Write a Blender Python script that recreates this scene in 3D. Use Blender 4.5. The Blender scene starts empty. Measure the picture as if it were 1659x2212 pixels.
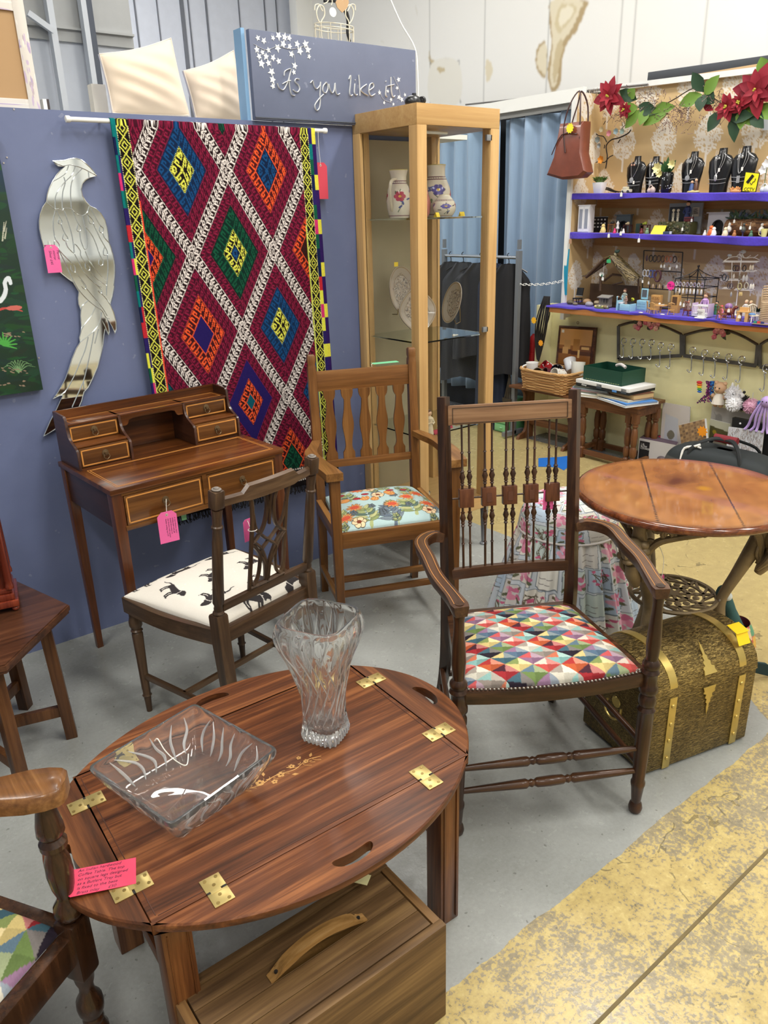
import bpy,bmesh,math,random
import numpy as np
from mathutils import Vector,Matrix,noise
sc = bpy.context.scene
COL = sc.collection
PI = math.pi
rnd = random.Random(7)
V = Vector
F_PX,PITCH,ROLL,YAW,CAM_H = 1665.8,.3667,-.0284,.6545,1.5
cy_,sy_,cp_,sp_ = math.cos(YAW),math.sin(YAW),math.cos(PITCH),math.sin(PITCH)
FWD = V((sy_*cp_,cy_*cp_,-sp_)); R0 = V((cy_,-sy_,0)); U0 = R0.cross(FWD)
RGT = math.cos(ROLL)*R0 + math.sin(ROLL)*U0
UPV = -math.sin(ROLL)*R0 + math.cos(ROLL)*U0
cam = bpy.data.cameras.new('camera')
cam.sensor_fit = 'VERTICAL'; cam.sensor_height = 36; cam.lens = F_PX/2212*36
cam.clip_start = .05; cam.clip_end = 60
camo = bpy.data.objects.new('camera', cam); COL.objects.link(camo)
m = Matrix((RGT,UPV,-FWD)).transposed().to_4x4(); m.translation = V((0,0,CAM_H))
camo.matrix_world = m
sc.camera = camo
sc.view_settings.view_transform = 'Standard'; sc.view_settings.look = 'None'
sc.view_settings.exposure = 0.0; sc.view_settings.gamma = 1.0
sc.view_settings.use_curve_mapping = False
w = bpy.data.worlds.new('hall'); sc.world = w; w.use_nodes = True
w.node_tree.nodes['Background'].inputs[0].default_value = (.93, .96, 1, 1)
w.node_tree.nodes['Background'].inputs[1].default_value = .33
def area(x,y,z,sx,sy,power,tgt=None,col=(1,.975,.93)):
 l = bpy.data.lights.new('ceiling_tube_light', 'AREA'); l.shape = 'RECTANGLE'
 l.size = sx; l.size_y = sy; l.energy = power; l.color = col
 o = bpy.data.objects.new('ceiling_tube_light', l); COL.objects.link(o); o.location = (x, y, z)
 if tgt: o.rotation_euler = (V(tgt)-V((x, y, z))).to_track_quat('-Z', 'Y').to_euler()
 return o
TUBES = [(-.9,1.3),(1.5,1.0),(3.3,1.6),(-.9,-1.6),(1.5,-1.8),(3.3,-1.4),(5.6,5.4),(2.0,5.6),(3.1,4.1)]  # last tube is added to brighten the white wall and display stand
for i,(lx,ly) in enumerate(TUBES):
 area(lx,ly,3.92,.35,1.6,(74 if i == 2 else 55) if i < 6 else (60 if i < 8 else 26))
def s1(c):
 c /= 255.0
 return c/12.92 if c <= .04045 else ((c+.055)/1.055)**2.4
def S(r,g=None,b=None):
 if g is None: g = b = r
 return (s1(r),s1(g),s1(b))
def ray(px,py): return FWD + RGT*((px-829.5)/F_PX) - UPV*((py-1106)/F_PX)
def gz(px,py,z=0):
 d = ray(px,py); return V((0,0,CAM_H)) + d*((z-CAM_H)/d.z)
def gx(px,py,X):
 d = ray(px,py); return V((0,0,CAM_H)) + d*(X/d.x)
def gy(px,py,Y):
 d = ray(px,py); return V((0,0,CAM_H)) + d*(Y/d.y)
def nodes(name):
 m = bpy.data.materials.new(name); m.use_nodes = True
 return m, m.node_tree, m.node_tree.nodes['Principled BSDF']
def setb(b,**k):
 al = dict(rough='Roughness', metal='Metallic', col='Base Color', coat='Coat Weight', trans='Transmission Weight',
    ior='IOR', spec='Specular IOR Level', coatr='Coat Roughness', sheen='Sheen Weight', alpha='Alpha', sss='Subsurface Weight')
 for a,v in k.items():
  if a == 'col': v = (*v, 1)
  b.inputs[al[a]].default_value = v
MATS = {}
def bumpn(nt,b,src,strength=.2,dist=.002):
 n = nt.nodes.new('ShaderNodeBump'); n.inputs['Strength'].default_value = strength; n.inputs['Distance'].default_value = dist
 nt.links.new(src, n.inputs['Height']); nt.links.new(n.outputs[0], b.inputs['Normal'])
def objcoord(nt,scale=(1,1,1),rot=(0,0,0)):
 tc = nt.nodes.new('ShaderNodeTexCoord'); mp = nt.nodes.new('ShaderNodeMapping')
 mp.inputs['Scale'].default_value = scale; mp.inputs['Rotation'].default_value = rot
 nt.links.new(tc.outputs['Object'], mp.inputs[0]); return mp.outputs[0]
def noisen(nt,vec,scale,detail=4,rough=.55,dist=0):
 n = nt.nodes.new('ShaderNodeTexNoise'); n.inputs['Scale'].default_value = scale
 n.inputs['Detail'].default_value = detail; n.inputs['Roughness'].default_value = rough; n.inputs['Distortion'].default_value = dist
 nt.links.new(vec, n.inputs['Vector']); return n.outputs['Fac']
def ramp(nt, fac, stops, interp='LINEAR'):
 r = nt.nodes.new('ShaderNodeValToRGB'); r.color_ramp.interpolation = interp
 e = r.color_ramp.elements
 while len(e) < len(stops): e.new(.5)
 for k,(p,c) in zip(e,stops):
  k.position = p; k.color = (*c,1) if len(c) == 3 else c
 nt.links.new(fac,r.inputs[0]); return r.outputs[0]
def mixn(nt, fac, a, b, mode='MIX'):
 n = nt.nodes.new('ShaderNodeMix'); n.data_type = 'RGBA'; n.blend_type = mode
 for k,v in ((6,a),(7,b)):
  if isinstance(v,tuple): n.inputs[k].default_value = (*v,1)
  else: nt.links.new(v,n.inputs[k])
 if isinstance(fac,(int,float)): n.inputs[0].default_value = fac
 else: nt.links.new(fac,n.inputs[0])
 return n.outputs[2]
def mathn(nt,op,a,b=None,c=None):
 n = nt.nodes.new('ShaderNodeMath'); n.operation = op
 for k,v in enumerate((a,b,c)):
  if v is None: continue
  if isinstance(v,(int,float)): n.inputs[k].default_value = v
  else: nt.links.new(v,n.inputs[k])
 return n.outputs[0]
def plain(name,col,rough=.6,bump=0,var=0,**k):
 """one colour with a little procedural mottling"""
 if name in MATS: return MATS[name]
 m,nt,b = nodes(name); setb(b,col=col,rough=rough,**k)
 if var or bump:
  oc = objcoord(nt); f = noisen(nt,oc,14,5)
  if var:
   lo = tuple(c*(1-var) for c in col); hi = tuple(min(1,c*(1+var)) for c in col)
   nt.links.new(ramp(nt, f, [(.3, lo), (.7, hi)]), b.inputs['Base Color'])
  if bump: bumpn(nt,b,noisen(nt,oc,300,3),bump,.001)
 MATS[name] = m; return m
def wood(name, dark, mid, light, axis='X', scale=1.0, rough=.35, coat=.0, contrast=1.0, fine=1.0):
 """grain drawn out along one axis of the thing"""
 if name in MATS: return MATS[name]
 m,nt,b = nodes(name)
 st = dict(X=(.045,1,1),Y=(1,.045,1),Z=(1,1,.045))[axis]
 oc = objcoord(nt,st)
 f1 = noisen(nt,oc,26*scale,5,.6,.9)
 f2 = noisen(nt,oc,130*scale*fine,3,.6)
 st2 = tuple(.5 if v < 1 else 1 for v in st)
 f3 = noisen(nt,objcoord(nt,st2),3.5,2)
 s = mathn(nt, 'ADD', mathn(nt, 'MULTIPLY', f1, .55), mathn(nt, 'MULTIPLY', f2, .25))
 s = mathn(nt, 'ADD', s, mathn(nt, 'MULTIPLY', f3, .2))
 d = .14/contrast
 c = ramp(nt,s,[(.5-d,dark),(.5,mid),(.5+d,light)])
 nt.links.new(c, b.inputs['Base Color']); setb(b, rough=rough, coat=coat, coatr=.15, spec=.3)
 bumpn(nt,b,f2,.12,.0006)
 MATS[name] = m; return m
def vcol(name,rough=.6,bump=0,bscale=500,**k):
 """colour carried by the mesh (its own paint, print or dye)"""
 if name in MATS: return MATS[name]
 m, nt, b = nodes(name); a = nt.nodes.new('ShaderNodeVertexColor'); a.layer_name = 'Col'
 nt.links.new(a.outputs[0], b.inputs['Base Color']); setb(b, rough=rough, **k)
 if bump: bumpn(nt,b,noisen(nt,objcoord(nt),bscale,2),bump,.001)
 MATS[name] = m; return m
class MB:
 """collects shapes and builds them as one mesh object"""
 def __init__(s,col=(.5,.5,.5)):
  s.bm = bmesh.new(); s.cl = s.bm.loops.layers.color.new('Col') if False else s.bm.loops.layers.float_color.new('Col'); s.col = col
 def _paint(s,faces):
  c = (*s.col,1)
  for f in faces:
   for l in f.loops: l[s.cl] = c
 def mark(s): return len(s.bm.faces)
 def faces_from(s,verts,faces):
  vs = [s.bm.verts.new(v) for v in verts]; out = []
  for f in faces:
   try: out.append(s.bm.faces.new([vs[i] for i in f]))
   except ValueError: pass
  s._paint(out); return vs
 def box(s,c,size,rot=None,bev=0,seg=2,taper=None):
  """taper: (sx, sy) scale of the bottom face"""
  hx,hy,hz = (k/2 for k in size); vs = []
  for z in (-1,1):
   for y in (-1,1):
    for x in (-1,1):
     t = taper if (taper and z < 0) else (1,1)
     vs.append(V((x*hx*t[0],y*hy*t[1],z*hz)))
  if rot is not None:
   R = rot if isinstance(rot, Matrix) else Matrix.Rotation(rot, 3, 'Z')
   vs = [R @ v for v in vs]
  c = V(c); bv = [s.bm.verts.new(v+c) for v in vs]
  fs = [s.bm.faces.new([bv[i] for i in f]) for f in ((0,2,3,1),(4,5,7,6),(0,1,5,4),(2,6,7,3),(0,4,6,2),(1,3,7,5))]
  s._paint(fs)
  if bev:
   es = list({e for f in fs for e in f.edges})
   r = bmesh.ops.bevel(s.bm, geom=es, offset=bev, segments=seg, affect='EDGES', profile=.6)
   s._paint(r['faces'])
  return s
 def bar(s,p0,p1,w,h,bev=0,up=(0,0,1),taper=None):
  """rectangular bar from p0 to p1; w across, h along 'up'"""
  p0,p1 = V(p0),V(p1); d = p1-p0; L = d.length; z = d.normalized(); u = V(up)
  x = u.cross(z)
  if x.length < 1e-4: x = V((1,0,0)).cross(z)
  x.normalize(); y = z.cross(x)
  R = Matrix((x,y,z)).transposed()
  return s.box((p0+p1)/2,(w,h,L),R,bev,taper=taper)
 def frame(s,d):
  z = d.normalized(); a = V((0,0,1)) if abs(z.z) < .9 else V((1,0,0))
  x = a.cross(z).normalized(); return x,z.cross(x)
 def rings(s,rs,cap=True,closed=False):
  """rs: list of rings (lists of points), skinned in order"""
  R = [[s.bm.verts.new(p) for p in r] for r in rs]; n = len(R[0]); fs = []
  rr = list(range(len(R)-1)) + ([len(R)-1] if closed else [])
  for i in rr:
   a,b = R[i],R[(i+1) % len(R)]
   for k in range(n):
    k2 = (k+1) % n
    try: fs.append(s.bm.faces.new((a[k],a[k2],b[k2],b[k])))
    except ValueError: pass
  if cap and not closed:
   for r in (list(reversed(R[0])),R[-1]):
    try: fs.append(s.bm.faces.new(r))
    except ValueError: pass
  s._paint(fs); return R
 def lathe(s,prof,p0=(0,0,0),p1=None,n=20,cap=True,sc=(1,1)):
  """prof: [(radius, distance along the axis)]"""
  p0 = V(p0); ax = V((0,0,1)) if p1 is None else (V(p1)-p0).normalized()
  if p1 is None: x,y = V((1,0,0)),V((0,1,0))
  else: x,y = s.frame(ax)
  rs = []
  for r,z in prof:
   r = max(r,1e-5)
   rs.append([p0+ax*z + x*(r*sc[0]*math.cos(2*PI*k/n)) + y*(r*sc[1]*math.sin(2*PI*k/n)) for k in range(n)])
  s.rings(rs,cap); return s
 def cyl(s,p0,p1,r0,r1=None,n=14):
  p0,p1 = V(p0),V(p1); r1 = r0 if r1 is None else r1
  return s.lathe([(r0,0),(r1,(p1-p0).length)],p0,p1,n)
 def tube(s,pts,r,n=8,smooth=0,closed=False,flat=1.0,cap=True):
  """r number or list; smooth: Catmull-Rom subdivisions; flat: squash across"""
  pts = [V(p) for p in pts]
  rr = list(r) if isinstance(r,(list,tuple)) else [r]*len(pts)
  if smooth:
   P,Q = [],[]
   N = len(pts); rng = N if closed else N-1
   for i in range(rng):
    g = lambda k: pts[k % N] if closed else pts[min(max(k,0),N-1)]
    a,b,c,d = g(i-1),g(i),g(i+1),g(i+2)
    ra,rb = rr[i],rr[(i+1) % N]
    for k in range(smooth):
     t = k/smooth
     P.append(.5*((2*b)+(c-a)*t+(2*a-5*b+4*c-d)*t*t+(3*b-a-3*c+d)*t**3)); Q.append(ra+(rb-ra)*t)
   if not closed: P.append(pts[-1]); Q.append(rr[-1])
   pts,rr = P,Q
  N = len(pts); prev = None; rs = []
  for i,p in enumerate(pts):
   a = pts[(i-1) % N] if closed else pts[max(i-1,0)]
   b = pts[(i+1) % N] if closed else pts[min(i+1,N-1)]
   t = (b-a)
   if t.length < 1e-9: t = V((0,0,1))
   t.normalize()
   if prev is None: x,y = s.frame(t)
   else:
    x = prev - t*prev.dot(t)
    if x.length < 1e-6: x,_ = s.frame(t)
    x.normalize(); y = t.cross(x)
   prev = x
   rs.append([p + x*(rr[i]*math.cos(2*PI*k/n)) + y*(rr[i]*flat*math.sin(2*PI*k/n)) for k in range(n)])
  s.rings(rs,cap,closed); return s
 def prism(s,poly,thick,O=(0,0,0),X=(1,0,0),Y=(0,1,0),bev=0):
  """flat outline in the plane O + X*a + Y*b, given real thickness"""
  O,X,Y = V(O),V(X),V(Y); Z = X.cross(Y).normalized()
  lo = [s.bm.verts.new(O+X*a+Y*b-Z*(thick/2)) for a,b in poly]
  hi = [s.bm.verts.new(O+X*a+Y*b+Z*(thick/2)) for a,b in poly]
  n = len(poly); fs = []
  fs.append(s.bm.faces.new(list(reversed(lo)))); fs.append(s.bm.faces.new(hi))
  for i in range(n):
   j = (i+1) % n; fs.append(s.bm.faces.new((lo[i],lo[j],hi[j],hi[i])))
  s._paint(fs)
  if bev:
   es = [e for e in set(fs[0].edges) | set(fs[1].edges)]
   r = bmesh.ops.bevel(s.bm, geom=es, offset=bev, segments=2, affect='EDGES'); s._paint(r['faces'])
  return s
 def ball(s,c,r,sc=(1,1,1),n=14,m=9,rot=None):
  c = V(c); rs = []
  for j in range(1,m):
   a = PI*j/m
   ring = []
   for k in range(n):
    p = V((r*math.sin(a)*math.cos(2*PI*k/n)*sc[0],r*math.sin(a)*math.sin(2*PI*k/n)*sc[1],-r*math.cos(a)*sc[2]))
    if rot is not None: p = rot @ p
    ring.append(c+p)
   rs.append(ring)
  top,bot = V((0,0,r*sc[2])),V((0,0,-r*sc[2]))
  if rot is not None: top,bot = rot @ top,rot @ bot
  R = s.rings(rs,cap=False); t = s.bm.verts.new(c+top); b = s.bm.verts.new(c+bot); fs = []
  for k in range(n):
   fs.append(s.bm.faces.new((R[0][(k+1) % n],R[0][k],b))); fs.append(s.bm.faces.new((R[-1][k],R[-1][(k+1) % n],t)))
  s._paint(fs); return s
 def leaf(s,base,tip,width,up=(0,0,1),sag=.15,col=None):
  """pointed leaf or petal with a real fold and thickness"""
  base,tip = V(base),V(tip); d = tip-base; L = d.length; t = d.normalized(); u = V(up)
  x = t.cross(u)
  if x.length < 1e-4: x = V((1,0,0)).cross(t)
  x.normalize(); nrm = x.cross(t).normalized()
  if col: s.col = col
  prof = [(0,.08),(.2,.7),(.45,1),(.7,.75),(.9,.3),(1,.02)]
  L1,L2 = [],[]
  for off,lst in ((0.0,L1),(-.0008,L2)):
   for f,ww in prof:
    c = base+d*f - nrm*(sag*L*(f*f)) + nrm*off
    lst.append([c - x*(ww*width/2) + nrm*(.12*width*ww),c,c + x*(ww*width/2) + nrm*(.12*width*ww)])
  fs = []
  for lst,fl in ((L1,0),(L2,1)):
   vv = [[s.bm.verts.new(p) for p in r] for r in lst]
   for i in range(len(vv)-1):
    for k in (0,1):
     q = (vv[i][k],vv[i][k+1],vv[i+1][k+1],vv[i+1][k])
     fs.append(s.bm.faces.new(q if not fl else tuple(reversed(q))))
  s._paint(fs); return s
 def build(s,name,mat,parent=None,sharp=38,label=None,smooth=True):
  bmesh.ops.recalc_face_normals(s.bm,faces=s.bm.faces[:])
  me = bpy.data.meshes.new(name); s.bm.to_mesh(me); s.bm.free()
  if smooth:
   me.polygons.foreach_set('use_smooth', [True]*len(me.polygons))
   try: me.set_sharp_from_angle(angle=math.radians(sharp))
   except Exception: pass
  me.color_attributes.active_color_index = 0
  me.materials.append(mat)
  o = bpy.data.objects.new(name,me); COL.objects.link(o)
  if parent is not None: o.parent = parent
  if label: o['label'] = label
  return o
def tag(o,label,cat,group=None,kind=None):
 o['label'] = label; o['category'] = cat
 if group: o['group'] = group
 if kind: o['kind'] = kind
 return o
def thing(name,label,cat,loc=(0,0,0),rz=0,group=None):
 o = bpy.data.objects.new(name,None); o.empty_display_size = .05; COL.objects.link(o)
 o.location = loc; o.rotation_euler = (0,0,rz)
 return tag(o,label,cat,group)
def struct(o):
 o['kind'] = 'structure'; return o
def put(o,loc,rz=0,rx=0,ry=0):
 o.location = loc; o.rotation_euler = (rx,ry,rz); return o
def dup(root,loc,rz=0,label=None,group=None,scale=1):
 r = root.copy(); COL.objects.link(r); r.location = loc; r.rotation_euler = (0,0,rz)
 r.scale = (scale,)*3
 if label: r['label'] = label
 if group: r['group'] = group
 for ch in list(root.children):
  c = ch.copy(); COL.objects.link(c); c.parent = r
  for g in list(ch.children):
   d = g.copy(); COL.objects.link(d); d.parent = c
 return r
class Canvas:
 """a painted pattern kept as an array of colours, put on a mesh point by point"""
 def __init__(s,w,h,col): s.w,s.h = w,h; s.a = np.empty((h,w,3)); s.a[:] = col
 def _box(s,x0,y0,x1,y1):
  x0,y0 = max(0,int(x0)-1),max(0,int(y0)-1); x1,y1 = min(s.w,int(x1)+2),min(s.h,int(y1)+2)
  if x1 <= x0 or y1 <= y0: return None
  yy,xx = np.mgrid[y0:y1,x0:x1]; return (slice(y0,y1),slice(x0,x1)),xx+.5,yy+.5
 def ell(s,cx,cy,rx,ry,ang=0,col=(0,0,0),power=2):
  R = max(rx,ry); q = s._box(cx-R,cy-R,cx+R,cy+R)
  if not q: return
  sl,x,y = q; c,n = math.cos(ang),math.sin(ang); dx,dy = x-cx,y-cy
  m = (abs((dx*c+dy*n)/rx)**power + abs((-dx*n+dy*c)/ry)**power) <= 1
  s.a[sl][m] = col
 def poly(s,pts,col):
  xs = [p[0] for p in pts]; ys = [p[1] for p in pts]; q = s._box(min(xs),min(ys),max(xs),max(ys))
  if not q: return
  sl,x,y = q; m = np.zeros(x.shape,bool); n = len(pts)
  for i in range(n):
   (x0,y0),(x1,y1) = pts[i],pts[(i+1) % n]
   if y0 == y1: continue
   m ^= ((y0 > y) != (y1 > y)) & (x < (x1-x0)*(y-y0)/(y1-y0)+x0)
  s.a[sl][m] = col
 def line(s,pts,wd,col,w1=None):
  w1 = wd if w1 is None else w1; n = max(1,len(pts)-1)
  for i in range(len(pts)-1):
   (x0,y0),(x1,y1) = pts[i],pts[i+1]; r = max(wd,w1)
   q = s._box(min(x0,x1)-r,min(y0,y1)-r,max(x0,x1)+r,max(y0,y1)+r)
   if not q: continue
   sl,x,y = q; L = (x1-x0)**2+(y1-y0)**2+1e-9
   t = np.clip(((x-x0)*(x1-x0)+(y-y0)*(y1-y0))/L,0,1)
   d = np.hypot(x-x0-t*(x1-x0),y-y0-t*(y1-y0)); ww = (wd+(w1-wd)*(i+t)/n)/2
   s.a[sl][d <= ww] = col
 def curve(s,pts,wd,col,k=8,w1=None):
  s.line(smooth2(pts,k),wd,col,w1)
def smooth2(pts,k=8,closed=False):
 N = len(pts); out = []
 for i in range(N if closed else N-1):
  g = (lambda j: pts[j % N]) if closed else (lambda j: pts[min(max(j,0),N-1)])
  a,b,c,d = g(i-1),g(i),g(i+1),g(i+2)
  for q in range(k):
   t = q/k
   out.append(tuple(.5*((2*b[m])+(c[m]-a[m])*t+(2*a[m]-5*b[m]+4*c[m]-d[m])*t*t+(3*b[m]-a[m]-3*c[m]+d[m])*t**3) for m in range(len(b))))
 if not closed: out.append(tuple(pts[-1]))
 return out
def painted(name,cv,fn,mat,parent=None,label=None,closed_u=False,solid=0,back=None):
 """mesh of one point per canvas cell; fn(u, v) -> arrays x, y, z ; u, v in 0..1 (v from top)"""
 h,w_ = cv.h,cv.w
 v,u = np.mgrid[0:h,0:w_]; u = u/(w_ if closed_u else w_-1); v = v/(h-1)
 x,y,z = fn(u,v); co = np.stack([x+0*u,y+0*u,z+0*u],-1).reshape(-1,3)
 idx = np.arange(h*w_).reshape(h,w_)
 if closed_u: nx = np.roll(idx,-1,1); a,b,c,d = idx[:-1],nx[:-1],nx[1:],idx[1:]
 else: a,b,c,d = idx[:-1,:-1],idx[:-1,1:],idx[1:,1:],idx[1:,:-1]
 fs = np.stack([a,d,c,b],-1).reshape(-1,4)
 me = bpy.data.meshes.new(name); me.vertices.add(len(co)); me.vertices.foreach_set('co', co.ravel())
 me.loops.add(fs.size); me.loops.foreach_set('vertex_index', fs.ravel().astype(np.int32))
 me.polygons.add(len(fs)); me.polygons.foreach_set('loop_start', np.arange(0, fs.size, 4, dtype=np.int32))
 me.update(calc_edges=True)
 at = me.color_attributes.new('Col', 'FLOAT_COLOR', 'POINT')
 ca = np.concatenate([cv.a.reshape(-1, 3), np.ones((h*w_, 1))], 1); at.data.foreach_set('color', ca.ravel())
 me.polygons.foreach_set('use_smooth', [True]*len(me.polygons)); me.validate()
 me.materials.append(mat)
 o = bpy.data.objects.new(name,me); COL.objects.link(o)
 if solid:
  md = o.modifiers.new('thickness', 'SOLIDIFY'); md.thickness = solid; md.offset = -1
 if parent is not None: o.parent = parent
 if label: o['label'] = label
 return o
def text_mesh(txt, size, O, X, Y, mat, name='lettering', parent=None, depth=.0004, shear=0, align='LEFT', sx=1, space=1):
 """lettering laid on a surface: origin O, unit vectors X (reading direction) and Y (up)"""
 cu = bpy.data.curves.new(name, 'FONT'); cu.body = txt; cu.size = size; cu.extrude = depth; cu.shear = shear
 cu.align_x = align; cu.space_line = .8; cu.space_character = space; cu.resolution_u = 3
 t = bpy.data.objects.new(name,cu); COL.objects.link(t)
 bpy.context.view_layer.update()
 me = bpy.data.meshes.new_from_object(t.evaluated_get(bpy.context.evaluated_depsgraph_get()))
 bpy.data.objects.remove(t)
 X,Y = V(X).normalized(),V(Y).normalized(); Z = X.cross(Y)
 M = Matrix((X*sx,Y,Z)).transposed().to_4x4(); M.translation = V(O); me.transform(M)
 me.materials.clear(); me.materials.append(mat); me.name = name
 o = bpy.data.objects.new(name,me); COL.objects.link(o)
 if parent is not None: o.parent = parent
 return o
# ============================================================ THE SETTING
def floor_mat():
 m, nt, b = nodes('painted_concrete'); L = nt.links
 tc = nt.nodes.new('ShaderNodeTexCoord'); sep = nt.nodes.new('ShaderNodeSeparateXYZ'); L.new(tc.outputs['Object'], sep.inputs[0])
 X, Y = sep.outputs[0], sep.outputs[1]; oc = tc.outputs['Object']
 M = lambda op,a,b_=None,c=None: mathn(nt,op,a,b_,c)
 d1 = M('SUBTRACT', .835, Y); d2 = M('SUBTRACT', X, 2.63)
 d3 = M('ADD', M('MULTIPLY', M('SUBTRACT', X, 2.15), .825), M('MULTIPLY', M('SUBTRACT', Y, .86), -.565))
 d = M('MAXIMUM', M('MAXIMUM', d1, d2), d3)
 jit = M('MULTIPLY', M('SUBTRACT', noisen(nt, oc, 9, 5), .5), .03)
 edge = M('GREATER_THAN', M('ADD', d, jit), 0)
 big = noisen(nt,oc,3.2,3); fine = noisen(nt,oc,95,4,.65); mid = noisen(nt,oc,22,4,.6)
 near = M('SUBTRACT', 1, M('MULTIPLY', M('MINIMUM', M('MAXIMUM', d3, M('MULTIPLY', d2, 3)), 1.0), 1.3))
 wearx = M('LESS_THAN', X, 2.3)
 thr = M('ADD', M('MULTIPLY', M('SUBTRACT', big, .5), .55), M('MULTIPLY', wearx, .47))
 keep = M('GREATER_THAN', M('ADD', M('MULTIPLY', fine, .75), M('MULTIPLY', mid, .35)), M('ADD', thr, .06))
 yel = ramp(nt, M('ADD', M('MULTIPLY', mid, .6), M('MULTIPLY', fine, .4)), [(.3, S(152, 134, 88)), (.5, S(180, 160, 106)), (.7, S(198, 179, 118))])
 yel2 = mixn(nt, M('GREATER_THAN', X, 2.3), yel, mixn(nt, .55, yel, S(164, 148, 106)))
 conc = ramp(nt, M('ADD', M('MULTIPLY', mid, .5), M('MULTIPLY', fine, .5)), [(.32, S(122, 114, 96)), (.68, S(176, 162, 128))])
 gry = ramp(nt, M('ADD', M('MULTIPLY', noisen(nt, oc, 2.3, 4), .75), M('MULTIPLY', fine, .25)), [(.36, S(136, 138, 133)), (.5, S(150, 152, 148)), (.64, S(162, 164, 160))])
 yw = mixn(nt,keep,conc,yel2)
 c = mixn(nt,edge,gry,yw)
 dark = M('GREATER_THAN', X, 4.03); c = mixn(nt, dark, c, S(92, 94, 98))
 vo = nt.nodes.new('ShaderNodeTexVoronoi'); vo.feature = 'DISTANCE_TO_EDGE'; vo.inputs['Scale'].default_value = 1.7
 wv = nt.nodes.new('ShaderNodeVectorMath'); wv.operation = 'ADD'; L.new(oc, wv.inputs[0])
 nn = nt.nodes.new('ShaderNodeTexNoise'); nn.inputs['Scale'].default_value = 6; L.new(oc, nn.inputs['Vector'])
 sv = nt.nodes.new('ShaderNodeVectorMath'); sv.operation = 'SCALE'; sv.inputs['Scale'].default_value = .22; L.new(nn.outputs['Color'], sv.inputs[0]); L.new(sv.outputs[0], wv.inputs[1])
 L.new(wv.outputs[0], vo.inputs['Vector'])
 crack = M('MULTIPLY', M('LESS_THAN', vo.outputs['Distance'], .0035), M('GREATER_THAN', mid, .5))
 crack = M('MULTIPLY', crack, edge)
 c = mixn(nt, M('MULTIPLY', crack, .6), c, S(92, 84, 66))
 dots = M('GREATER_THAN', noisen(nt, oc, 55, 1), .735); c = mixn(nt, M('MULTIPLY', dots, .5), c, S(84, 82, 78))
 L.new(c, b.inputs['Base Color']); L.new(ramp(nt, mid, [(.3, S(110)), (.7, S(150))]), b.inputs['Roughness'])
 b.inputs['Specular IOR Level'].default_value = .35
 bumpn(nt,b,fine,.25,.0015)
 return m
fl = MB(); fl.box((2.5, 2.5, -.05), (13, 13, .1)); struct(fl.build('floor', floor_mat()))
a,b_ = gz(1300,2200,.0),gz(1659,1838,.0)
j = MB(); d = (b_-a).normalized()
j.bar(a-d*.5+V((0, 0, .0008)), b_+d*1.5+V((0, 0, .0008)), .007, .002, up=(0, 0, 1)); struct(j.build('trim_1', plain('joint_dark', S(112, 98, 66), .95, var=.2)))
def floor_poly(pts,z=.0016): return [(p.x,p.y) for p in (gz(x,y,z) for x,y in pts)]
t = MB(); t.prism(floor_poly([(1163,990),(1172,989),(1210,987),(1225,985),(1243,984),(1226,994),(1238,1000),(1218,1016),(1205,1009),(1163,1008)]),.001,(0,0,.0016))
tag(t.build('tape_arrow', plain('blue_tape', S(28, 104, 190), .5)), 'bright blue tape arrow stuck on the worn yellow floor', 'tape')
t = MB(); t.prism(floor_poly([(913,2168),(922,2166),(944,2198),(936,2202)]),.0008,(0,0,.001))
tag(t.build('tape_scrap', plain('white_scrap', S(225, 224, 215), .6)), 'white scrap stuck to floor at right front foot of wooden chest', 'scrap')
BLUE = (101,111,145)
def blue_mat(name,rgb):
 m,nt,b = nodes(name); oc = objcoord(nt)
 f = noisen(nt,oc,5,5,.6); g = noisen(nt,oc,260,2)
 lo = S(*(k-4 for k in rgb)); hi = S(*(k+4 for k in rgb))
 c = ramp(nt,f,[(.3,lo),(.7,hi)])
 sp = mathn(nt, 'GREATER_THAN', noisen(nt, oc, 38, 1), .76); c = mixn(nt, mathn(nt, 'MULTIPLY', sp, .35), c, S(150, 156, 176))
 nt.links.new(c, b.inputs['Base Color']); setb(b, rough=.5); bumpn(nt, b, g, .15, .0006); return m
mblue = blue_mat('blue_wall_paint', BLUE)
WY = 2.8265; WH = 1.8447
p = MB(); p.box(((-1.6+2.52)/2, WY+.02, WH/2), (4.12, .04, WH)); struct(p.build('wall_left', mblue))
sc_ = MB()
for (x,y) in [(187,628),(193,690),(357,730),(335,798),(8,352),(84,773),(15,340),(372,262),(30,236)]:
 q = gy(x,y,WY-.0006); sc_.cyl(q,q+V((0,-.0012,0)),.0028,n=8)
struct(sc_.build('trim_2', plain('screw_head', S(176, 170, 168), .4, metal=.6)))
XW = 4.62
def cl(px,py,X=XW):
 q = gx(px,py,X); return (q.y,q.z)
Y0,Y1,Z0,Z1 = 1.0,7.4,1.9,4.2; RES = 150
cv = Canvas(int((Y1-Y0)*RES),int((Z1-Z0)*RES),S(226,225,220))
rs_ = np.random.RandomState(3)
def wpt(px,py):
 y,z = cl(px,py); return ((Y1-y)*RES,(Z1-z)*RES)
def blob(pts,col,n=3,jit=2.2):
 P = smooth2([wpt(*p) for p in pts],5,True)
 cv.poly([(x+rs_.uniform(-jit,jit)/2,y+rs_.uniform(-jit,jit)/2) for x,y in P],col)
tan1,tan2,tan3 = S(192,176,140),S(214,204,178),S(170,148,108)
blob([(1193,0),(1265,0),(1262,30),(1245,65),(1225,95),(1215,130),(1208,185),(1190,196),(1184,150),(1190,90),(1186,40)],tan3)
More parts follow.
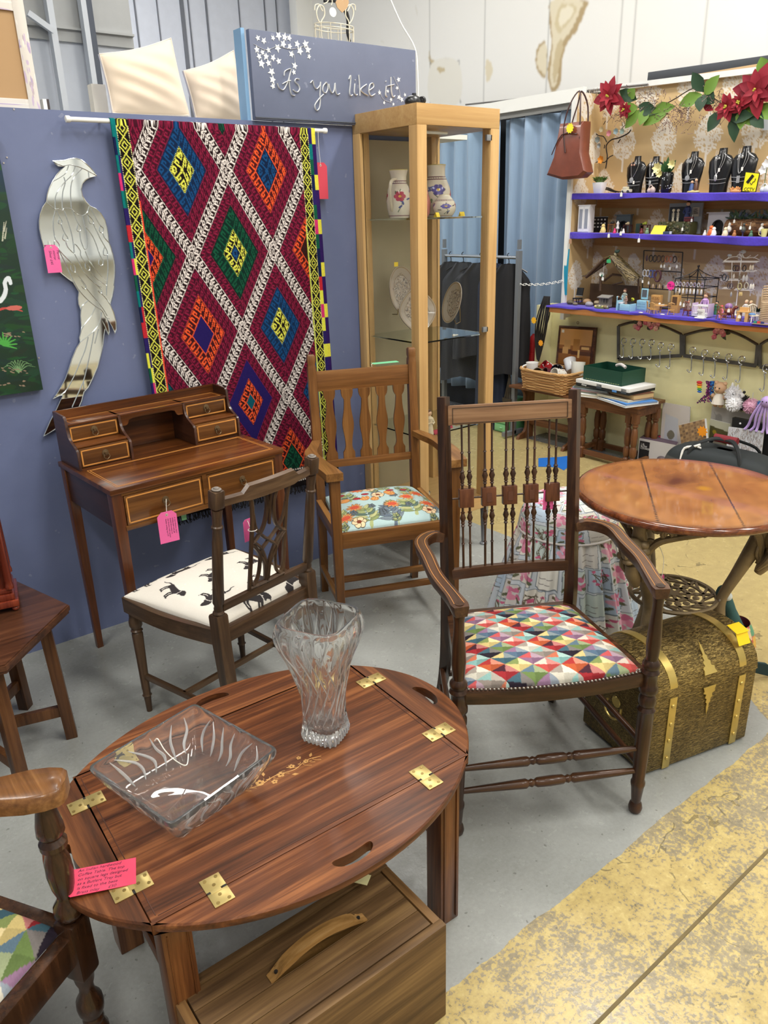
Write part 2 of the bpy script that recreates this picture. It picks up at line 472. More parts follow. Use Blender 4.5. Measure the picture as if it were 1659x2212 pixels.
blob([(1196,0),(1256,0),(1252,25),(1236,60),(1216,90),(1208,130),(1202,180),(1192,186),(1188,150),(1194,90),(1190,40)],tan2)
blob([(1214,8),(1246,18),(1224,55),(1206,72),(1200,40)],S(200,186,150))
blob([(1222,14),(1240,20),(1222,48),(1210,60),(1208,34)],S(222,214,192))
blob([(1206,88),(1216,96),(1206,150),(1198,180),(1194,150)],tan1)
blob([(1180,92),(1180,160),(1170,166),(1158,140),(1157,112),(1168,94)],tan3)
blob([(1180,97),(1180,154),(1172,158),(1161,138),(1161,114),(1169,100)],tan2)
blob([(927,104),(935,128),(968,132),(960,138),(930,138)],tan1); blob([(945,145),(962,145),(957,156),(949,156)],tan1)
blob([(1050,130),(1062,138),(1062,165),(1050,172)],tan2)
sea = S(150,150,146)
for px,w_ in [(750,1.2),(928,1.8),(1048,.8),(1188,1.4),(1346,1.1),(1374,1.1),(1529,.7)]:
 y,_ = cl(px,0); X = (Y1-y)*RES; cv.line([(X,0),(X,cv.h)],w_,sea)
for a_,b2,c_ in (((930,136),(992,131),(995,222)),): cv.line([wpt(*a_),wpt(*b2),wpt(*c_)],1.2,S(140,140,136))
blob([(932,137),(990,133),(992,220),(930,222)],S(222,219,208),jit=0)
blob([(945,146),(962,146),(957,156),(949,156)],tan1)
for k in range(60): cv.ell(rs_.uniform(0,cv.w),rs_.uniform(0,cv.h),rs_.uniform(1,9),rs_.uniform(.6,2),rs_.uniform(0,3),S(216,214,205))
for _ in range(2): cv.a[1:-1,1:-1] = (cv.a[1:-1,1:-1]*2+cv.a[:-2,1:-1]+cv.a[2:,1:-1]+cv.a[1:-1,:-2]+cv.a[1:-1,2:])/6
wp = vcol('white_cladding', .55)
struct(painted('wall_right', cv, lambda u, v: (XW+0*u, Y1+(Y0-Y1)*u, Z1+(Z0-Z1)*v), wp))
lw = MB(S(214, 212, 204)); lw.box((XW+.06, 2.6, 2.1), (.1, 11, 4.2)); struct(lw.build('wall_right', wp))
YB = 7.2
bw = MB(); bw.box((1.5, YB+.05, 2.1), (6.4, .1, 4.2)); struct(bw.build('wall_back', plain('hall_paint', S(214, 220, 234), .6, var=.03)))
tr = MB()
for px,w_ in [(210,.03),(252,.006),(297,.012),(345,.008),(398,.035),(412,.01),(450,.016),(520,.008),(575,.01),(600,.008)]:
 q = gy(px,60,YB-.01); tr.box((q.x,YB-.004,2.6),(w_,.012,3.2))
struct(tr.build('trim_3', plain('joint_grey', S(116, 120, 130), .8)))
st = MB(S(170,150,110))
q = gy(512,60,YB-.02)
col_ = MB(); q = gy(661, 60, 6.9); col_.box((q.x, 6.95, 2.1), (.2, .12, 4.2), bev=.006); struct(col_.build('trim_4', plain('white_paint', S(236, 236, 232), .5)))
g1 = plain('booth_grey', S(172, 174, 174), .6, var=.03); g2 = plain('booth_light', S(206, 212, 222), .6, var=.02); g3 = plain('booth_post', S(206, 212, 220), .5)
YP = 5.2
def gpan(x0,y0,x1,y1,mat,Y,nm,th=.03):
 a = gy(x0,y0,Y); b = gy(x1,y1,Y); k = MB(); k.box(((a.x+b.x)/2,Y,(a.z+b.z)/2),(abs(b.x-a.x),th,abs(a.z-b.z))); struct(k.build(nm,mat))
a = gy(30,60,YP); b2 = gy(200,60,YP)
k = MB(); k.box(((a.x+b2.x)/2, YP+.06, 1.3), (b2.x-a.x+.5, .03, 2.6)); struct(k.build('wall_far', g2))
k = MB(); k.box(((a.x+b2.x)/2, YP+.05, 3.3), (b2.x-a.x+.5, .06, 1.6)); k.box(((a.x+b2.x)/2, YP+.01, gy(150, 61, YP).z), (b2.x-a.x+.5, .03, .012)); struct(k.build('wall_far', g1))
k = MB(); x1 = gy(118,120,YP).x; k.box((x1,YP-.03,2),(.034,.06,4)); x2 = gy(186,100,YP).x; k.box((x2,YP-.03,2),(.030,.06,4))
pa, pb = gy(60, 28, YP-.05), gy(116, 68, YP-.05); k.bar(pa, pb, .03, .03); struct(k.build('trim_5', g3))
k = MB(); x3 = gy(199, 100, YP).x; k.box((x3, YP-.02, 2), (.035, .05, 4)); struct(k.build('trim_6', plain('dark_gap', S(82, 88, 100), .7)))
k = MB(); k.box((2.5, 2.5, 4.25), (13, 13, .1)); struct(k.build('ceiling', plain('ceiling_paint', S(226, 227, 228), .8)))
em, nt_, b0 = nodes('tube_glow'); b0.inputs['Emission Color'].default_value = (1, .98, .95, 1); b0.inputs['Emission Strength'].default_value = 9
tub = thing('ceiling_light', 'long twin fluorescent batten under the hall ceiling', 'ceiling light', (TUBES[0][0], TUBES[0][1], 4.2), 0, 'fluorescent battens')
k = MB(); k.box((0, 0, -.035), (.16, 1.6, .07), bev=.01); k.build('housing', plain('white_paint', S(236, 236, 232)), tub)
for dx in (-.045,.045):
 k = MB(); k.cyl((dx, -.75, -.09), (dx, .75, -.09), .016, n=10); k.build('tube', em, tub)
for (lx,ly) in TUBES[1:]: dup(tub,(lx,ly,4.2))  # the last batten is made up to go with the added tube
k = MB(); k.box((1.5, -3.6, 2.1), (9, .1, 4.2)); struct(k.build('wall_front', plain('near_wall_white', S(226, 226, 222), .6, var=.04)))  # unseen wall, added behind the camera to brighten the mirror's reflection
k = MB()
for xx in (-.8,.4,1.7,3.0): k.box((xx,-3.53,1.6),(.04,.03,3.0))
k.box((1.2, -3.4, 1.15), (4.2, .3, .04)); k.box((1.2, -3.4, 1.75), (4.2, .3, .03)); struct(k.build('trim_16', plain('booth_grey', S(150, 154, 158))))  # unseen uprights and shelves, added for the mirror to reflect
XB,XS,XC = 4.45,4.2,4.02
RES = 150; ya,yb,za,zb = 3.42,1.35,.9,2.17
def paper(w_,h_,seed,tree0=(0,0)):
 cv = Canvas(int(w_*RES),int(h_*RES),S(205,176,128)); r = np.random.RandomState(seed)
 return cv
cv = paper(ya-yb,za and zb-za,1)
def tree(cv,x,y,s=1.0,seed=0):
 """pale line-drawn tree, crown like an upturned leaf on a thin trunk"""
 r = np.random.RandomState(seed); c = S(232,224,210); R = 12.5*s
 for k in range(520):
  a = r.uniform(0,2*PI); rr = math.sqrt(r.uniform(0,1))
  dx,dy = rr*math.cos(a),rr*math.sin(a)
  wv = 1.0 if dy > 0 else (1-.55*(-dy))
  px,py = x+dx*R*wv,y+dy*R*1.25
  cv.line([(px,py),(px+r.uniform(-1.3,1.3),py+r.uniform(-1.3,1.3))],.9,c)
 cv.line([(x,y+2*s),(x,y+R*2.1)],1.1,c)
for i in range(9):
 for jn in range(6):
  X = 6+i*42+(21 if jn % 2 else 0); Y = 4+jn*38
  tree(cv,X,Y,1,i*10+jn)
wpm = vcol('wallpaper', .6)
struct(painted('wall_display', cv, lambda u, v: (XB+0*u, ya+(yb-ya)*u, zb+(za-zb)*v), wpm))
cv2 = paper(XB-XS,zb-za,2)
for jn in range(6): tree(cv2,12+(16 if jn % 2 else 0),8+jn*38,.85,90+jn)
struct(painted('wall_display', cv2, lambda u, v: (XS+(XB-XS)*u, ya+0*u, zb+(za-zb)*v), wpm))
white = plain('white_trim', S(232, 232, 226), .5)
k = MB(); k.box((XS+.12, ya+.012, 1.5), (.28, .018, 1.34)); k.box((XS-.012, ya+.012, 1.5), (.02, .030, 1.36)); struct(k.build('trim_7', white))
k = MB(); k.box((XB+.02, (ya+yb)/2, 1.5), (.02, ya-yb, 1.4)); struct(k.build('wall_display', plain('board_back', S(190, 160, 120), .8)))
def yz(px,py,X): q = gx(px,py,X); return q
A,B = yz(1006,240,4.3),yz(1261,207,4.3)
k = MB(); k.box((4.31, (A.y+B.y)/2+.25, (A.z+B.z)/2), (.03, A.y-B.y+.5, .075)); struct(k.build('trim_8', white))
k = MB(); k.box((4.33, (A.y+B.y)/2+.25, (A.z+B.z)/2-.055), (.02, A.y-B.y+.5, .035)); struct(k.build('trim_9', plain('under_rail_grey', S(160, 160, 156), .6)))  # plain grey strip below the white rail
A,B = yz(1300,192,4.43),yz(1659,152,4.43)
k = MB(); k.bar(A+V((0, .05, 0)), B+V((0, -.5, -.01)), .02, .03, up=(0, 0, 1)); struct(k.build('trim_10', plain('rough_white', S(228, 228, 224), .8, bump=.5, var=.04)))
A,B = yz(1404,166,4.52),yz(1659,137,4.52)
k = MB(); k.bar(A, B+V((0, -.5, 0)), .05, .045, up=(0, 0, 1), bev=.004); struct(k.build('trim_11', plain('dark_rail', S(62, 66, 72), .5)))
k = MB(); k.tube([yz(1006, 226, 4.42), yz(1100, 216, 4.42), yz(1230, 200, 4.42), yz(1360, 186, 4.42), yz(1400, 182, 4.42)], .006, 6); struct(k.build('trim_12', plain('pipe_grey', S(120, 118, 116), .5)))
ym = plain('yellow_front_paint', S(240, 234, 182), .55, var=.03, bump=.2)
k = MB(); k.box((4.265, 2.45, .455), (.03, 2.25, .91)); struct(k.build('wall_front', ym))
k = MB(); k.box((4.19, 3.585, .455), (.16, .02, .91)); struct(k.build('wall_front', plain('yellow_side_paint', S(240, 234, 186), .55)))
k = MB(); k.box((4.3, 2.5, .03), (.05, 2.3, .06)); struct(k.build('baseboard_right', plain('dark_gap', S(82, 88, 100))))
# ============================================================ FURNITURE
sheesham = wood('sheesham', S(52, 27, 14), S(96, 53, 27), S(146, 92, 52), 'X', 1.1, .42, .08, 1.05)
sheesham_y = wood('sheesham_y', S(58, 32, 17), S(98, 56, 29), S(138, 88, 50), 'Y', 1.1, .42, .08)
sheesham_z = wood('sheesham_z', S(56, 31, 15), S(98, 57, 28), S(142, 92, 50), 'Z', 1.1, .32, .2)
brass = plain('polished_brass', S(206, 184, 120), .3, metal=.75, var=.06)
brass_dark = plain('brass_screw', S(150, 128, 76), .35, metal=.8)
darkmetal = plain('hinge_gap', S(30, 24, 18), .7)
TX,TY,TYAW = .2495+.339*math.cos(-.0322)+.2214*math.sin(.0322),.9664-.339*math.sin(.0322)+.2214*math.cos(.0322),-.0322
ct = thing('coffee_table', 'oval brown hardwood coffee table with brass hinged flaps, a crystal bowl and vase on it', 'coffee table', (TX, TY, 0), TYAW)
HX,HY,EA,EB,ZT,TH = .339,.2214,.447,.338,.45,.022
k = MB(); k.box((0,0,ZT-TH/2),(2*HX-.003,2*HY-.003,TH),bev=.0025)
top = k.build('tray_top', sheesham, ct)
k = MB()
for y in (-1,1): k.box((0,y*(HY-.012),ZT+.0002),(2*HX-.03,.0016,.001))
for x in (-1,1): k.box((x*(HX-.012),0,ZT+.0002),(.0016,2*HY-.03,.001))
k.build('groove', plain('groove_dark', S(70, 36, 20), .5), top)
def flap(side,hole):
 """segment of the oval outside one edge of the centre board, with a hand hole"""
 k = MB(); N = 26
 if side in ('n', 's'):
  a0 = math.atan2(HY/EB,HX/EA); ang = [a0+(PI-2*a0)*i/N for i in range(N+1)]
  out = [(EA*math.cos(t),EB*math.sin(t)) for t in ang]; base = HY+.0005
  f = lambda p: p if side == 'n' else (p[0], -p[1])
  inn = [(x,base) for x,y in out]
 else:
  a0 = math.atan2(HY/EB,HX/EA); ang = [-a0+(2*a0)*i/N for i in range(N+1)]
  out = [(EA*math.cos(t),EB*math.sin(t)) for t in ang]; base = HX+.0005
  f = lambda p: p if side == 'e' else (-p[0], p[1])
  inn = [(base,y) for x,y in out]
 rows = 12; grid = []
 hl,hw = (.042,.0115)
 for i in range(N+1):
  col = []
  for j in range(rows+1):
   t = j/rows; x = inn[i][0]+(out[i][0]-inn[i][0])*t; y = inn[i][1]+(out[i][1]-inn[i][1])*t
   col.append((x,y))
  grid.append(col)
 bmx = k.bm
 if side in ('n', 's'): poly = [(x, y) for x, y in out] + [(-HX, base), (HX, base)]; hc = (0, (base+EB)/2+.024); sl = (1, 0)
 else: poly = [(x,y) for x,y in out] + [(base,HY),(base,-HY)]; hc = ((base+EA)/2+.018,0); sl = (0,1)
 hole_pts = []
 M_ = 28
 for i in range(M_):
  t = 2*PI*i/M_; u = hl*math.copysign(abs(math.cos(t))**.6,math.cos(t)); v_ = hw*math.copysign(abs(math.sin(t))**.8,math.sin(t))
  bend = -.010*(u/hl)**2
  if sl == (1,0): hole_pts.append((hc[0]+u,hc[1]+v_+bend))
  else: hole_pts.append((hc[0]+v_+bend,hc[1]+u))
 poly = [f(p) for p in poly]; hp = [f(p) for p in hole_pts]
 def loop(pts,z):
  vs = [bmx.verts.new((x,y,z)) for x,y in pts]
  return vs,[bmx.edges.new((vs[i],vs[(i+1) % len(vs)])) for i in range(len(vs))]
 cx = sum(p[0] for p in poly)/len(poly); cy = sum(p[1] for p in poly)/len(poly)
 nout = len(out)
 def inset(pts,d):
  r = []
  for i,(x,y) in enumerate(pts):
   if i < nout: L = math.hypot(x,y); r.append((x-d*x/L,y-d*y/L))
   else: r.append((x,y))
  return r
 prof = [(.004,ZT),(.001,ZT-.003),(0,ZT-.009),(.002,ZT-.017),(.007,ZT-TH)]
 loops = [loop(inset(poly,d),z) for d,z in prof]
 for (va,_),(vb,_) in zip(loops[:-1],loops[1:]):
  for i in range(len(va)):
   j2 = (i+1) % len(va); bmx.faces.new((va[i],vb[i],vb[j2],va[j2]))
 ht,he = loop(hp,ZT); hb,hbe = loop(hp,ZT-TH)
 for i in range(len(ht)):
  j2 = (i+1) % len(ht); bmx.faces.new((ht[i],ht[j2],hb[j2],hb[i]))
 bmesh.ops.triangle_fill(bmx,use_beauty=True,edges=loops[0][1]+he)
 bmesh.ops.triangle_fill(bmx,use_beauty=True,edges=loops[-1][1]+hbe)
 k._paint(bmx.faces)
 return k.build('flap', sheesham if side in 'ns' else sheesham_y, ct, sharp=30)
for sd in 'nsew': flap(sd, True)
def hinge_mesh():
 k = MB(); L,W = .068,.036; t = .0016
 for s in (-1,1): k.box((s*L/4+s*.0006,0,t/2),(L/2-.003,W,t),bev=.0004)
 k.box((0,.002,t/2+.0004),(.010,W*.52,t)); return k
def hinge(x,y,rz):
 h = hinge_mesh().build('hinge', brass, ct); h.location = (x, y, ZT+.0003); h.rotation_euler = (0, 0, rz)
 for i,(a,b2) in enumerate([(-.027,.010),(-.027,-.010),(-.012,0),(.012,0),(.027,.010),(.027,-.010)]):
  q = MB(); q.cyl((a,b2,.0014),(a,b2,.0021),.0032,n=12); ang = i*1.1
  q.build('screw', brass_dark, h)
 q = MB()
 for yy in (-.0138,.0138): q.box((0,yy,.0012),(.0042,.0078,.0012))
 q.build('knuckle_gap', darkmetal, h)
for sx in (-1,1):
 for sy in (-1,1):
  hinge(sx*HX,sy*.127,0); hinge(sx*.226,sy*HY,PI/2)
k = MB(); zz = ZT+.0004
def inl(pts,r=.0007): k.tube([(x,y,zz) for x,y in pts],r,6,smooth=5,flat=.5)
inl([(-.09,-.022),(-.05,-.036),(-.01,-.03),(.03,-.038),(.065,-.028),(.095,-.036)])
r_ = random.Random(5)
for x0 in np.linspace(-.085,.085,15):
 s = r_.choice((-1,1)); y0 = -.032+.004*math.sin(x0*70); R = r_.uniform(.006,.011)
 inl([(x0+R*(1-t*.7)*math.cos(1.5+t*5)*(1),y0+s*R*1.2*t+R*(1-t)*.6*math.sin(t*6)) for t in (0,.2,.4,.6,.8,1)],.0005)
for (x0,y0,R) in [(-.045,-.03,.007),(.0,-.034,.0065),(.03,-.026,.005),(-.02,-.045,.005),(.062,-.03,.0045),(.055,-.012,.004)]:
 for a in range(5): k.ball((x0+R*.8*math.cos(a*1.257),y0+R*.8*math.sin(a*1.257),zz),R*.55,(1,1,.12),8,5)
for (x0,y0,a) in [(-.07,-.028,.3),(.075,-.024,.8),(-.03,-.018,1.2),(.018,-.048,-.5)]:
 k.prism([(x0,y0),(x0+.007*math.cos(a+.5),y0+.007*math.sin(a+.5)),(x0+.014*math.cos(a),y0+.014*math.sin(a)),(x0+.007*math.cos(a-.5),y0+.007*math.sin(a-.5))],.0006,(0,0,zz))
k.build('vine_inlay', plain('inlay_brass', S(212, 164, 100), .35, metal=.5), top)
LX,LY = .30,.186
for sx in (-1,1):
 for sy in (-1,1):
  k = MB(); k.box((sx*LX,sy*LY,(ZT-TH)/2),(.052,.05,ZT-TH),bev=.003)
  for e in (-1,1): k.bar((sx*LX+e*.017,sy*(LY+.0255),.01),(sx*LX+e*.017,sy*(LY+.0255),.4),.004,.002)
  k.build('leg', sheesham_z, ct)
k = MB()
for sy in (-1,1): k.box((0,sy*LY,ZT-TH-.03),(2*LX-.05,.02,.06),bev=.002)
for sx in (-1,1): k.box((sx*LX,0,ZT-TH-.03),(.02,2*LY-.05,.06),bev=.002)
k.build('apron', sheesham, ct)
for sx in (-1,1):
 k = MB(); k.box((sx*LX, 0, .235), (.022, 2*LY-.05, .035), bev=.002); k.build('stretcher', sheesham_y, ct)
teak = wood('chest_wood', S(70, 50, 30), S(106, 80, 50), S(140, 110, 70), 'X', .8, .55, 0, 1.1)
teak_y = wood('chest_wood_y', S(82, 58, 32), S(120, 88, 52), S(146, 112, 68), 'Y', .8, .55)
A = gz(972,1968,.245); B = gz(825,1866,.245)
ch_yaw = TYAW+.02
chst = thing('wooden_chest', 'plain brown wooden chest with planked lid standing under the coffee table', 'chest', (.735, .80, 0), ch_yaw)
W_,D_,H_ = .47,.20,.245
k = MB(); t = .018
k.box((-W_/2,t/2,H_/2),(W_,t,H_),bev=.0025); k.box((-W_/2,D_-t/2,H_/2),(W_,t,H_),bev=.0025)
k.box((-W_/2, D_/2, .012), (W_-.01, D_-.01, .016)); k.build('box_side', teak, chst)
for xx in (-t/2,-W_+t/2):
 k = MB(); k.box((xx, D_/2, H_/2), (t, D_-2*t, H_-.004), bev=.002); k.build('box_end', teak_y, chst)
lid = MB(); yy = t+.003
for i in range(4):
 wd = (D_-2*t-.006)/4; lid.box((-W_/2,yy+wd*(i+.5),H_-.010),(W_-2*t-.006,wd-.0012,.014),bev=.001)
lid = lid.build('lid', teak, chst)
k = MB(); hy = D_/2+.012; pts = []
for i in range(25):
 u = -1+2*i/24; x = -.215+u*.105; z = .004+.034*max(0,math.cos(u*PI/2))**.8
 if abs(u) > .78: z = .006+.004*math.cos((abs(u)-.78)*14)
 pts.append((x,z))
lo = [(x,max(.0,z-.012)) if abs(-1+2*i/24) < .80 else (x,0) for i,(x,z) in enumerate(pts)]
poly = pts+list(reversed(lo))
k.prism(poly,.022,(0,hy,H_-.003),(1,0,0),(0,0,1),bev=.0015)
k.build('handle', wood('handle_wood', S(110, 80, 40), S(150, 112, 62), S(178, 140, 88), 'X', 1, .5), lid, label='paler curved handle')
for x in (-.305,-.125):
 k = MB(); k.cyl((x, hy, H_+.004), (x, hy, H_+.0075), .0035, n=10); k.build('screw', darkmetal, lid)
mah = wood('mahogany', S(50, 25, 10), S(88, 47, 19), S(124, 75, 34), 'X', .9, .28, .2)
mah_y = wood('mahogany_y', S(42, 25, 18), S(62, 36, 25), S(84, 50, 34), 'Y', .9, .3, .25)
mah_z = wood('mahogany_z', S(54, 29, 17), S(86, 47, 25), S(118, 70, 38), 'Z', .9, .3, .25)
mah_l = wood('mahogany_light', S(64, 36, 14), S(94, 57, 24), S(120, 78, 38), 'X', .8, .3, .3)
inlay = plain('satinwood_line', S(200, 136, 66), .4, var=.15)
dk = thing('writing_desk', 'inlaid mahogany writing desk with a drawered gallery against the blue partition', 'desk', (.6963, 2.2843, 0), .0583)
DW,DD,DZ,DG,GH = .642,.440,.735,.173,.1755
k = MB(); k.box((DW/2, DD/2, DZ-.009), (DW, DD, .018), bev=.002); dtop = k.build('desk_top', mah, dk)
def inlay_frame(mb,O,X,Y,w_,h_,inset,lw,th=.0008):
 O,X,Y = V(O),V(X),V(Y); Z = X.cross(Y)
 for a,b2,c,d in ((inset,inset,w_-inset,inset+lw),(inset,h_-inset-lw,w_-inset,h_-inset),(inset,inset,inset+lw,h_-inset),(w_-inset-lw,inset,w_-inset,h_-inset)):
  mb.prism([(a,b2),(c,b2),(c,d),(a,d)],th,O,X,Y)
k = MB(); inlay_frame(k,(0.03,.02,DZ+.0002),(1,0,0),(0,1,0),DW-.06,DD-DG-.03,0,.0016); inlay_frame(k,(0.03,.02,DZ+.0002),(1,0,0),(0,1,0),DW-.06,DD-DG-.03,.007,.0022)
k.build('line_inlay', inlay, dtop)
LT,LB = .036,.022
for x in (.022,DW-.022):
 for y in (.022,DD-.022):
  k = MB(); k.box((x, y, (DZ-.018)/2), (LT, LT, DZ-.018), bev=.0015, taper=(LB/LT, LB/LT)); k.build('leg', mah_z, dk)
for x in (.018,DW-.018):
 k = MB(); k.box((x, DD/2, DZ-.018-.06), (.016, DD-.075, .12), bev=.001); k.build('side_rail', mah_y, dk)
k = MB(); k.box((DW/2,DD-.015,DZ-.078),(DW-.07,.014,.12)); k.box((DW/2,.012,DZ-.023),(DW-.07,.018,.008)); k.box((DW/2,.012,DZ-.136),(DW-.07,.018,.016),bev=.001)
k.box((DW/2, .014, DZ-.075), (.018, .018, .115)); k.box((DW/2, .2, DZ-.075), (.016, .4, .1)); k.build('front_rail', mah_l, dk)
def pull(par,x,y,z):
 q = MB(); q.lathe([(.012,0),(.0115,.002),(.005,.003),(.0045,.010)],(x,y,z),(x,y-1,z),14)
 q.tube([(x-.007,y-.008,z-.002),(x-.010,y-.010,z-.012),(x,y-.011,z-.020),(x+.010,y-.010,z-.012),(x+.007,y-.008,z-.002)],.0016,6,smooth=4)
 q.build('ring_pull', plain('pull_metal', S(120, 100, 74), .35, metal=.8), par)
def drawer(x0, x1, y, z0, z1, dep, inset=.006, nm='drawer'):
 q = MB(); q.box(((x0+x1)/2,y+dep/2,(z0+z1)/2),(x1-x0,dep,z1-z0),bev=.0012); d = q.build(nm,mah_l,dk)
 q = MB(); inlay_frame(q, (x0, y-.0003, z0), (1, 0, 0), (0, 0, 1), x1-x0, z1-z0, inset, .0042); q.build('crossband', inlay, d)
 pull(d,(x0+x1)/2,y,(z0+z1)/2+.004); return d
drawer(.042,DW/2-.010,.003,DZ-.127,DZ-.029,.3,.005); drawer(DW/2+.010,DW-.042,.003,DZ-.127,DZ-.029,.3,.005)
GY0 = DD-DG
def end_poly():  # (y,z) outline stepping back in two curves
 y0 = GY0; y1 = DD-.002
 return [(y0,DZ),(y1,DZ),(y1,DZ+GH),(y0+.075,DZ+GH-.004),(y0+.068,DZ+GH-.012),(y0+.066,DZ+GH-.045),(y0+.060,DZ+GH-.070),(y0+.045,DZ+GH-.085),(y0+.018,DZ+GH-.098),(y0+.006,DZ+GH-.104),(y0,DZ+GH-.112)]
for i,x in enumerate((.016,.198,DW-.198,DW-.016)):
 q = MB(); P = end_poly()
 if i in (1,2): P = [(a,min(b2,DZ+GH-.03)) for a,b2 in P]
 q.prism(P, .009, (x, 0, 0), (0, 1, 0), (0, 0, 1), bev=.001); q.build('gallery_end' if i in (0, 3) else 'gallery_divider', mah_y, dk)
k = MB(); k.box((DW/2,DD-.006,DZ+GH/2),(DW-.03,.008,GH)); k.box((DW/2,DD-.055,DZ+GH-.034),(DW-.04,.098,.008),bev=.001)
for xa,xb in ((.02,.194),(DW-.194,DW-.02)):
 k.box(((xa+xb)/2,GY0+.09,DZ+.076),(xb-xa,.15,.007),bev=.001); k.box(((xa+xb)/2,GY0+.09,DZ+.003),(xb-xa,.17,.006))
k.build('gallery_shelf', mah, dk)
arch = [(0,0),(0,-.032),(.018,-.032),(.024,-.028),(.03,-.014),(.045,-.010),(.19,-.010),(.205,-.014),(.211,-.028),(.217,-.032),(.236,-.032),(.236,0)]
k = MB(); k.prism([(a+.2025, b2) for a, b2 in arch], .008, (0, DD-.1, DZ+GH-.038), (1, 0, 0), (0, 0, 1)); k.build('arched_frieze', mah, dk)
for xa,xb in ((.022,.192),(DW-.192,DW-.022)):
 drawer(xa,xb,GY0+.004,DZ+.008,DZ+.071,.15,.004); drawer(xa,xb,GY0+.072,DZ+.081,DZ+.137,.09,.004)
k = MB(); inlay_frame(k, (.03, DD-.098, DZ+GH-.0298), (1, 0, 0), (0, 1, 0), DW-.06, .085, .006, .0015); k.build('line_inlay', inlay, dk)
k = MB(); q = gy(397, 1115, 2.33); k.box((q.x, 2.33, q.z-.003), (.018, .001, .022)); tag(k.build('sticker', plain('green_paper', S(96, 148, 104), .6)), 'small green paper sticker hanging below the left desk drawer', 'sticker')
def dome(nm,cv,W0,W1,D0,z,h,mat,par,y0=0,power=4,bulge=0,side=.03,label=None):
 """padded seat: front width W0 at y0, back width W1 at y0+D0; rim at z, crown h above; bulge bows the front"""
 def fn(u,v):
  a = 2*u-1; b2 = 1-2*v                       # a across,b2 = +1 at the back
  x = a; yb = (b2+1)/2
  hw = (W0+(W1-W0)*yb)/2
  f = np.clip(1-np.abs(a)**power,0,1)**.5*np.clip(1-np.abs(b2)**power,0,1)**.5
  y = y0 + D0*yb - bulge*(1-a*a)*(1-yb)
  return a*hw,y,z + h*f - side*((np.abs(a) > .999) | (np.abs(b2) > .999))
 return painted(nm,cv,fn,mat,par,label=label)
TC = [S(*c) for c in [(214,88,84),(168,44,52),(92,118,140),(140,190,184),(232,206,130),(226,220,200),(44,34,48),(150,110,140),(206,96,58),(112,134,78),(156,140,130),(70,104,120),(196,160,84),(172,130,150),(64,96,90),(236,222,160)]]
def tri_cloth(w_,h_,cell,seed=0,rot=0):
 cv = Canvas(w_,h_,TC[0]); yy,xx = np.mgrid[0:h_,0:w_].astype(float)
 c,s = math.cos(rot),math.sin(rot); X = (xx*c+yy*s); Y = (-xx*s+yy*c)
 r = np.random.RandomState(seed)
 A_ = X/cell+Y/(cell*.72); B_ = X/cell-Y/(cell*.72)
 i,j2 = np.floor(A_).astype(int),np.floor(B_).astype(int); fa,fb = A_-i,B_-j2
 q = (fa > fb)*1+(fa+fb > 1)*2
 hues = [(214,90,84),(178,50,56),(98,122,146),(146,194,188),(236,212,140),(230,224,206),(48,38,52),(158,118,148),(214,104,62),(122,146,84),(160,148,138),(74,110,124)]
 key = (i*5+j2*3) % 12; pal = np.array([S(*h) for h in hues])
 sh = np.array([1.0,.72,1.12,.86])[q]
 left = (q == 2) | (q == 0)                     # facets turned to the left are paler
 base = pal[key]; nxt = pal[(key+5) % 12]
 col = base*1.0
 q3 = q[...,None]
 col = np.where(q3 == 2,base*.75+np.array(S(236,228,214))*.22,col)
 col = np.where(q3 == 3,base*.62,col); col = np.where(q3 == 1,base*.8,col); col = np.where(q3 == 0,nxt*.8+base*.1,col)
 n = r.uniform(.93,1.05,(h_,w_,1))
 cv.a[:] = np.clip(col*n*.84,0,1); return cv
cloth = vcol('woven_cloth', .85, bump=.25, bscale=700, spec=.2)
dwood = wood('dark_walnut', S(28, 16, 9), S(50, 30, 18), S(82, 53, 32), 'Z', 1, .3, .25)
dwood_x = wood('dark_walnut_x', S(34, 20, 12), S(60, 37, 22), S(92, 61, 37), 'X', 1, .3, .25)
dwood_y = wood('dark_walnut_y', S(44, 27, 18), S(72, 46, 30), S(98, 68, 45), 'Y', 1, .3, .25)
lwal = wood('light_walnut', S(98, 68, 46), S(132, 98, 70), S(156, 122, 90), 'X', 1.3, .35, .15)
sp = thing('spindle_armchair', 'dark wood armchair with turned spindle back and multicoloured triangle cloth seat', 'armchair', (1.294, 1.02, 0), -.527)
FW,BW,SD,SZ = .484,.365,.387,.43
def turned_leg(mb,p0,p1,prof):
 p0,p1 = V(p0),V(p1); L = (p1-p0).length
 mb.lathe([(r,t*L) for r,t in prof],p0,p1,18)
legprof = [(.006,0),(.016,.008),(.0185,.025),(.016,.045),(.012,.055),(.0125,.06),(.0165,.13),(.0185,.14),(.0185,.155),(.0155,.165),(.019,.30),(.020,.42),(.0205,.50),(.023,.505),(.017,.52),(.022,.535),(.0215,.56),(.017,.575),(.0235,.59),(.023,.61),(.0185,.62),(.0185,.665),(.023,.675),(.018,.69),(.022,.70),(.0215,.715),(.0145,.73),(.018,.80),(.0155,.88),(.0125,.93),(.0125,.97),(.015,1)]
AZ = .655
for s in (-1,1):
 k = MB(); turned_leg(k, (s*FW/2, 0, 0), (s*FW/2, 0, AZ-.012), legprof); k.build('front_leg', dwood, sp)
 k = MB(); k.tube([(s*(BW/2+.012),SD+.13,0),(s*BW/2,SD+.05,.2),(s*BW/2,SD+.005,.42),(s*BW/2,SD+.02,.62),(s*BW/2,SD+.07,1.045)],[.013,.018,.021,.0195,.0175],4,smooth=5)
 k.build('back_post', dwood, sp)
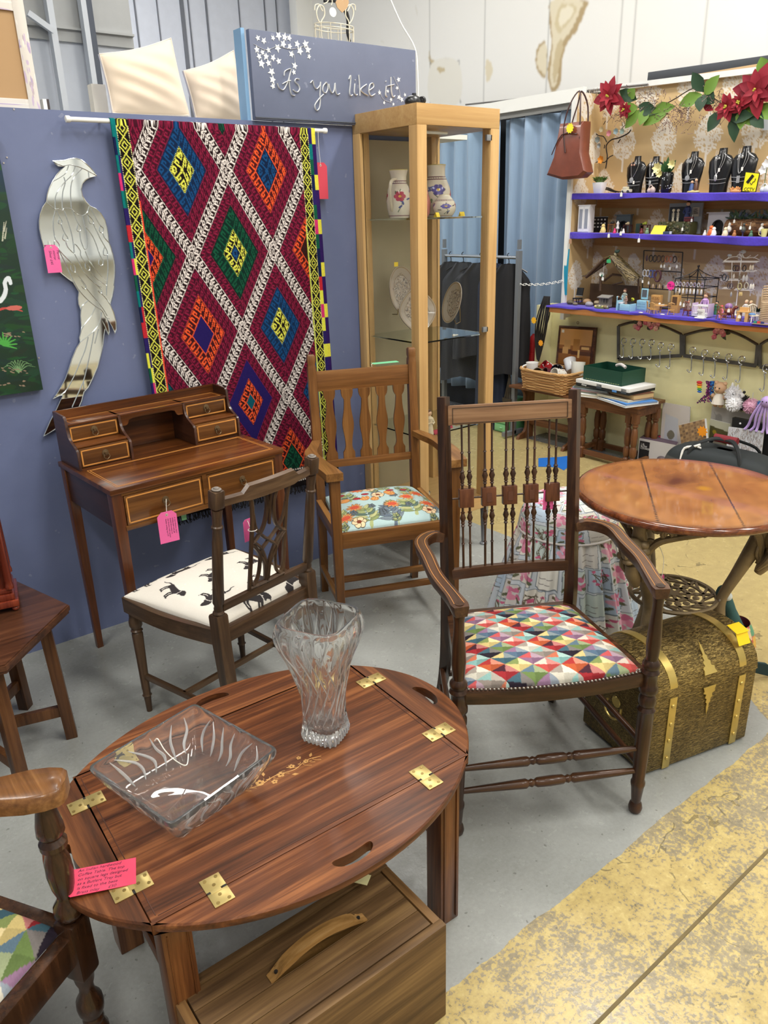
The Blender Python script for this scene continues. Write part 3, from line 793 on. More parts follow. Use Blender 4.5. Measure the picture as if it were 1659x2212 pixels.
def sarm(s):
 path = smooth2([(s*(BW/2+.006),SD+.025,.668),(s*(BW/2+.045),SD+.012,.678),(s*(BW/2+.085),SD-.045,.680),(s*(FW/2+.024),SD-.14,.676),(s*(FW/2+.022),.15,.672),(s*(FW/2+.006),.05,.668),(s*FW/2,0,.666),(s*(FW/2-.002),-.018,.665)],6)
 wd = [.022,.030,.036,.036,.034,.036,.044,.036]; n = len(path); rs = []; rt = []
 for i,p in enumerate(path):
  a,b2 = V(path[max(i-1,0)]),V(path[min(i+1,n-1)]); t = (b2-a); t.z = 0; t.normalize(); nx = V((-t.y,t.x,0))
  f = i/(n-1)*7; w0 = wd[int(f)]; w1 = wd[min(int(f)+1,7)]; hw = (w0+(w1-w0)*(f-int(f)))/2; p = V(p)
  th = .024 if i < n*.6 else .022
  rs.append([p+nx*hw,p+nx*hw*.96+V((0,0,.004)),p-nx*hw*.96+V((0,0,.004)),p-nx*hw,p-nx*hw*.75-V((0,0,th)),p+nx*hw*.75-V((0,0,th))]); rt.append((p,nx,hw))
 k = MB(); k.rings(rs); o = k.build('arm', dwood_y, sp, sharp=50)
 k = MB(); z = V((0,0,.0044))
 for off in (.55,-.55): k.tube([p+nx*hw*off+z for p,nx,hw in rt[4:-6]],.0008,5,flat=.6)
 k.build('line_inlay', inlay, o)
 k = MB(); k.cyl((s*FW/2, -.002, .6685), (s*FW/2, -.002, .671), .011, n=16); k.build('plug', dwood, o)
sarm(-1); sarm(1)
k = MB()
def seat_rail(y0,y1,xa,xb,z0,z1,bow): pass
N = 14; fr = [(-FW/2+FW*i/N,-.022*(1-(2*i/N-1)**2)) for i in range(N+1)]
P = fr+[(BW/2+.002,SD+.01),(-BW/2-.002,SD+.01)]
lo = [[V((x,y,z)) for x,y in P] for z in (.395,.405,.425)]; hi = [V((x*.995,y+.002,.431)) for x,y in P]
k.rings(lo+[hi]); k.build('seat_frame', dwood_x, sp, sharp=50)
cv = tri_cloth(250,215,40,1,.12)
seat = dome('seat', cv, FW-.04, BW-.03, SD-.035, .432, .035, cloth, sp, y0=.012, bulge=.02, side=.004)
k = MB(S(190,180,165))
for i in range(44):
 u = i/43; x = -FW/2+.026+(FW-.052)*u; y = -.022*(1-(2*u-1)**2)+.004
 k.ball((x,y,.434),.0042,(1,1,.8),7,4)
for s in (-1,1):
 for i in range(30):
  u = i/29; k.ball((s*((FW-.048)/2+(BW-FW)/2*u),.012+(SD-.05)*u,.434),.0042,(1,1,.8),7,4)
k.build('stud_trim', plain('steel_stud', S(150, 142, 132), .25, metal=.9), seat)
strp = [(.007,0),(.009,.12),(.0125,.34),(.0128,.37),(.008,.385),(.011,.40),(.008,.415),(.0125,.43),(.0135,.5),(.0125,.57),(.008,.585),(.011,.60),(.008,.615),(.0128,.63),(.0125,.66),(.009,.88),(.007,1)]
def stretcher(a,b2):
 k = MB(); a, b2 = V(a), V(b2); L = (b2-a).length; k.lathe([(r, t*L) for r, t in strp], a, b2, 14); k.build('stretcher', dwood_x, sp)
stretcher((-FW/2,0,.205),(FW/2,0,.205)); stretcher((-FW/2,0,.135),(FW/2,0,.135))
for s in (-1,1):
 for z in (.22,.15):
  k = MB(); k.cyl((s*FW/2, 0, z), (s*(BW/2+.006), SD+.06, z), .009, .008); k.build('stretcher', dwood_y, sp)
k = MB(); k.cyl((-BW/2, SD+.06, .19), (BW/2, SD+.06, .19), .009); k.build('stretcher', dwood_x, sp)
yb = lambda z: SD+.02+.05*(z-.62)/.425
k = MB(); k.bar((-BW/2+.01, yb(.995), .995), (BW/2-.01, yb(.995), .995), .016, .052, .002, up=(0, .12, 1)); cr = k.build('crest_rail', lwal, sp)
k = MB(); inlay_frame(k, (-BW/2+.022, yb(.972)-.0095, .974), (1, 0, 0), (0, .12, 1), BW-.044, .042, 0, .0012, .0016); k.build('line_inlay', plain('ebony_line', S(36, 24, 18)), cr)
k = MB(); Q = [(x,yb(.55)+.012*(1-(x/(BW/2))**2)) for x in np.linspace(-BW/2+.008,BW/2-.008,13)]
k.rings([[V((x, y-.009, .533)), V((x, y+.009, .533)), V((x, y+.008, .563)), V((x, y-.008, .563))] for x, y in Q]); k.build('lower_rail', dwood_x, sp)
spr = [(.0034,0),(.0034,.18),(.0052,.185),(.0028,.195),(.003,.30),(.006,.31),(.0035,.32),(.006,.33),(.0045,.34),(.0085,.365),(.0045,.395),(.0065,.405),(.0035,.41),(.0035,.44),(.0035,.575),(.0035,.585),(.006,.592),(.0035,.60),(.006,.608),(.0045,.618),(.0085,.645),(.0045,.672),(.0068,.68),(.0035,.69),(.003,.80),(.0052,.805),(.0028,.815),(.0028,1)]
bx = [-.124,-.060,.0,.061,.122]
for i,x in enumerate(bx):
 for d in (-.010,.010):
  a = V((x+d,yb(.56)+.010*(1-(x/.18)**2),.556)); b2 = V((x+d,yb(.972),.972)); L = (b2-a).length
  k = MB(); k.lathe([(r, t*L) for r, t in spr], a, b2, 10); k.build('spindle', dwood, sp)
 k = MB(); k.box((x, yb(.765)+.004*(1-(x/.18)**2), .765), (.040, .020, .052), Matrix.Rotation(-.12, 3, 'X'), bev=.0015); bl = k.build('inlaid_block', wood('block_wood', S(56, 30, 18), S(84, 48, 29), S(106, 64, 39), 'Z', 1.5, .35), sp)
 k = MB(); k.box((x, yb(.765)-.0072, .765), (.014, .001, .026), Matrix.Rotation(-.12, 3, 'X')); k.build('inlay', plain('inlay_dark', S(84, 46, 28), .4), bl)
k = MB(); k.cyl((-BW/2, yb(.765)+.002, .765), (BW/2, yb(.765)+.002, .765), .0026); k.build('cross_rod', dwood_x, sp)
oak = wood('honey_oak', S(78, 47, 20), S(112, 72, 34), S(142, 98, 52), 'Z', .8, .35, .15)
oak_x = wood('honey_oak_x', S(80, 48, 21), S(116, 75, 36), S(146, 102, 56), 'X', .8, .35, .15)
oak_y = wood('honey_oak_y', S(88, 56, 26), S(128, 88, 46), S(158, 116, 68), 'Y', .8, .35, .15)
oa = thing('oak_armchair', 'golden oak slat-back armchair with blue floral seat in front of the glass cabinet', 'armchair', (1.632, 2.052, 0), -.385)
FW2,BW2,SD2 = .450,.405,.40
yb2 = lambda z: SD2+.0+.035*max(0,(z-.45)/.55)
for s in (-1,1):
 k = MB(); k.box((s*FW2/2, 0, .325), (.036, .036, .65), bev=.003, taper=(.8, .8)); k.build('front_leg', oak, oa)
 k = MB(); x = s*BW2/2
 rs = []
 for z,y,wx,wy in [(0,SD2+.035,.028,.030),(.2,SD2+.01,.032,.034),(.45,SD2,.034,.038),(.60,SD2+.008,.034,.034),(.95,SD2+.032,.032,.028),(.965,SD2+.033,.030,.027),(.972,SD2+.033,.026,.024),(.98,SD2+.034,.030,.027),(1.003,SD2+.035,.030,.027),(1.009,SD2+.035,.022,.019)]:
  rs.append([V((x+a*wx/2,y+b2*wy/2,z)) for a,b2 in ((-1,-1),(1,-1),(1,1),(-1,1))])
 k.rings(rs); k.build('back_post', oak, oa)
 k = MB(); path = smooth2([(s*(BW2/2+.004),SD2+.0,.668),(s*(BW2/2+.024),SD2-.06,.665),(s*(FW2/2+.030),.26,.660),(s*(FW2/2+.026),.12,.662),(s*(FW2/2+.012),.03,.664),(s*(FW2/2+.004),-.035,.664)],6); rs = []
 for i,p in enumerate(path):
  t = i/(len(path)-1); hw = .016+.014*min(1,t*1.6); p = V(p)
  rs.append([p+V((hw,0,.011)),p+V((-hw,0,.011)),p+V((-hw,0,-.011-.006*t)),p+V((hw,0,-.011-.006*t))])
 k.rings(rs); k.build('arm', oak_y, oa, sharp=50)
 k = MB(); k.box((s*(FW2+BW2)/4, SD2/2, .407), (.022, SD2-.03, .055), bev=.002); k.build('side_rail', oak_y, oa)
 k = MB(); k.box((s*(FW2+BW2)/4, SD2/2, .13), (.018, SD2-.02, .024), bev=.002); k.build('side_stretcher', oak_y, oa)
k = MB(); k.box((0, 0, .407), (FW2-.034, .022, .058), bev=.002); k.build('front_rail', oak_x, oa)
k = MB(); k.box((0, SD2, .407), (BW2-.034, .022, .055), bev=.002); k.build('back_rail', oak_x, oa)
for y in (SD2*.30,SD2*.62):
 k = MB(); k.box((0, y, .130), (FW2-.03, .018, .024), bev=.002); k.build('stretcher', oak_x, oa)
k = MB(); k.bar((-BW2/2+.012, yb2(.905), .905), (BW2/2-.012, yb2(.905), .905), .016, .078, .003, up=(0, .06, 1)); k.build('crest_rail', oak_x, oa)
k = MB(); k.bar((-BW2/2+.012, yb2(.575), .572), (BW2/2-.012, yb2(.575), .572), .016, .030, .002, up=(0, .06, 1)); k.build('lower_rail', oak_x, oa)
for i in range(5):
 x = -.142+.071*i; zs = np.linspace(.585,.868,22); pr = []
 def wslat(t):
  if t < .10: return .0235
  if t < .16: return .0235-.011*(t-.10)/.06
  if t > .92: return .0235
  if t > .86: return .0125+.011*(t-.86)/.06
  return .0125+.0105*math.exp(-((t-.50)/.17)**2)
 L = [(x-wslat(t),z) for t,z in zip(np.linspace(0,1,22),zs)]; R = [(x+wslat(t),z) for t,z in zip(np.linspace(0,1,22),zs)]
 k = MB(); k.prism([(a, b2) for a, b2 in L]+list(reversed(R)), .010, (0, yb2(.72)-.001, 0), (1, 0, 0), (0, 0, 1)); k.build('slat', oak, oa)
def floral(w_,h_,seed=4):
 cv = Canvas(w_,h_,S(168,192,192)); r = np.random.RandomState(seed); ink = S(44,46,44)
 grn = [S(160,168,116),S(136,148,98),S(178,180,128),S(92,112,100)]; slate = [S(98,110,124),S(118,130,138)]
 def leaf2(x,y,a,L,W,col):
  P1,P2 = [],[]
  for t in np.linspace(0,1,7):
   ww = W*math.sin(PI*t**.8); bend = .25*L*t*t*math.sin(a*3)
   px,py = x+L*t*math.cos(a)-bend*math.sin(a),y+L*t*math.sin(a)+bend*math.cos(a)
   P1.append((px-ww*math.sin(a),py+ww*math.cos(a))); P2.append((px+ww*math.sin(a),py-ww*math.cos(a)))
  Q = P1+P2[::-1]; cv.poly(Q,col); cv.line(Q+[Q[0]],1.1,ink); cv.line([P1[0],((P1[-2][0]+P2[-2][0])/2,(P1[-2][1]+P2[-2][1])/2)],.8,ink)
 def plant(x,y,s,pal):
  cv.curve([(x,y),(x+4*s,y-20*s),(x-3*s,y-42*s)],4.5*s,pal[0],6,2*s)
  for i in range(6):
   t = i/6; yy = y-6*s-t*34*s
   for sg in (-1,1): leaf2(x,yy,-PI/2+sg*(1.15-.5*t),(22-8*t)*s,3.6*s,pal[(i+1) % len(pal)])
 def tulip(x,y,s,a,col):
  for d in (-.35,.35,0): leaf2(x,y,a+d,16*s,4.4*s,col)
 def daisy(x,y,R,c1,c2):
  for i in range(14): leaf2(x,y,i*2*PI/14,R,R*.16,c1)
  cv.ell(x,y,R*.5,R*.42,0,c2)
  for i in range(12): cv.ell(x+R*.35*math.cos(i),y+R*.3*math.sin(i*1.7),.9,.9,0,S(150,40,36))
 def ros(x,y,R):
  for i in range(6): cv.ell(x+R*.6*math.cos(i*1.05),y+R*.6*math.sin(i*1.05),R*.5,R*.5,0,ink); cv.ell(x+R*.6*math.cos(i*1.05),y+R*.6*math.sin(i*1.05),R*.42,R*.42,0,S(224,196,156))
  cv.ell(x,y,R*.35,R*.35,0,S(120,60,40))
 W,H = w_,h_
 for fx,fy,s,p in [(.28,.98,1.25,grn),(.72,.92,1.25,grn),(.5,1.0,1.15,slate),(.05,.9,1,grn),(.95,.95,1,slate),(.5,.45,.7,slate),(.2,.45,.9,grn),(.82,.45,.9,grn),(.1,.3,.7,slate),(.62,.25,.7,grn),(.36,.2,.6,grn)]: plant(fx*W,fy*H,s*H/150,p)
 for i in range(20): plant(r.uniform(0,W),r.uniform(.1,1.05)*H,r.uniform(.34,.5)*H/150,(grn,slate)[i % 2])
 k = H/150
 for fx,fy in [(.33,.12),(.9,.4),(.56,.66),(.2,.62),(.76,.5),(.08,.8),(.9,.7)]: daisy(fx*W,fy*H,15*k,S(216,150,92),S(196,84,60))
 for fx,fy,a in [(.36,.48,-1.9),(.62,.42,-1.3),(.42,.52,-1.2),(.58,.36,-.6),(.2,.42,3.6)]: tulip(fx*W,fy*H,1.2*k,a,S(212,146,84))
 for fx,fy in [(.27,.4),(.38,.3),(.66,.26),(.14,.22),(.8,.28)]:
  cv.ell(fx*W,fy*H,7*k,5*k,0,ink); cv.ell(fx*W,fy*H,6*k,4*k,0,S(160,48,56))
 for fx,fy in [(.18,.92),(.5,.36),(.46,.14),(.86,.86)]: ros(fx*W,fy*H,11*k)
 cv.a *= r.uniform(.94,1.04,(h_,w_,1)); return cv
dome('seat', floral(380, 336), FW2-.036, BW2-.034, SD2-.01, .437, .036, cloth, oa, y0=.008, power=3.2, side=.012)
wal = wood('grey_walnut', S(46, 32, 21), S(72, 53, 37), S(100, 77, 55), 'Z', .9, .38, .15)
wal_x = wood('grey_walnut_x', S(50, 34, 22), S(78, 57, 39), S(106, 82, 58), 'X', .9, .38, .15)
wal_y = wood('grey_walnut_y', S(46, 32, 21), S(72, 53, 37), S(100, 77, 55), 'Y', .9, .38, .15)
dc = thing('side_chair', 'brown wooden side chair with pierced splat and black dog print seat', 'chair', (.963, 1.842, 0), .222)
BW3,FW3,SD3 = .352,.425,.405      # local y = +front here
for s in (-1,1):
 x = s*BW3/2
 k = MB(); rs = []
 for z,y,wd in [(0,-.05,.024),(.2,-.012,.034),(.38,0,.038),(.468,.002,.038),(.474,.002,.034)]: rs.append([V((x+a*wd/2,y+b2*wd/2,z)) for a,b2 in ((-1,-1),(1,-1),(1,1),(-1,1))])
 k.rings(rs)
 L = .325; a,b2 = V((x,.0,.474)),V((x,-.045,.474+L))
 k.lathe([(r,t*L) for r,t in [(.0155,0),(.0165,.02),(.0125,.04),(.0135,.06),(.0120,.09),(.0165,.12),(.0145,.7),(.0125,.82),(.0158,.835),(.0158,.85),(.0125,.86),(.0125,.90),(.0155,1)]],a,b2,14)
 k.box(V((x, -.048, .826)), (.034, .032, .052), Matrix.Rotation(.14, 3, 'X'), bev=.006); k.build('back_post', wal, dc)
 k = MB(); q = V((x, -.052, .853)); k.lathe([(.013, 0), (.013, .002), (.008, .003), (.007, .006), (.003, .007)], q, q+V((0, -.1, .8)), 14); k.build('roundel', plain('roundel_grey', S(120, 112, 104), .4), dc)
 k = MB(); xf = s*FW3/2*.95; turned_leg(k,(xf,SD3-.01,0),(xf,SD3-.01,.372),[(.009,0),(.011,.12),(.012,.155),(.0155,.165),(.012,.18),(.0175,.78),(.0135,.795),(.019,.81),(.0135,.825),(.0205,.86),(.021,.90),(.016,.95),(.018,1)])
 k.box((xf, SD3-.01, .395), (.04, .04, .05), bev=.002); k.build('front_leg', wal, dc)
 k = MB(); rs = []
 for i in range(9):
  t = i/8; xx = s*(BW3/2+(FW3-BW3)/2*t+.022*math.sin(PI*t*.9)); y = SD3*t
  rs.append([V((xx-.010,y,.375)),V((xx+.010,y,.375)),V((xx+.010,y,.424)),V((xx-.010,y,.424))])
 k.rings(rs); k.build('side_rail', wal_y, dc)
 k = MB(); k.bar((s*(BW3/2-.002), -.02, .135), (s*FW3/2*.95, SD3-.01, .135), .014, .018, .002); k.build('stretcher', wal_y, dc)
k = MB(); k.box((0, 0, .402), (BW3-.03, .022, .046), bev=.002); k.build('back_rail', wal_x, dc)
k = MB(); rs = []
for i in range(9):
 u = -1+2*i/8; rs.append([V((u*FW3/2*.93,SD3-.02+.014*(1-u*u)+d,z)) for d,z in ((0,.375),(.02,.375),(.02,.424),(0,.424))])
k.rings(rs); k.build('front_rail', wal_x, dc)
k = MB(); k.bar((-FW3/2*.9, SD3*.5, .135), (FW3/2*.9, SD3*.5, .135), .014, .018, .002); k.build('stretcher', wal_x, dc)
def yk(z): return -.045*(z-.474)/.325
k = MB(); k.bar((-BW3/2+.01, yk(.50)-.002, .494), (BW3/2-.01, yk(.50)-.002, .494), .014, .026, .002, up=(0, -.14, 1)); k.build('lower_rail', wal_x, dc)
rs = []
for i in range(17):
 u = -1+2*i/16; x = u*(BW3/2-.012); tab = abs(u) < .62; z0 = .803-(.004 if tab else 0); z1 = .846 if tab else .828; y = -.048-.018*(1-u*u)
 if abs(abs(u)-.625) < .07: z1 = (.846 if abs(u) < .62 else .828)
 rs.append([V((x,y-.009,z0)),V((x,y+.009,z0)),V((x,y+.007-.002,z1-.006)),V((x,y,z1)),V((x,y-.010,z1-.006))])
k = MB(); k.rings(rs); k.build('crest_rail', wal_x, dc, sharp=30)
k = MB(); top_z,bot_z = .806,.505
def S3(x,z): return V((x,yk(z)-.004-.012*(1-(x/.17)**2)*((z-.5)/.3),z))
def strip(pts,w=.0078): k.tube([S3(x,z) for x,z in pts],w,6,smooth=6,flat=.8)
for s in (-1,1):
 strip([(s*.066,bot_z),(s*.064,.65),(s*.064,.75),(s*.072,top_z)],.0075)
 strip([(s*.022,top_z),(s*.012,.76),(s*.022,.70),(s*.050,.665),(s*.064,.66)])
 strip([(s*.062,.75),(s*.050,.70),(s*.020,.665),(-s*.004,.645),(-s*.030,.615),(-s*.010,.57),(-s*.006,.52)],.0068)
 strip([(s*.064,.655),(s*.042,.630),(s*.030,.60),(s*.034,.545),(s*.05,.52),(s*.062,.535),(s*.066,.60)],.0068)
 strip([(s*.004,bot_z+.02),(s*.006,.575),(s*.028,.63),(s*.062,.665)],.0068)
strip([(0,top_z),(-.002,.755),(0,.70)],.006); strip([(0,bot_z),(0,.56)],.007)
strip([(-.066,.514),(0,.511),(.066,.514)],.009)
k.build('splat', wal, dc)
def dogs(w_,h_):
 cv = Canvas(w_,h_,S(222,216,204)); r = np.random.RandomState(2); blk = S(38,32,34)
 def dog(x,y,a,s):
  c,n = math.cos(a),math.sin(a)
  T = lambda p,q: (x+(p*c-q*n)*s,y+(p*n+q*c)*s)
  body = smooth2([(-16,-5),(-4,-6),(8,-7),(15,-8),(17,2),(8,5),(-6,4),(-15,5)],4,True)
  cv.poly([T(*p) for p in body],blk)
  cv.poly([T(*p) for p in smooth2([(14,-8),(19,-14),(26,-14),(33,-9),(31,-5),(24,-3),(17,0)],4,True)],blk)
  cv.ell(*T(20,-6),4*s,6*s,a,blk)
  for q in (-14,-9,9,14):
   cv.line([T(q,2),T(q-2,9),T(q+1,17),T(q+4,17)],4.2*s,blk,2.2*s)
  cv.curve([T(-15,-3),T(-24,-2),T(-31,3),T(-37,4)],3.2*s,blk,5,1.2*s)
  cv.line([T(16,-9),T(19,1)],1.5*s,S(210,204,196))
 for fx,fy,a,s in [(.17,.36,2.0,.72),(.27,.72,3.3,.78),(.44,.94,.5,.8),(.5,.42,2.75,.72),(.42,.12,3.3,.72),(.84,.48,2.9,.78),(.13,.03,.5,.6),(.92,.92,3.0,.8),(.78,.12,3.4,.7),(.66,.8,2.7,.72)]:
  dog(fx*w_,fy*h_,a,s*w_/165)
 for i in range(50):
  cv.ell(r.uniform(0,w_),r.uniform(0,h_),1.2,1.2,0,S(240,236,228))
 cv.a *= r.uniform(.97,1.02,(h_,w_,1)); return cv
dome('seat', dogs(260, 240), BW3+.006, FW3+.022, SD3-.012, .425, .040, vcol('printed_cotton', .8, bump=.1), dc, y0=.012, power=3.0, side=.004)
jac = wood('jacobean_oak', S(34, 20, 13), S(58, 36, 22), S(84, 54, 34), 'Z', 1.1, .25, .35)
jac_x = wood('jacobean_arm', S(70, 42, 22), S(112, 74, 40), S(146, 104, 62), 'Y', 1.1, .3, .3)
lc = thing('carver_chair', 'dark turned-leg carver chair with triangle cloth seat at the left edge, beside the oval table', 'armchair', (.160, 1.118, 0), 0)
dirS = V((-.85,-.53,0)).normalized(); dirB = V((-.53,.85,0)).normalized()*1
prof = [(.018,0),(.020,.01)]
k = MB(); k.box((0,0,.03),(.040,.040,.06),.55,bev=.006)
k.lathe([(r*1.0,z) for r,z in [(.013,.058),(.022,.066),(.0215,.078),(.014,.088),(.0185,.10),(.024,.118),(.0235,.132),(.0165,.148),(.019,.156),(.0165,.164),(.0225,.178),(.024,.192),(.0225,.206),(.014,.222),(.0125,.238),(.0165,.252),(.018,.266),(.02,.272)]],(0,0,0),n=20)
k.box((0,0,.335),(.044,.044,.13),.55,bev=.009)
k.lathe([(r,z) for r,z in [(.014,.40),(.020,.405),(.0245,.416),(.023,.43),(.014,.445),(.0135,.452),(.0185,.47),(.022,.50),(.0205,.525),(.015,.545),(.0145,.55),(.022,.556),(.0225,.566),(.016,.575),(.0225,.585),(.0215,.60),(.017,.625),(.0125,.645),(.0125,.66),(.02,.658)]],(0,0,0),n=20)
k.build('front_leg', jac, lc)
def quadpts(c,d,n,w0,z0,z1): return [c-n*w0+V((0,0,z0)),c+n*w0+V((0,0,z0)),c+n*w0+V((0,0,z1)),c-n*w0+V((0,0,z1))]
da = V((-.70,.34,0)).normalized(); na = V((-da.y,da.x,0)); rs = []
for t,wd in [(-.040,.012),(-.037,.024),(-.030,.031),(-.010,.037),(.02,.038),(.06,.032),(.12,.028),(.25,.028),(.4,.028)]:
 c = V((0,0,.672))+da*t; rs.append([c-na*wd+V((0,0,-.016)),c+na*wd+V((0,0,-.016)),c+na*wd+V((0,0,.008)),c+na*(wd-.006)+V((0,0,.014)),c-na*(wd-.006)+V((0,0,.014)),c-na*wd+V((0,0,.008))])
k = MB(); k.rings(rs); k.build('arm', jac_x, lc, sharp=50)
k = MB(); k.bar(V((0, 0, .345))+dirS*.015, V((0, 0, .345))+dirS*.46, .026, .062, .003); k.build('front_rail', jac, lc)
k = MB(); k.bar(V((0, 0, .345))+dirB*.015, V((0, 0, .345))+dirB*.40, .026, .062, .003); k.build('side_rail', jac, lc)
k = MB(); k.lathe([(r, z) for r, z in [(.02, 0), (.022, .35), (.018, .66)]], dirB*.42, None, 12); k.build('back_leg', jac, lc)
k = MB(); k.lathe([(r, z) for r, z in [(.02, 0), (.022, .35), (.018, .66)]], dirS*.48, None, 12); k.build('front_leg', jac, lc)
cv = tri_cloth(200,180,44,3,.35)
def seatfn(u,v):
 a = u*.43+.012; b2 = (1-v)*.37+.012
 f = np.clip(1-np.abs(2*u-1)**4,0,1)**.5*np.clip(1-np.abs(2*v-1)**4,0,1)**.5
 return dirS.x*a+dirB.x*b2,dirS.y*a+dirB.y*b2,.377+.03*f
painted('seat', cv, seatfn, cloth, lc)
hexw = wood('hex_oak', S(46, 26, 16), S(74, 44, 28), S(102, 65, 42), 'X', 1, .32, .25)
hexz = wood('hex_oak_z', S(56, 32, 16), S(86, 53, 28), S(112, 74, 42), 'Z', 1, .38, .2)
HC = V((.178,2.28,0)); HZ = .45
hx = thing('hexagonal_table', 'dark oak hexagonal side table at the left edge, carrying a red-brown carved box', 'side table', HC, 0)
ang0 = math.atan2(2.196-HC.y,.5-HC.x)
R = .332
k = MB(); pts6 = [(R*math.cos(ang0+i*PI/3),R*math.sin(ang0+i*PI/3)) for i in range(6)]
k.prism(pts6, .022, (0, 0, HZ-.011), bev=.004); k.prism([(x*.985, y*.985) for x, y in pts6], .006, (0, 0, HZ-.025)); k.build('table_top', hexw, hx)
for i in range(0,6):
 a = ang0+i*PI/3-.52+.52
 c = V((math.cos(a)*R*.76,math.sin(a)*R*.76,0))
 k = MB(); k.bar(c*1.06, V((c.x, c.y, HZ-.03)), .034, .034, .003, up=(math.cos(a), math.sin(a), 0)); k.build('leg', hexz, hx)
k = MB()
for i in range(3):
 a = ang0+i*PI/3; c = V((math.cos(a)*R*.76,math.sin(a)*R*.76,.10)); k.bar(c,V((-c.x,-c.y,.10)),.02,.034,.002)
k.build('stretcher', hexz, hx)
redm = wood('red_mahogany', S(62, 20, 12), S(104, 40, 24), S(140, 62, 36), 'Z', .9, .22, .5)
cb = thing('carved_box', 'polished red-brown wooden box with stepped plinth on the hexagonal table', 'box', (gz(50, 1304, HZ+.016).x-.03, gz(50, 1304, HZ+.016).y+.02, HZ+.016), -.2)
k = MB(); k.box((-.1, .06, .010), (.25, .17, .02), bev=.004); k.box((-.1, .06, .030), (.235, .155, .02), bev=.006); k.box((-.1, .06, .048), (.225, .145, .014), bev=.003); k.build('plinth', redm, cb)
k = MB(); k.box((-.1, .06, .20), (.20, .12, .30), bev=.003); k.build('case', redm, cb)
k = MB(); k.lathe([(.012, 0), (.012, .01), (.009, .02), (.011, .03), (.009, .24), (.012, .25), (.012, .27)], (.008, -.008, .055), n=12); k.lathe([(.012, 0), (.012, .01), (.009, .02), (.011, .03), (.009, .24), (.012, .25), (.012, .27)], (.008, .12, .055), n=12); k.build('corner_column', redm, cb)
for x,y in ((.012,-.01),(.012,.13),(-.2,-.01),(-.2,.13)):
 k = MB(); k.ball((x, y, -.008), .011, (1, 1, .75)); k.build('bun_foot', redm, cb)
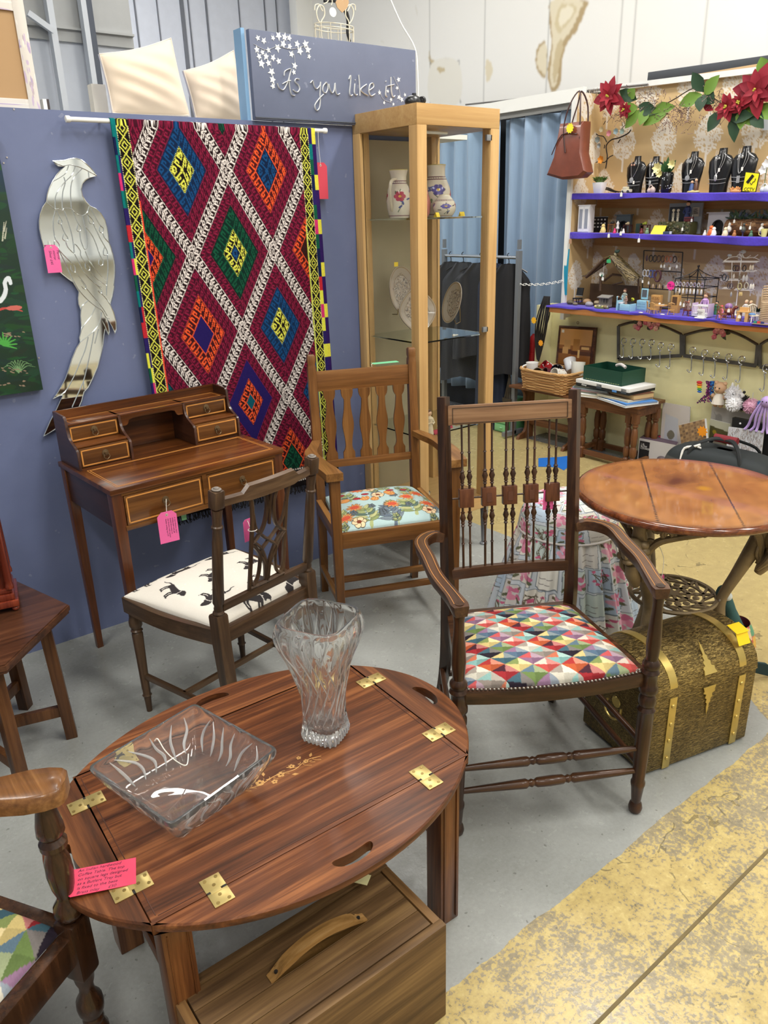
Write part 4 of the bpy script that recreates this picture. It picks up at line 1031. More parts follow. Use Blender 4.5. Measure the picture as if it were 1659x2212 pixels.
# ============================================================ ON AND OVER THE BLUE PARTITION
whitep = plain('white_plastic', S(232, 232, 228), .35)
a,b2 = gy(141,257,2.795),gy(705,283,2.795)
k = MB(); k.cyl(a,b2,.0075); k.lathe([(.006,0),(.0105,.002),(.0105,.014),(.0075,.018)],a-V((.001,0,0)),b2,14); k.lathe([(.006,0),(.0105,.002),(.0105,.014),(.0075,.018)],b2+V((.001,0,0)),a,14)
for p_ in (a.lerp(b2,.12),a.lerp(b2,.93)): k.cyl(p_,V((p_.x,WY,p_.z)),.004)
tag(k.build('curtain_rod', whitep), 'white rod across the blue partition with the woven rug over it', 'rod')
RW,RH = .805,1.425
def rug_canvas():
 st = .0025; w_,h_ = int(RW/st),int(RH/st); cv = Canvas(w_,h_,S(36,22,24))
 yy,xx = np.mgrid[0:h_,0:w_].astype(float); U = xx*st; Vv = yy*st
 A_,B_ = .1715,.2875; uc0,vc0 = .230,.152
 P = (U-uc0)/A_; Q = (Vv-vc0)/B_
 i0,j0 = np.round(P),np.round(Q); odd = (i0+j0) % 2 != 0
 di = np.where(P > i0,1,-1); dj = np.where(Q > j0,1,-1)
 useI = np.abs(P-i0) > np.abs(Q-j0)
 i0 = np.where(odd & useI,i0+di,i0); j0 = np.where(odd & ~useI,j0+dj,j0)
 p,q = P-i0,Q-j0; d = np.abs(p)+np.abs(q); d = np.minimum(d,1.02)
 crim,white,dark = S(128,28,58),S(224,214,208),S(40,20,26)
 blue,navy,teal,green,org,yel,red = S(22,70,118),S(34,24,84),S(14,78,92),S(20,78,54),S(222,84,44),S(214,214,84),S(150,30,50)
 blk = S(24,18,20)
 R = {(0,0): [(.27,yel,blk),(.54,blue,S(18,36,66))],(2,0): [(.28,blue,S(16,32,60)),(.52,org,S(70,22,24))],
   (1,1): [(.12,blue,S(16,32,60)),(.30,yel,blk),(.60,green,S(12,40,32))],(0,2): [(.25,navy,navy),(.52,org,S(60,20,24))],
   (2,2): [(.26,yel,blk),(.54,blue,S(18,40,70))],(1,3): [(.12,teal,teal),(.34,org,S(50,20,24)),(.60,navy,navy)],
   (-1,1): [(.14,navy,navy),(.34,org,S(60,20,24)),(.62,green,S(12,40,32))],(3,1): [(.28,S(52,26,24),S(46,22,22)),(.5,org,S(70,24,24))],
   (1,-1): [(.60,green,S(12,40,32))],(-1,-1): [(.36,yel,blk)],(3,-1): [(.3,teal,teal)],(-1,3): [(.5,teal,S(14,40,44))],(3,3): [(.55,blue,S(18,40,70))],
   (2,4): [(.28,green,S(12,40,32)),(.52,org,S(60,20,24))],(0,4): [(.3,yel,blk),(.54,blue,S(18,40,70))]}
 s = (np.abs(q)-np.abs(p))*.5*np.sign(q+1e-9)
 same = (p*q) > 0; along = np.where(same,p-q,p+q)
 def motif(dd,w0,w1,per=.145):
  t = np.clip((dd-w0)/(w1-w0),0,1); ph = (along/per + t*.55+20) % 1
  m = (ph < .24) & (t > .12) & (t < .88)
  m |= (t > .70) & (t < .86) & (ph < .66); m |= (ph > .46) & (ph < .66) & (t > .42) & (t < .86)
  m |= (t > .42) & (t < .52) & (ph > .36) & (ph < .66); m |= (t < .09)
  return m,t
 out = cv.a
 def ring(mask,dd,w0,w1,c1,c0,dot=True):
  m,t = motif(dd,w0,w1)
  out[mask] = c0; out[mask & m] = c1
  if dot:
   dm = mask & (t > .90) & ((q*60) % 1 < .5); out[dm] = c1
   dm = mask & (t > .90) & ((q*60) % 1 >= .5); out[dm] = c0
 for ci in range(-2,5):
  for cj in range(-2,6):
   if (ci+cj) % 2: continue
   cell = (i0 == ci) & (j0 == cj); rs = R.get((ci,cj),[(.3,teal,teal),(.54,blue,navy)])
   lo = 0
   for hi,c1,c0 in rs:
    ring(cell & (d >= lo) & (d < hi),d,lo if lo else hi-.26,hi,c1,c0,c1 in (yel,org)); lo = hi
   mid = (lo+.855)/2
   ring(cell & (d >= lo) & (d < mid),d,lo,mid,crim,S(62,16,32),False)
   ring(cell & (d >= mid) & (d < .855),d,mid,.855,crim,S(62,16,32),False)
   ring(cell & (d >= .855),d,.855,1.0,white,S(34,20,22))
 def border(u0,u1):
  m = (U >= u0) & (U <= u1); c = (u0+u1)/2; hw = (u1-u0)/2
  a_ = np.abs(U-c)/hw; b_ = np.abs(((Vv/.052) % 1)-.5)*2
  dd = a_+b_; out[m] = blk
  out[m & (np.abs(dd-1) < .11)] = yel; out[m & (np.abs(dd-.45) < .10)] = yel; out[m & (a_ > .86) & ((Vv*260) % 1 < .55)] = S(220,216,150)
 r = np.random.RandomState(9)
 border(.016,.058); border(.733,.772)
 m = (U < .016); seg = (Vv/.055).astype(int); pal = np.array([S(40,30,90),S(20,84,60),S(214,214,70),S(180,40,50),S(20,30,70),S(200,50,110),S(14,110,110)])
 k1 = r.randint(0,7,60); out[m] = pal[k1[seg[m] % 60]]; m2 = (U < .016) & (U > .008); out[m2] = pal[k1[(seg[m2]*3+7) % 60]]
 m = (U >= .772); out[m] = pal[k1[(seg[m]*2+5) % 60]]; m2 = (U > .785); out[m2] = np.where(((seg[m2] % 3) == 0)[:,None],S(214,206,70),S(46,26,84))
 m = (U > .058) & (U < .063) & (Vv > .25); out[m] = S(220,70,50); m = (U > .728) & (U < .733) & (Vv > .35); out[m] = S(190,200,80)
 e = Vv > 1.335; out[e] = S(22,17,18)
 for v0 in (1.342,1.372,1.395):
  m = (np.abs(Vv-v0) < .0035) & ((U*95) % 1 < .55); out[m] = S(214,206,198)
 wv = 1+.16*((xx % 2)-.5)+.10*((yy % 2)-.5); cv.a[:] = np.clip(out*wv[...,None]*r.uniform(.86,1.08,(h_,w_,1)),0,1)
 return cv
RX0 = 1.045
def rugfn(u,v):
 z = 1.822-RH*v; lean = .032*v
 y = 2.783 + .004*np.sin(u*9+v*3)+.003*np.sin(u*23)*v
 over = np.clip(v/.006,0,1); y = np.where(v < .012,2.795-.012*np.sqrt(np.clip(v/.012,0,1)),y); z = np.where(v < .012,1.822+.004*(1-(v/.012)),z)
 return RX0+RW*u+lean*(1 if True else 0)*.9,y,z
rug = thing('woven_rug', 'long crimson woven rug with white lozenge lattice hanging over the white rod', 'rug')
painted('woven_cloth', rug_canvas(), rugfn, vcol('rug_wool', .95, bump=.5, bscale=420, spec=.1), rug, solid=.004)
k = MB(); r_ = random.Random(3)
for i in range(230):
 x = RX0+.03+(RW-.005)*i/230; z = 1.822-RH; k.tube([(x,2.784,z+.006),(x+r_.uniform(-.006,.006),2.782+r_.uniform(-.004,.004),z-.016),(x+r_.uniform(-.01,.01),2.782,z-r_.uniform(.022,.036))],.0016,4)
fr = k.build('fringe', plain('black_fringe', S(20, 16, 17), .95), rug, label='black fringe'); fr['kind'] = 'stuff'
hotpink = plain('hot_pink_card', S(230, 98, 158), .6); redcard = plain('red_card', S(200, 62, 80), .6); ink = plain('ink', S(60, 30, 60), .7)
coral = plain('coral_card', S(226, 66, 98), .6)
string = plain('white_string', S(226, 222, 212), .8); eyelet = plain('eyelet', S(200, 180, 160), .6)
def card(name, label, p_top, X, Y, W0, H0, mat, lines=(), tie=None, size=None, group=None, cat='tag', inkm=None, rot90=False):
 """luggage tag: p_top middle of the clipped end, X across, Y towards the hole; string to tie"""
 X,Y = V(X).normalized(),V(Y).normalized(); Z = X.cross(Y); O = V(p_top)
 t = thing(name,label,cat,O,0,group); iv = -O
 c = W0*.22
 k = MB(); k.prism([(-W0/2, -H0), (W0/2, -H0), (W0/2, -c), (W0/2-c, 0), (-W0/2+c, 0), (-W0/2, -c)], .0009, (0, 0, 0), X, Y); cd = k.build('tag_card', mat, t)
 k = MB(); q = Y*(-c*.8)
 k.lathe([(W0*.035, 0), (W0*.075, 0), (W0*.075, .0004)], q+Z*.0005, q+Z, 14, cap=False); k.build('eyelet', eyelet, cd)
 k = MB(); k.cyl(q+Z*.0006, q+Z*.001, W0*.032, n=10); k.build('hole', darkmetal, cd)
 if tie:
  k = MB(); pts = [q+Z*.001]+[V(a)+iv for a in tie]; k.tube(pts, .0009, 5, smooth=4); k.build('string', string, t)
 if lines:
  sz = size or H0*.1
  if rot90: o2 = -Y*(c*1.5)+X*(-W0*.36)
  for i,ln in enumerate(lines):
   if rot90: P = Y*(-c*1.7)+X*(W0*.36-sz*1.15*i)+Z*.0006; text_mesh(ln, sz, P, -Y, X, inkm or ink, 'handwriting', cd, .0001, .3)
   else: P = Y*(-c*1.9-sz*1.15*i)+X*(-W0*.42)+Z*.0006; text_mesh(ln, sz, P, X, Y, inkm or ink, 'handwriting', cd, .0001, .3)
 return t
p_ = gy(692,351,2.79)
card('price_tag', 'red card tag hanging from white rod to right of the rug', p_, (1, 0, 0), (0, 0, 1), .060, .134, redcard, (), [gy(688, 310, 2.785), gy(687, 284, 2.785)])
def c1(x,y): return gy(60+x*.14464,320+y*.14464,2.812)
def c2(x,y): return gy(80+x*.15823,600+y*.15823,2.812)
out1 = [(375,195),(480,188),(560,180),(640,157),(720,150),(800,175),(870,230),(930,285),(975,335),(1030,410),(920,440),(860,475),(815,530),(798,620),(820,720),(870,800),(930,865),(1010,900),(1090,970),(1150,1070),(1180,1170),(1200,1290),(1213,1410),(1240,1480),(1275,1600),(1300,1750),(1300,1900),(1285,2050)]
out2 = [(1055,120),(1030,250),(1000,365),(1045,470),(1080,600),(1085,700),(1065,760),(1020,660),(960,560),(985,690),(990,745),(978,785),(930,700),(915,790),(905,900),(870,1060),(830,1220),(760,1380),(700,1500),(645,1560),(610,1690),(560,1800),(420,1950),(225,2085),(90,2165),(180,1960),(270,1790),(355,1600),(215,1655),(290,1560),(390,1380),(440,1230),(480,1100),(540,960),(590,880),(578,820),(600,740),(605,650),(595,520),(600,440),(570,360),(562,280),(572,190),(500,70)]
out3 = [(690,2010),(600,1950),(500,1870),(415,1780),(300,1600),(240,1470),(200,1330),(175,1200),(170,1090),(185,990),(225,880),(280,800),(290,700),(320,600),(370,500),(430,400),(500,320),(560,275),(450,265),(400,225)]
pts = [c1(*p) for p in out1]+[c2(*p) for p in out2]+[c1(*p) for p in out3]
pm = thing('parrot_mirror', 'silver wall mirror in the outline of a parrot on the blue partition', 'mirror')
mir, ntm, bm_ = nodes('mirror_glass'); setb(bm_, col=(.82, .86, .86), rough=.04, metal=1)
k = MB(); k.prism([(p.x, p.z) for p in pts], .006, (0, 2.8165, 0), (1, 0, 0), (0, 0, 1)); k.build('mirror_body', mir, pm)
bev = plain('bevel_edge', S(222, 226, 226), .15, metal=.85)
lines1 = [[(375,195),(450,240),(540,262),(640,250),(760,280),(860,320),(905,345),(1030,410)],[(905,345),(915,435)],[(610,262),(570,370),(480,440),(370,500)],[(710,270),(660,400),(560,500),(450,640),(410,760),(415,915)],[(820,300),(720,400),(655,520),(640,700),(655,910)],[(540,430),(560,520),(525,650),(515,800),(520,910)],
   [(280,800),(330,850),(410,915),(450,905),(520,930),(545,895),(655,910),(700,960),(800,1010),(880,970),(920,870)],[(410,930),(380,1100),(395,1280),(420,1370),(470,1440),(450,1490),(410,1470),(395,1400),(420,1370)],[(430,930),(470,1020),(510,1090),(490,1140),(455,1110),(470,1040)],[(500,1140),(530,1220),(560,1280),(600,1350),(570,1390),(520,1350),(540,1280)],[(545,935),(610,1120),(660,1300),(690,1500),(690,1570),(600,1480),(570,1400)],
   [(665,920),(740,1100),(795,1190),(770,1245),(735,1220),(750,1130)],[(775,1250),(800,1400),(860,1520),(890,1420),(870,1250),(820,1020)],[(690,1570),(700,1430),(785,1530),(790,1600),(850,1700),(930,1780),(910,1830),(865,1790),(860,1720)],[(860,1540),(900,1640),(980,1770),(1090,1900),(1180,1980)],[(880,980),(960,1060),(985,1120),(940,1130),(910,1080),(900,1000)],[(980,1130),(1040,1260),(1100,1380),(1180,1520),(1190,1590),(1140,1600),(1130,1540),(1150,1480)],[(935,880),(1000,1010),(1080,1150),(1130,1200),(1110,1270),(1070,1230),(1080,1160)],[(1120,1270),(1150,1340),(1213,1410)],[(870,1180),(960,1300),(1020,1430),(1080,1600),(1130,1700),(1100,1760),(1060,1730),(1070,1660)],
   [(450,1500),(540,1600),(620,1680),(700,1760),(710,1850),(660,1840),(640,1750)],[(700,1580),(760,1700),(860,1880),(1000,2020),(1100,2080)],[(460,1510),(560,1720),(680,1990)],[(720,1860),(800,1960),(870,2060),(850,2110),(800,2060)],[(930,1830),(1040,1960),(1190,2060)],[(1190,1600),(1200,1800),(1180,2080),(1180,2200)]]
lines2 = [[(480,0),(560,150),(680,290),(800,390),(890,450),(940,540),(990,560)],[(600,30),(680,150),(780,270),(900,420),(960,520)],[(780,60),(880,170),(870,215),(830,170)],[(880,215),(950,290),(1000,370)],[(700,310),(620,380),(600,440)],[(800,400),(740,520),(640,650),(600,730)],[(880,470),(860,600),(780,720),(690,800),(590,880)],[(700,810),(660,980),(590,1150),(500,1360),(380,1560),(215,1655)],[(780,740),(740,960),(690,1200),(640,1400),(590,1520),(480,1770)],[(840,700),(790,900)],[(640,1420),(640,1500),(660,1550)],[(870,560),(920,640),(978,785)]]
k = MB()
for ln in lines1: k.tube([c1(*p)+V((0,-.0005,0)) for p in ln],.0019,6,smooth=3,flat=.6)
for ln in lines2: k.tube([c2(*p)+V((0,-.0005,0)) for p in ln],.0019,6,smooth=3,flat=.6)
k.tube([V((p.x, 2.8125, p.z)) for p in pts], .0016, 6, closed=True); k.build('bevel_line', bev, pm)
card('price_tag', 'pink card tag hanging on the breast of the parrot mirror', gy(109, 529, 2.80), (1, 0, 0), (0, 0, 1), .046, .088, hotpink, ('Parrot', 'mirror', 'Silver £45'), [gy(107, 520, 2.804)], .011, rot90=True)
xr,zb_ = .686,.973; PW,PH = .46,.80
def pp(px,py):
 q = gy(px,py,2.80); return ((q.x-(xr-PW))/PW*300,(zb_+PH-q.z)/PH*520)
cv = Canvas(300,520,S(14,40,30)); r = np.random.RandomState(5)
for k_ in range(520): cv.a[k_] = np.array(S(16,44,88))*max(0,1-k_/150)+np.array(S(12,44,30))*min(1,k_/150)
for k_ in range(240):
 x,y = r.uniform(150,300),r.uniform(60,520); cv.ell(x,y,r.uniform(8,30),r.uniform(2,8),r.uniform(-.4,.4),S(10+r.randint(14),40+r.randint(34),26+r.randint(16)))
cv.curve([pp(0,650),pp(8,640),pp(12,625),pp(10,610),pp(18,600),pp(22,612)],9,S(214,222,226),6,7)
cv.curve([pp(0,668),pp(20,665),pp(48,672)],5,S(190,70,66),6,2); cv.ell(*pp(30,665),16,5,0,S(196,100,90))
for a_ in np.linspace(-2.6,.4,9):
 x,y = pp(8,745); cv.line([(x,y),(x+26*math.cos(a_),y+26*math.sin(a_))],5,S(72,160,66),2)
for a_ in np.linspace(-2.4,-.5,9):
 x,y = pp(40,805); cv.curve([(x,y),(x+22*math.cos(a_),y+26*math.sin(a_)),(x+40*math.cos(a_),y+30*math.sin(a_)+6)],2,S(110,150,100),5,.8)
for (x0,y0,x1,y1) in [(5,520,8,480),(8,500,13,478),(10,515,14,492)]: cv.line([pp(x0,y0),pp(x1,y1)],3,S(180,180,160),1)
for k_ in range(40):
 x,y = pp(r.uniform(0,60),r.choice([722,800,828])+r.uniform(-6,6)); cv.ell(x,y,3,1.2,.3,S(140,120,100))
pg = thing('painting', 'dark green garden painting with a white swan neck, cut by the left edge', 'painting', (0, 0, 0))
painted('painted_face', cv, lambda u, v: (xr-PW+PW*u, 2.7995+0*u, zb_+PH*(1-v)), vcol('oil_paint', .35), pg)
k = MB(); k.box((xr-PW/2, 2.8125, zb_+PH/2), (PW, .024, PH)); k.build('canvas_edge', plain('painting_edge', S(14, 26, 24), .6), pg)
sg = thing('shop_sign', 'blue-grey board sign reading As you like it with white ivy leaves', 'sign', (0, 0, 0))
SY = 2.8; msign = blue_mat('sign_paint', (98, 106, 130))
k = MB(); k.box(((1.601+2.382)/2, SY+.0115, (1.8455+2.137)/2), (.781, .023, .2915), bev=.002); k.build('board', msign, sg)
def sp_(x,y): return gy(x,y,SY-.0015)
def sc2(x,y): return sp_(560+x*.3571,60+y*.3571)
wl = plain('sign_white', S(228, 230, 230), .6)
letters = dict(A=[[(108,335),(120,365),(145,375),(168,335),(185,280),(192,250)],[(150,290),(155,262),(190,250),(180,300),(183,360),(195,405),(215,410)],[(140,340),(165,325),(190,320)]],
 s=[[(240,312),(222,308),(215,325),(235,345),(243,370),(228,390),(203,375)]],y=[[(308,335),(322,320),(330,350),(345,370),(365,350),(370,330),(366,400),(368,440),(362,485),(345,500),(335,470),(360,430),(388,402)]],
 o=[[(405,330),(387,350),(383,380),(400,395),(413,370),(411,340),(398,330)]],u=[[(420,340),(425,370),(440,395),(452,375),(457,335),(460,380),(470,405),(486,398)]],
 l=[[(540,312),(552,288),(550,340),(545,390),(552,412),(563,405)]],i=[[(577,338),(574,390),(585,408),(592,402)]],dot=[[(579,318),(580,314)]],k=[[(600,285),(605,340),(608,412)],[(648,342),(625,358),(612,375),(630,395),(657,410)]],
 e=[[(665,378),(690,358),(685,335),(668,345),(662,385),(675,412),(699,400)]],i2=[[(767,352),(763,405),(772,418)]],dot2=[[(764,326),(765,321)]],t=[[(795,298),(798,380),(808,418),(820,410)],[(775,352),(814,343)]])
for nm,ss in letters.items():
 k = MB()
 for ln in ss: k.tube([sc2(*p) for p in ln],.0056,6,smooth=5,flat=.3)
 k.build('letter', wl, sg)
def ivy(k,x,y,s,a):
 c = sp_(x,y); P = []
 for i in range(10):
  t = a+i*2*PI/10; r0 = s*(1.0 if i % 2 == 0 else .5)*(1.25 if i == 0 else 1); P.append((c.x+r0*math.cos(t),c.z+r0*math.sin(t)))
 k.prism(P,.0012,(0,SY-.0008,0),(1,0,0),(0,0,1))
lv = [(557,82),(570,88),(590,82),(602,77),(615,80),(555,107),(567,113),(580,108),(600,103),(612,95),(626,100),(642,95),(660,95),(575,122),(590,125),(602,132),(565,137),(580,136),(587,155),(589,172),(630,117),(637,142),(635,156),(665,107),(668,122),(590,186),(560,122),(648,110),(625,82),
  (820,200),(845,215),(858,190),(861,172),(830,222),(862,210),(875,205),(838,197),(850,225),(868,215)]
r_ = random.Random(4); k = MB()
for i,(x,y) in enumerate(lv): ivy(k,x,y,(.0135 if i < 29 else .0095)*r_.uniform(.65,1.1),r_.uniform(0,6))
k.tube([sp_(*p) for p in [(548,95),(575,108),(600,100),(630,106),(660,98)]],.0012,5,smooth=4,flat=.4)
for ln in ([(632,108),(637,130),(636,158)],[(662,100),(668,128)],[(585,130),(588,160),(590,186)],[(850,165),(861,190),(866,216)],[(820,196),(828,214),(846,222)]): k.tube([sp_(*p) for p in ln],.0009,5,smooth=4,flat=.4)
k.build('ivy_leaves', wl, sg)
k = MB(); k.box((1.592, 2.858, 1.994), (.014, .055, .30)); tag(k.build('side_board', plain('sky_blue_board', S(134, 176, 214), .5)), 'sky blue board end standing beside the lettered sign', 'board')
k = MB(); k.box((2.0, 2.797, 1.8535), (.8, .004, .0035)); struct(k.build('trim_13', plain('dark_gap', S(82, 88, 100))))
k = MB(); k.box((1.55, 3.07, 1.828), (2.4, .40, .02)); struct(k.build('trim_14', plain('shelf_top_white', S(214, 214, 210))))
cush = vcol('cushion_velvet', .8, sheen=.4)
def cushion(label, P, th, Y, grp='cushions'):
 """P: four pixel corners TL TR BR BL at depth Y"""
 q = [gy(*p,Y) for p in P]
 t = thing('cushion', label, 'cushion', (0, 0, 0), 0, grp)
 cv = Canvas(60,60,S(232,214,192))
 def face(sgn):
  def fn(u,v):
   bl = lambda i: (q[0][i]*(1-u)*(1-v)+q[1][i]*u*(1-v)+q[2][i]*u*v+q[3][i]*(1-u)*v)
   f = (np.clip(1-np.abs(2*u-1)**2.6,0,1)*np.clip(1-np.abs(2*v-1)**2.6,0,1))**.6
   wr = .004*np.sin(u*18+v*9)*np.abs(2*u-1)**2 + .003*np.sin(v*22-u*14)
   sq = .06*np.sin(PI*v)*(2*u-1)*-1*.15 + (.042 if sgn > 0 else 0)
   return bl(0)+sq*.5,Y+sgn*(.028+th*f)+wr*f,bl(2)-(.010*np.sin(PI*u))*(1-v)*1.0
  return fn
 painted('cushion_cover', cv, face(-1), cush, t)
 cvb = Canvas(40, 40, S(206, 206, 226)); painted('cushion_back', cvb, face(1), cush, t, label='pale lilac reverse')
 def edge(s): return
 n = 12; ring = []
 k = MB(S(204,204,226)); loopF,loopB = [],[]
 fF,fB = face(-1),face(1)
 uv = [(i/n,0) for i in range(n)]+[(1,i/n) for i in range(n)]+[(1-i/n,1) for i in range(n)]+[(0,1-i/n) for i in range(n)]
 for (u,v) in uv:
  u_,v_ = np.array(float(u)),np.array(float(v)); loopF.append(V([float(c) for c in fF(u_,v_)])); loopB.append(V([float(c) for c in fB(u_,v_)]))
 k.rings([loopF, [a+V((0, .012, 0))+(a-sum(loopF, V())/len(loopF))*.012 for a in loopF], loopB], cap=False); k.build('gusset', cush, t, label='pale lilac gusset')
 k = MB(S(226, 216, 204)); k.tube(loopF, .003, 6, closed=True); k.build('piping', cush, t)
 return t
c_a = cushion('large cream cushion with lilac edge, left of two over the partition', [(209, 120), (362, 86), (402, 251), (238, 246)], .05, 2.97)
c_b = cushion('cream cushion half behind another, between it and the lettered sign', [(390, 156), (497, 112), (524, 262), (418, 262)], .05, 3.10)
fr = thing('canvas_frame', 'back of a cloth wrapped canvas frame with brown board, top left corner', 'frame', (0, 0, 0))
q0 = gy(88,236,2.87); q1 = gy(62,2,2.87); q0.z = 1.842
cv = Canvas(40,110,S(214,208,200)); r = np.random.RandomState(8)
for k_ in range(26): cv.ell(r.uniform(0,40),r.uniform(0,110),r.uniform(2,6),r.uniform(1,4),r.uniform(0,3),S(*[(196,178,200),(186,170,176),(226,222,214),(176,160,190)][r.randint(4)]))
hh = .36; bwid = .034; fb = vcol('frame_cloth', .85)
k = MB(S(176, 142, 102)); k.box((q0.x-.23, 2.876, 1.842+hh/2), (.42, .004, hh-.03)); k.build('backing_board', vcol('frame_board', .8), fr)
def strip_piece(x0,z0,x1,z1):
 painted('cloth_edge', cv, lambda u, v: (x0+(x1-x0)*u, 2.868-.004*np.sin(PI*u)*np.sin(PI*v)**.2, z1+(z0-z1)*v), fb, fr, solid=.014)
strip_piece(q0.x-bwid,1.842,q0.x,1.842+hh); strip_piece(q0.x-.46,1.842,q0.x-bwid,1.842+bwid); strip_piece(q0.x-.46,gy(40,22,2.87).z-.004,q0.x-bwid,1.842+hh)
k = MB(S(240, 240, 236)); q = gy(95, 228, 2.9); k.box((q.x, 2.9, 1.862), (.012, .03, .04)); k.col = S(60, 50, 50); k.box((q.x+.010, 2.9, 1.862), (.008, .03, .04)); tag(k.build('small_book', vcol('small_print', .5)), 'tiny book standing beside the canvas frame on the partition', 'book')
k = MB(S(228, 224, 214)); q = gy(222, 222, 3.02); k.box((q.x, 3.06, 1.90), (.05, .04, .12)); tag(k.build('boxed_blind', vcol('small_print')), 'white label package behind left edge of the large cream cushion', 'package')
cg = thing('wire_basket', 'cream wire scroll basket hanging behind the top of the sign', 'wire basket', (0, 0, 0))
wire = plain('cream_wire', S(226, 218, 196), .5); k = MB(); CY = 3.0
def cw(x,y,d=0): return gy(640+x*.2731,y*.2731,CY+d)
for yy_,rx in ((205,145),(235,145)):
 c = cw(300,yy_); R_ = (cw(445,yy_)-cw(155,yy_)).length/2
 k.tube([c+V((R_*math.cos(t),R_*.5*math.sin(t),0)) for t in np.linspace(0,2*PI,20)[:-1]],.0022,6,closed=True)
for i in range(12):
 t = i*PI/6; c = cw(300,205); p = c+V((R_*math.cos(t),R_*.5*math.sin(t),0)); k.tube([p,p+V((0,0,-.05)),p+V((-.012*math.cos(t),-.006*math.sin(t),-.12)),V((p.x-.03*math.cos(t),p.y,1.845))],.0019,6,smooth=3)
for cx,s in ((195,1),(418,-1)):
 k.tube([cw(cx,190),cw(cx-25*s,150),cw(cx-35*s,90),cw(cx-10*s,40),cw(cx+22*s,60),cw(cx+28*s,120),cw(cx+5*s,165),cw(cx,190)],.0025,6,smooth=4)
 k.tube([cw(cx-50*s,80),cw(cx-45*s,40),cw(cx-15*s,35),cw(cx+2*s,70),cw(cx+15*s,88)],.0022,6,smooth=4)
k.tube([cw(215, 30), cw(250, 10), cw(258, -60)], .0022, 6, smooth=3); k.tube([cw(275, 40), cw(285, 10), cw(268, -60)], .0022, 6, smooth=3); k.build('wire_frame', wire, cg)
k = MB(S(186,152,112)); P = [(cw(*p).x,cw(*p).z) for p in [(285,130),(245,90),(232,50),(248,20),(275,20),(288,36),(300,15),(328,18),(336,48),(322,92)]]
k.prism(P, .003, (0, CY-.07, 0), (1, 0, 0), (0, 0, 1)); k.build('heart_tag', vcol('small_print'), cg, label='brown heart shaped tag')
k = MB(S(238, 238, 232)); c = cw(290, 96, -.08); k.cyl(c, c+V((0, .002, 0)), .0165, n=20); c_ = k.build('round_label', vcol('small_print'), cg, label='round white label')
k = MB(S(26, 26, 28)); k.tube([cw(220, 8, .02), cw(320, 8, .02), cw(380, 70, .02), cw(410, 160, .02), cw(405, 260, .02), cw(425, 330, .02)], [.006, .008, .009, .008, .006, .005], 8, smooth=4); tag(k.build('black_strap', vcol('small_print')), 'black strap hanging through the cream wire basket', 'strap')
k = MB(); k.tube([gy(838, -14, 3.0), gy(866, 50, 2.95), gy(896, 104, 2.9), gy(902, 160, 2.88), gy(903, 222, 2.87)], .0035, 7, smooth=5); struct(k.build('trim_15', whitep))
# ============================================================ GLASS DISPLAY CABINET
beech = wood('beech', S(176, 136, 84), S(196, 158, 104), S(210, 176, 122), 'Z', .7, .35, .1, .8)
beech_x = wood('beech_x', S(176, 136, 84), S(194, 156, 102), S(208, 174, 120), 'X', .7, .35, .1, .8)
beige = plain('cabinet_back', S(172, 160, 132), .6, var=.03)
def glass(name,tint=(.97,.99,.98),rough=0,ior=1.45):
 if name in MATS: return MATS[name]
 m,nt,b = nodes(name); setb(b,col=tint,rough=rough,trans=1,ior=ior); MATS[name] = m; return m
gl = glass('pane_glass', (.97, .985, .98), 0, 1.1); gsh = glass('shelf_glass', (.86, .94, .91), 0, 1.2)
CX,CY,CW,CD,CH,CZ = 2.0578,2.4157,.4349,.4055,1.8843,.2
cab = thing('display_cabinet', 'tall beech framed glass display cabinet with pottery jugs and plates inside', 'cabinet', (CX, CY, 0), 0)
k = MB(); k.box((CW/2, CD/2, CH-.036), (CW, CD, .072), bev=.0015); k.build('cornice', beech_x, cab)
PS = .048
for x in (PS/2,CW-PS/2):
 for y in (PS/2,CD-PS/2):
  k = MB(); k.box((x, y, (CZ+CH-.072)/2), (PS, PS, CH-.072-CZ), bev=.001); k.build('post', beech, cab)
k = MB(); k.box((CW/2, CD/2, CZ+.03), (CW-.002, CD-.002, .06), bev=.001); k.build('base', beech_x, cab)
k = MB(); k.box((CW/2, CD-.008, (CZ+CH)/2-.02), (CW-2*PS, .010, CH-CZ-.14)); k.build('back_panel', beige, cab)
zp0,zp1 = CZ+.062,CH-.074
k = MB(); k.box((.016, CD/2, (zp0+zp1)/2), (.004, CD-2*PS, zp1-zp0)); k.build('side_pane', gl, cab)
k = MB(); k.box((CW-.016, CD/2, (zp0+zp1)/2), (.004, CD-2*PS, zp1-zp0)); k.build('side_pane', gl, cab)
k = MB(); k.box((CW/2, .010, (zp0+zp1)/2), (CW-2*PS+.004, .004, zp1-zp0)); dr = k.build('glass_door', gl, cab)
SHZ = [1.488,1.008,.607]
for z in SHZ:
 k = MB(); k.box((CW/2, CD/2+.005, z-.003), (CW-.05, CD-.05, .006)); k.build('glass_shelf', gsh, cab)
steel = plain('satin_steel', S(150, 154, 160), .35, metal=.7)
for z in (CH-.105,1.028):
 k = MB(); k.box((CW-.055, .006, z), (.028, .012, .022), bev=.001); k.build('hinge', steel, dr)
for x in (.02,CW-.02):
 for y in (.02,CD-.02):
  k = MB(); k.box((x, y, .105), (.028, .028, .19), taper=(.55, .55), bev=.001); k.lathe([(.018, 0), (.018, .008), (.010, .013)], (x, y, 0), n=14); k.build('metal_leg', steel, cab)
k = MB(); k.cyl((.1, .1, CH-.085), (.24, .1, CH-.085), .006); k.build('lamp_tube', whitep, cab)
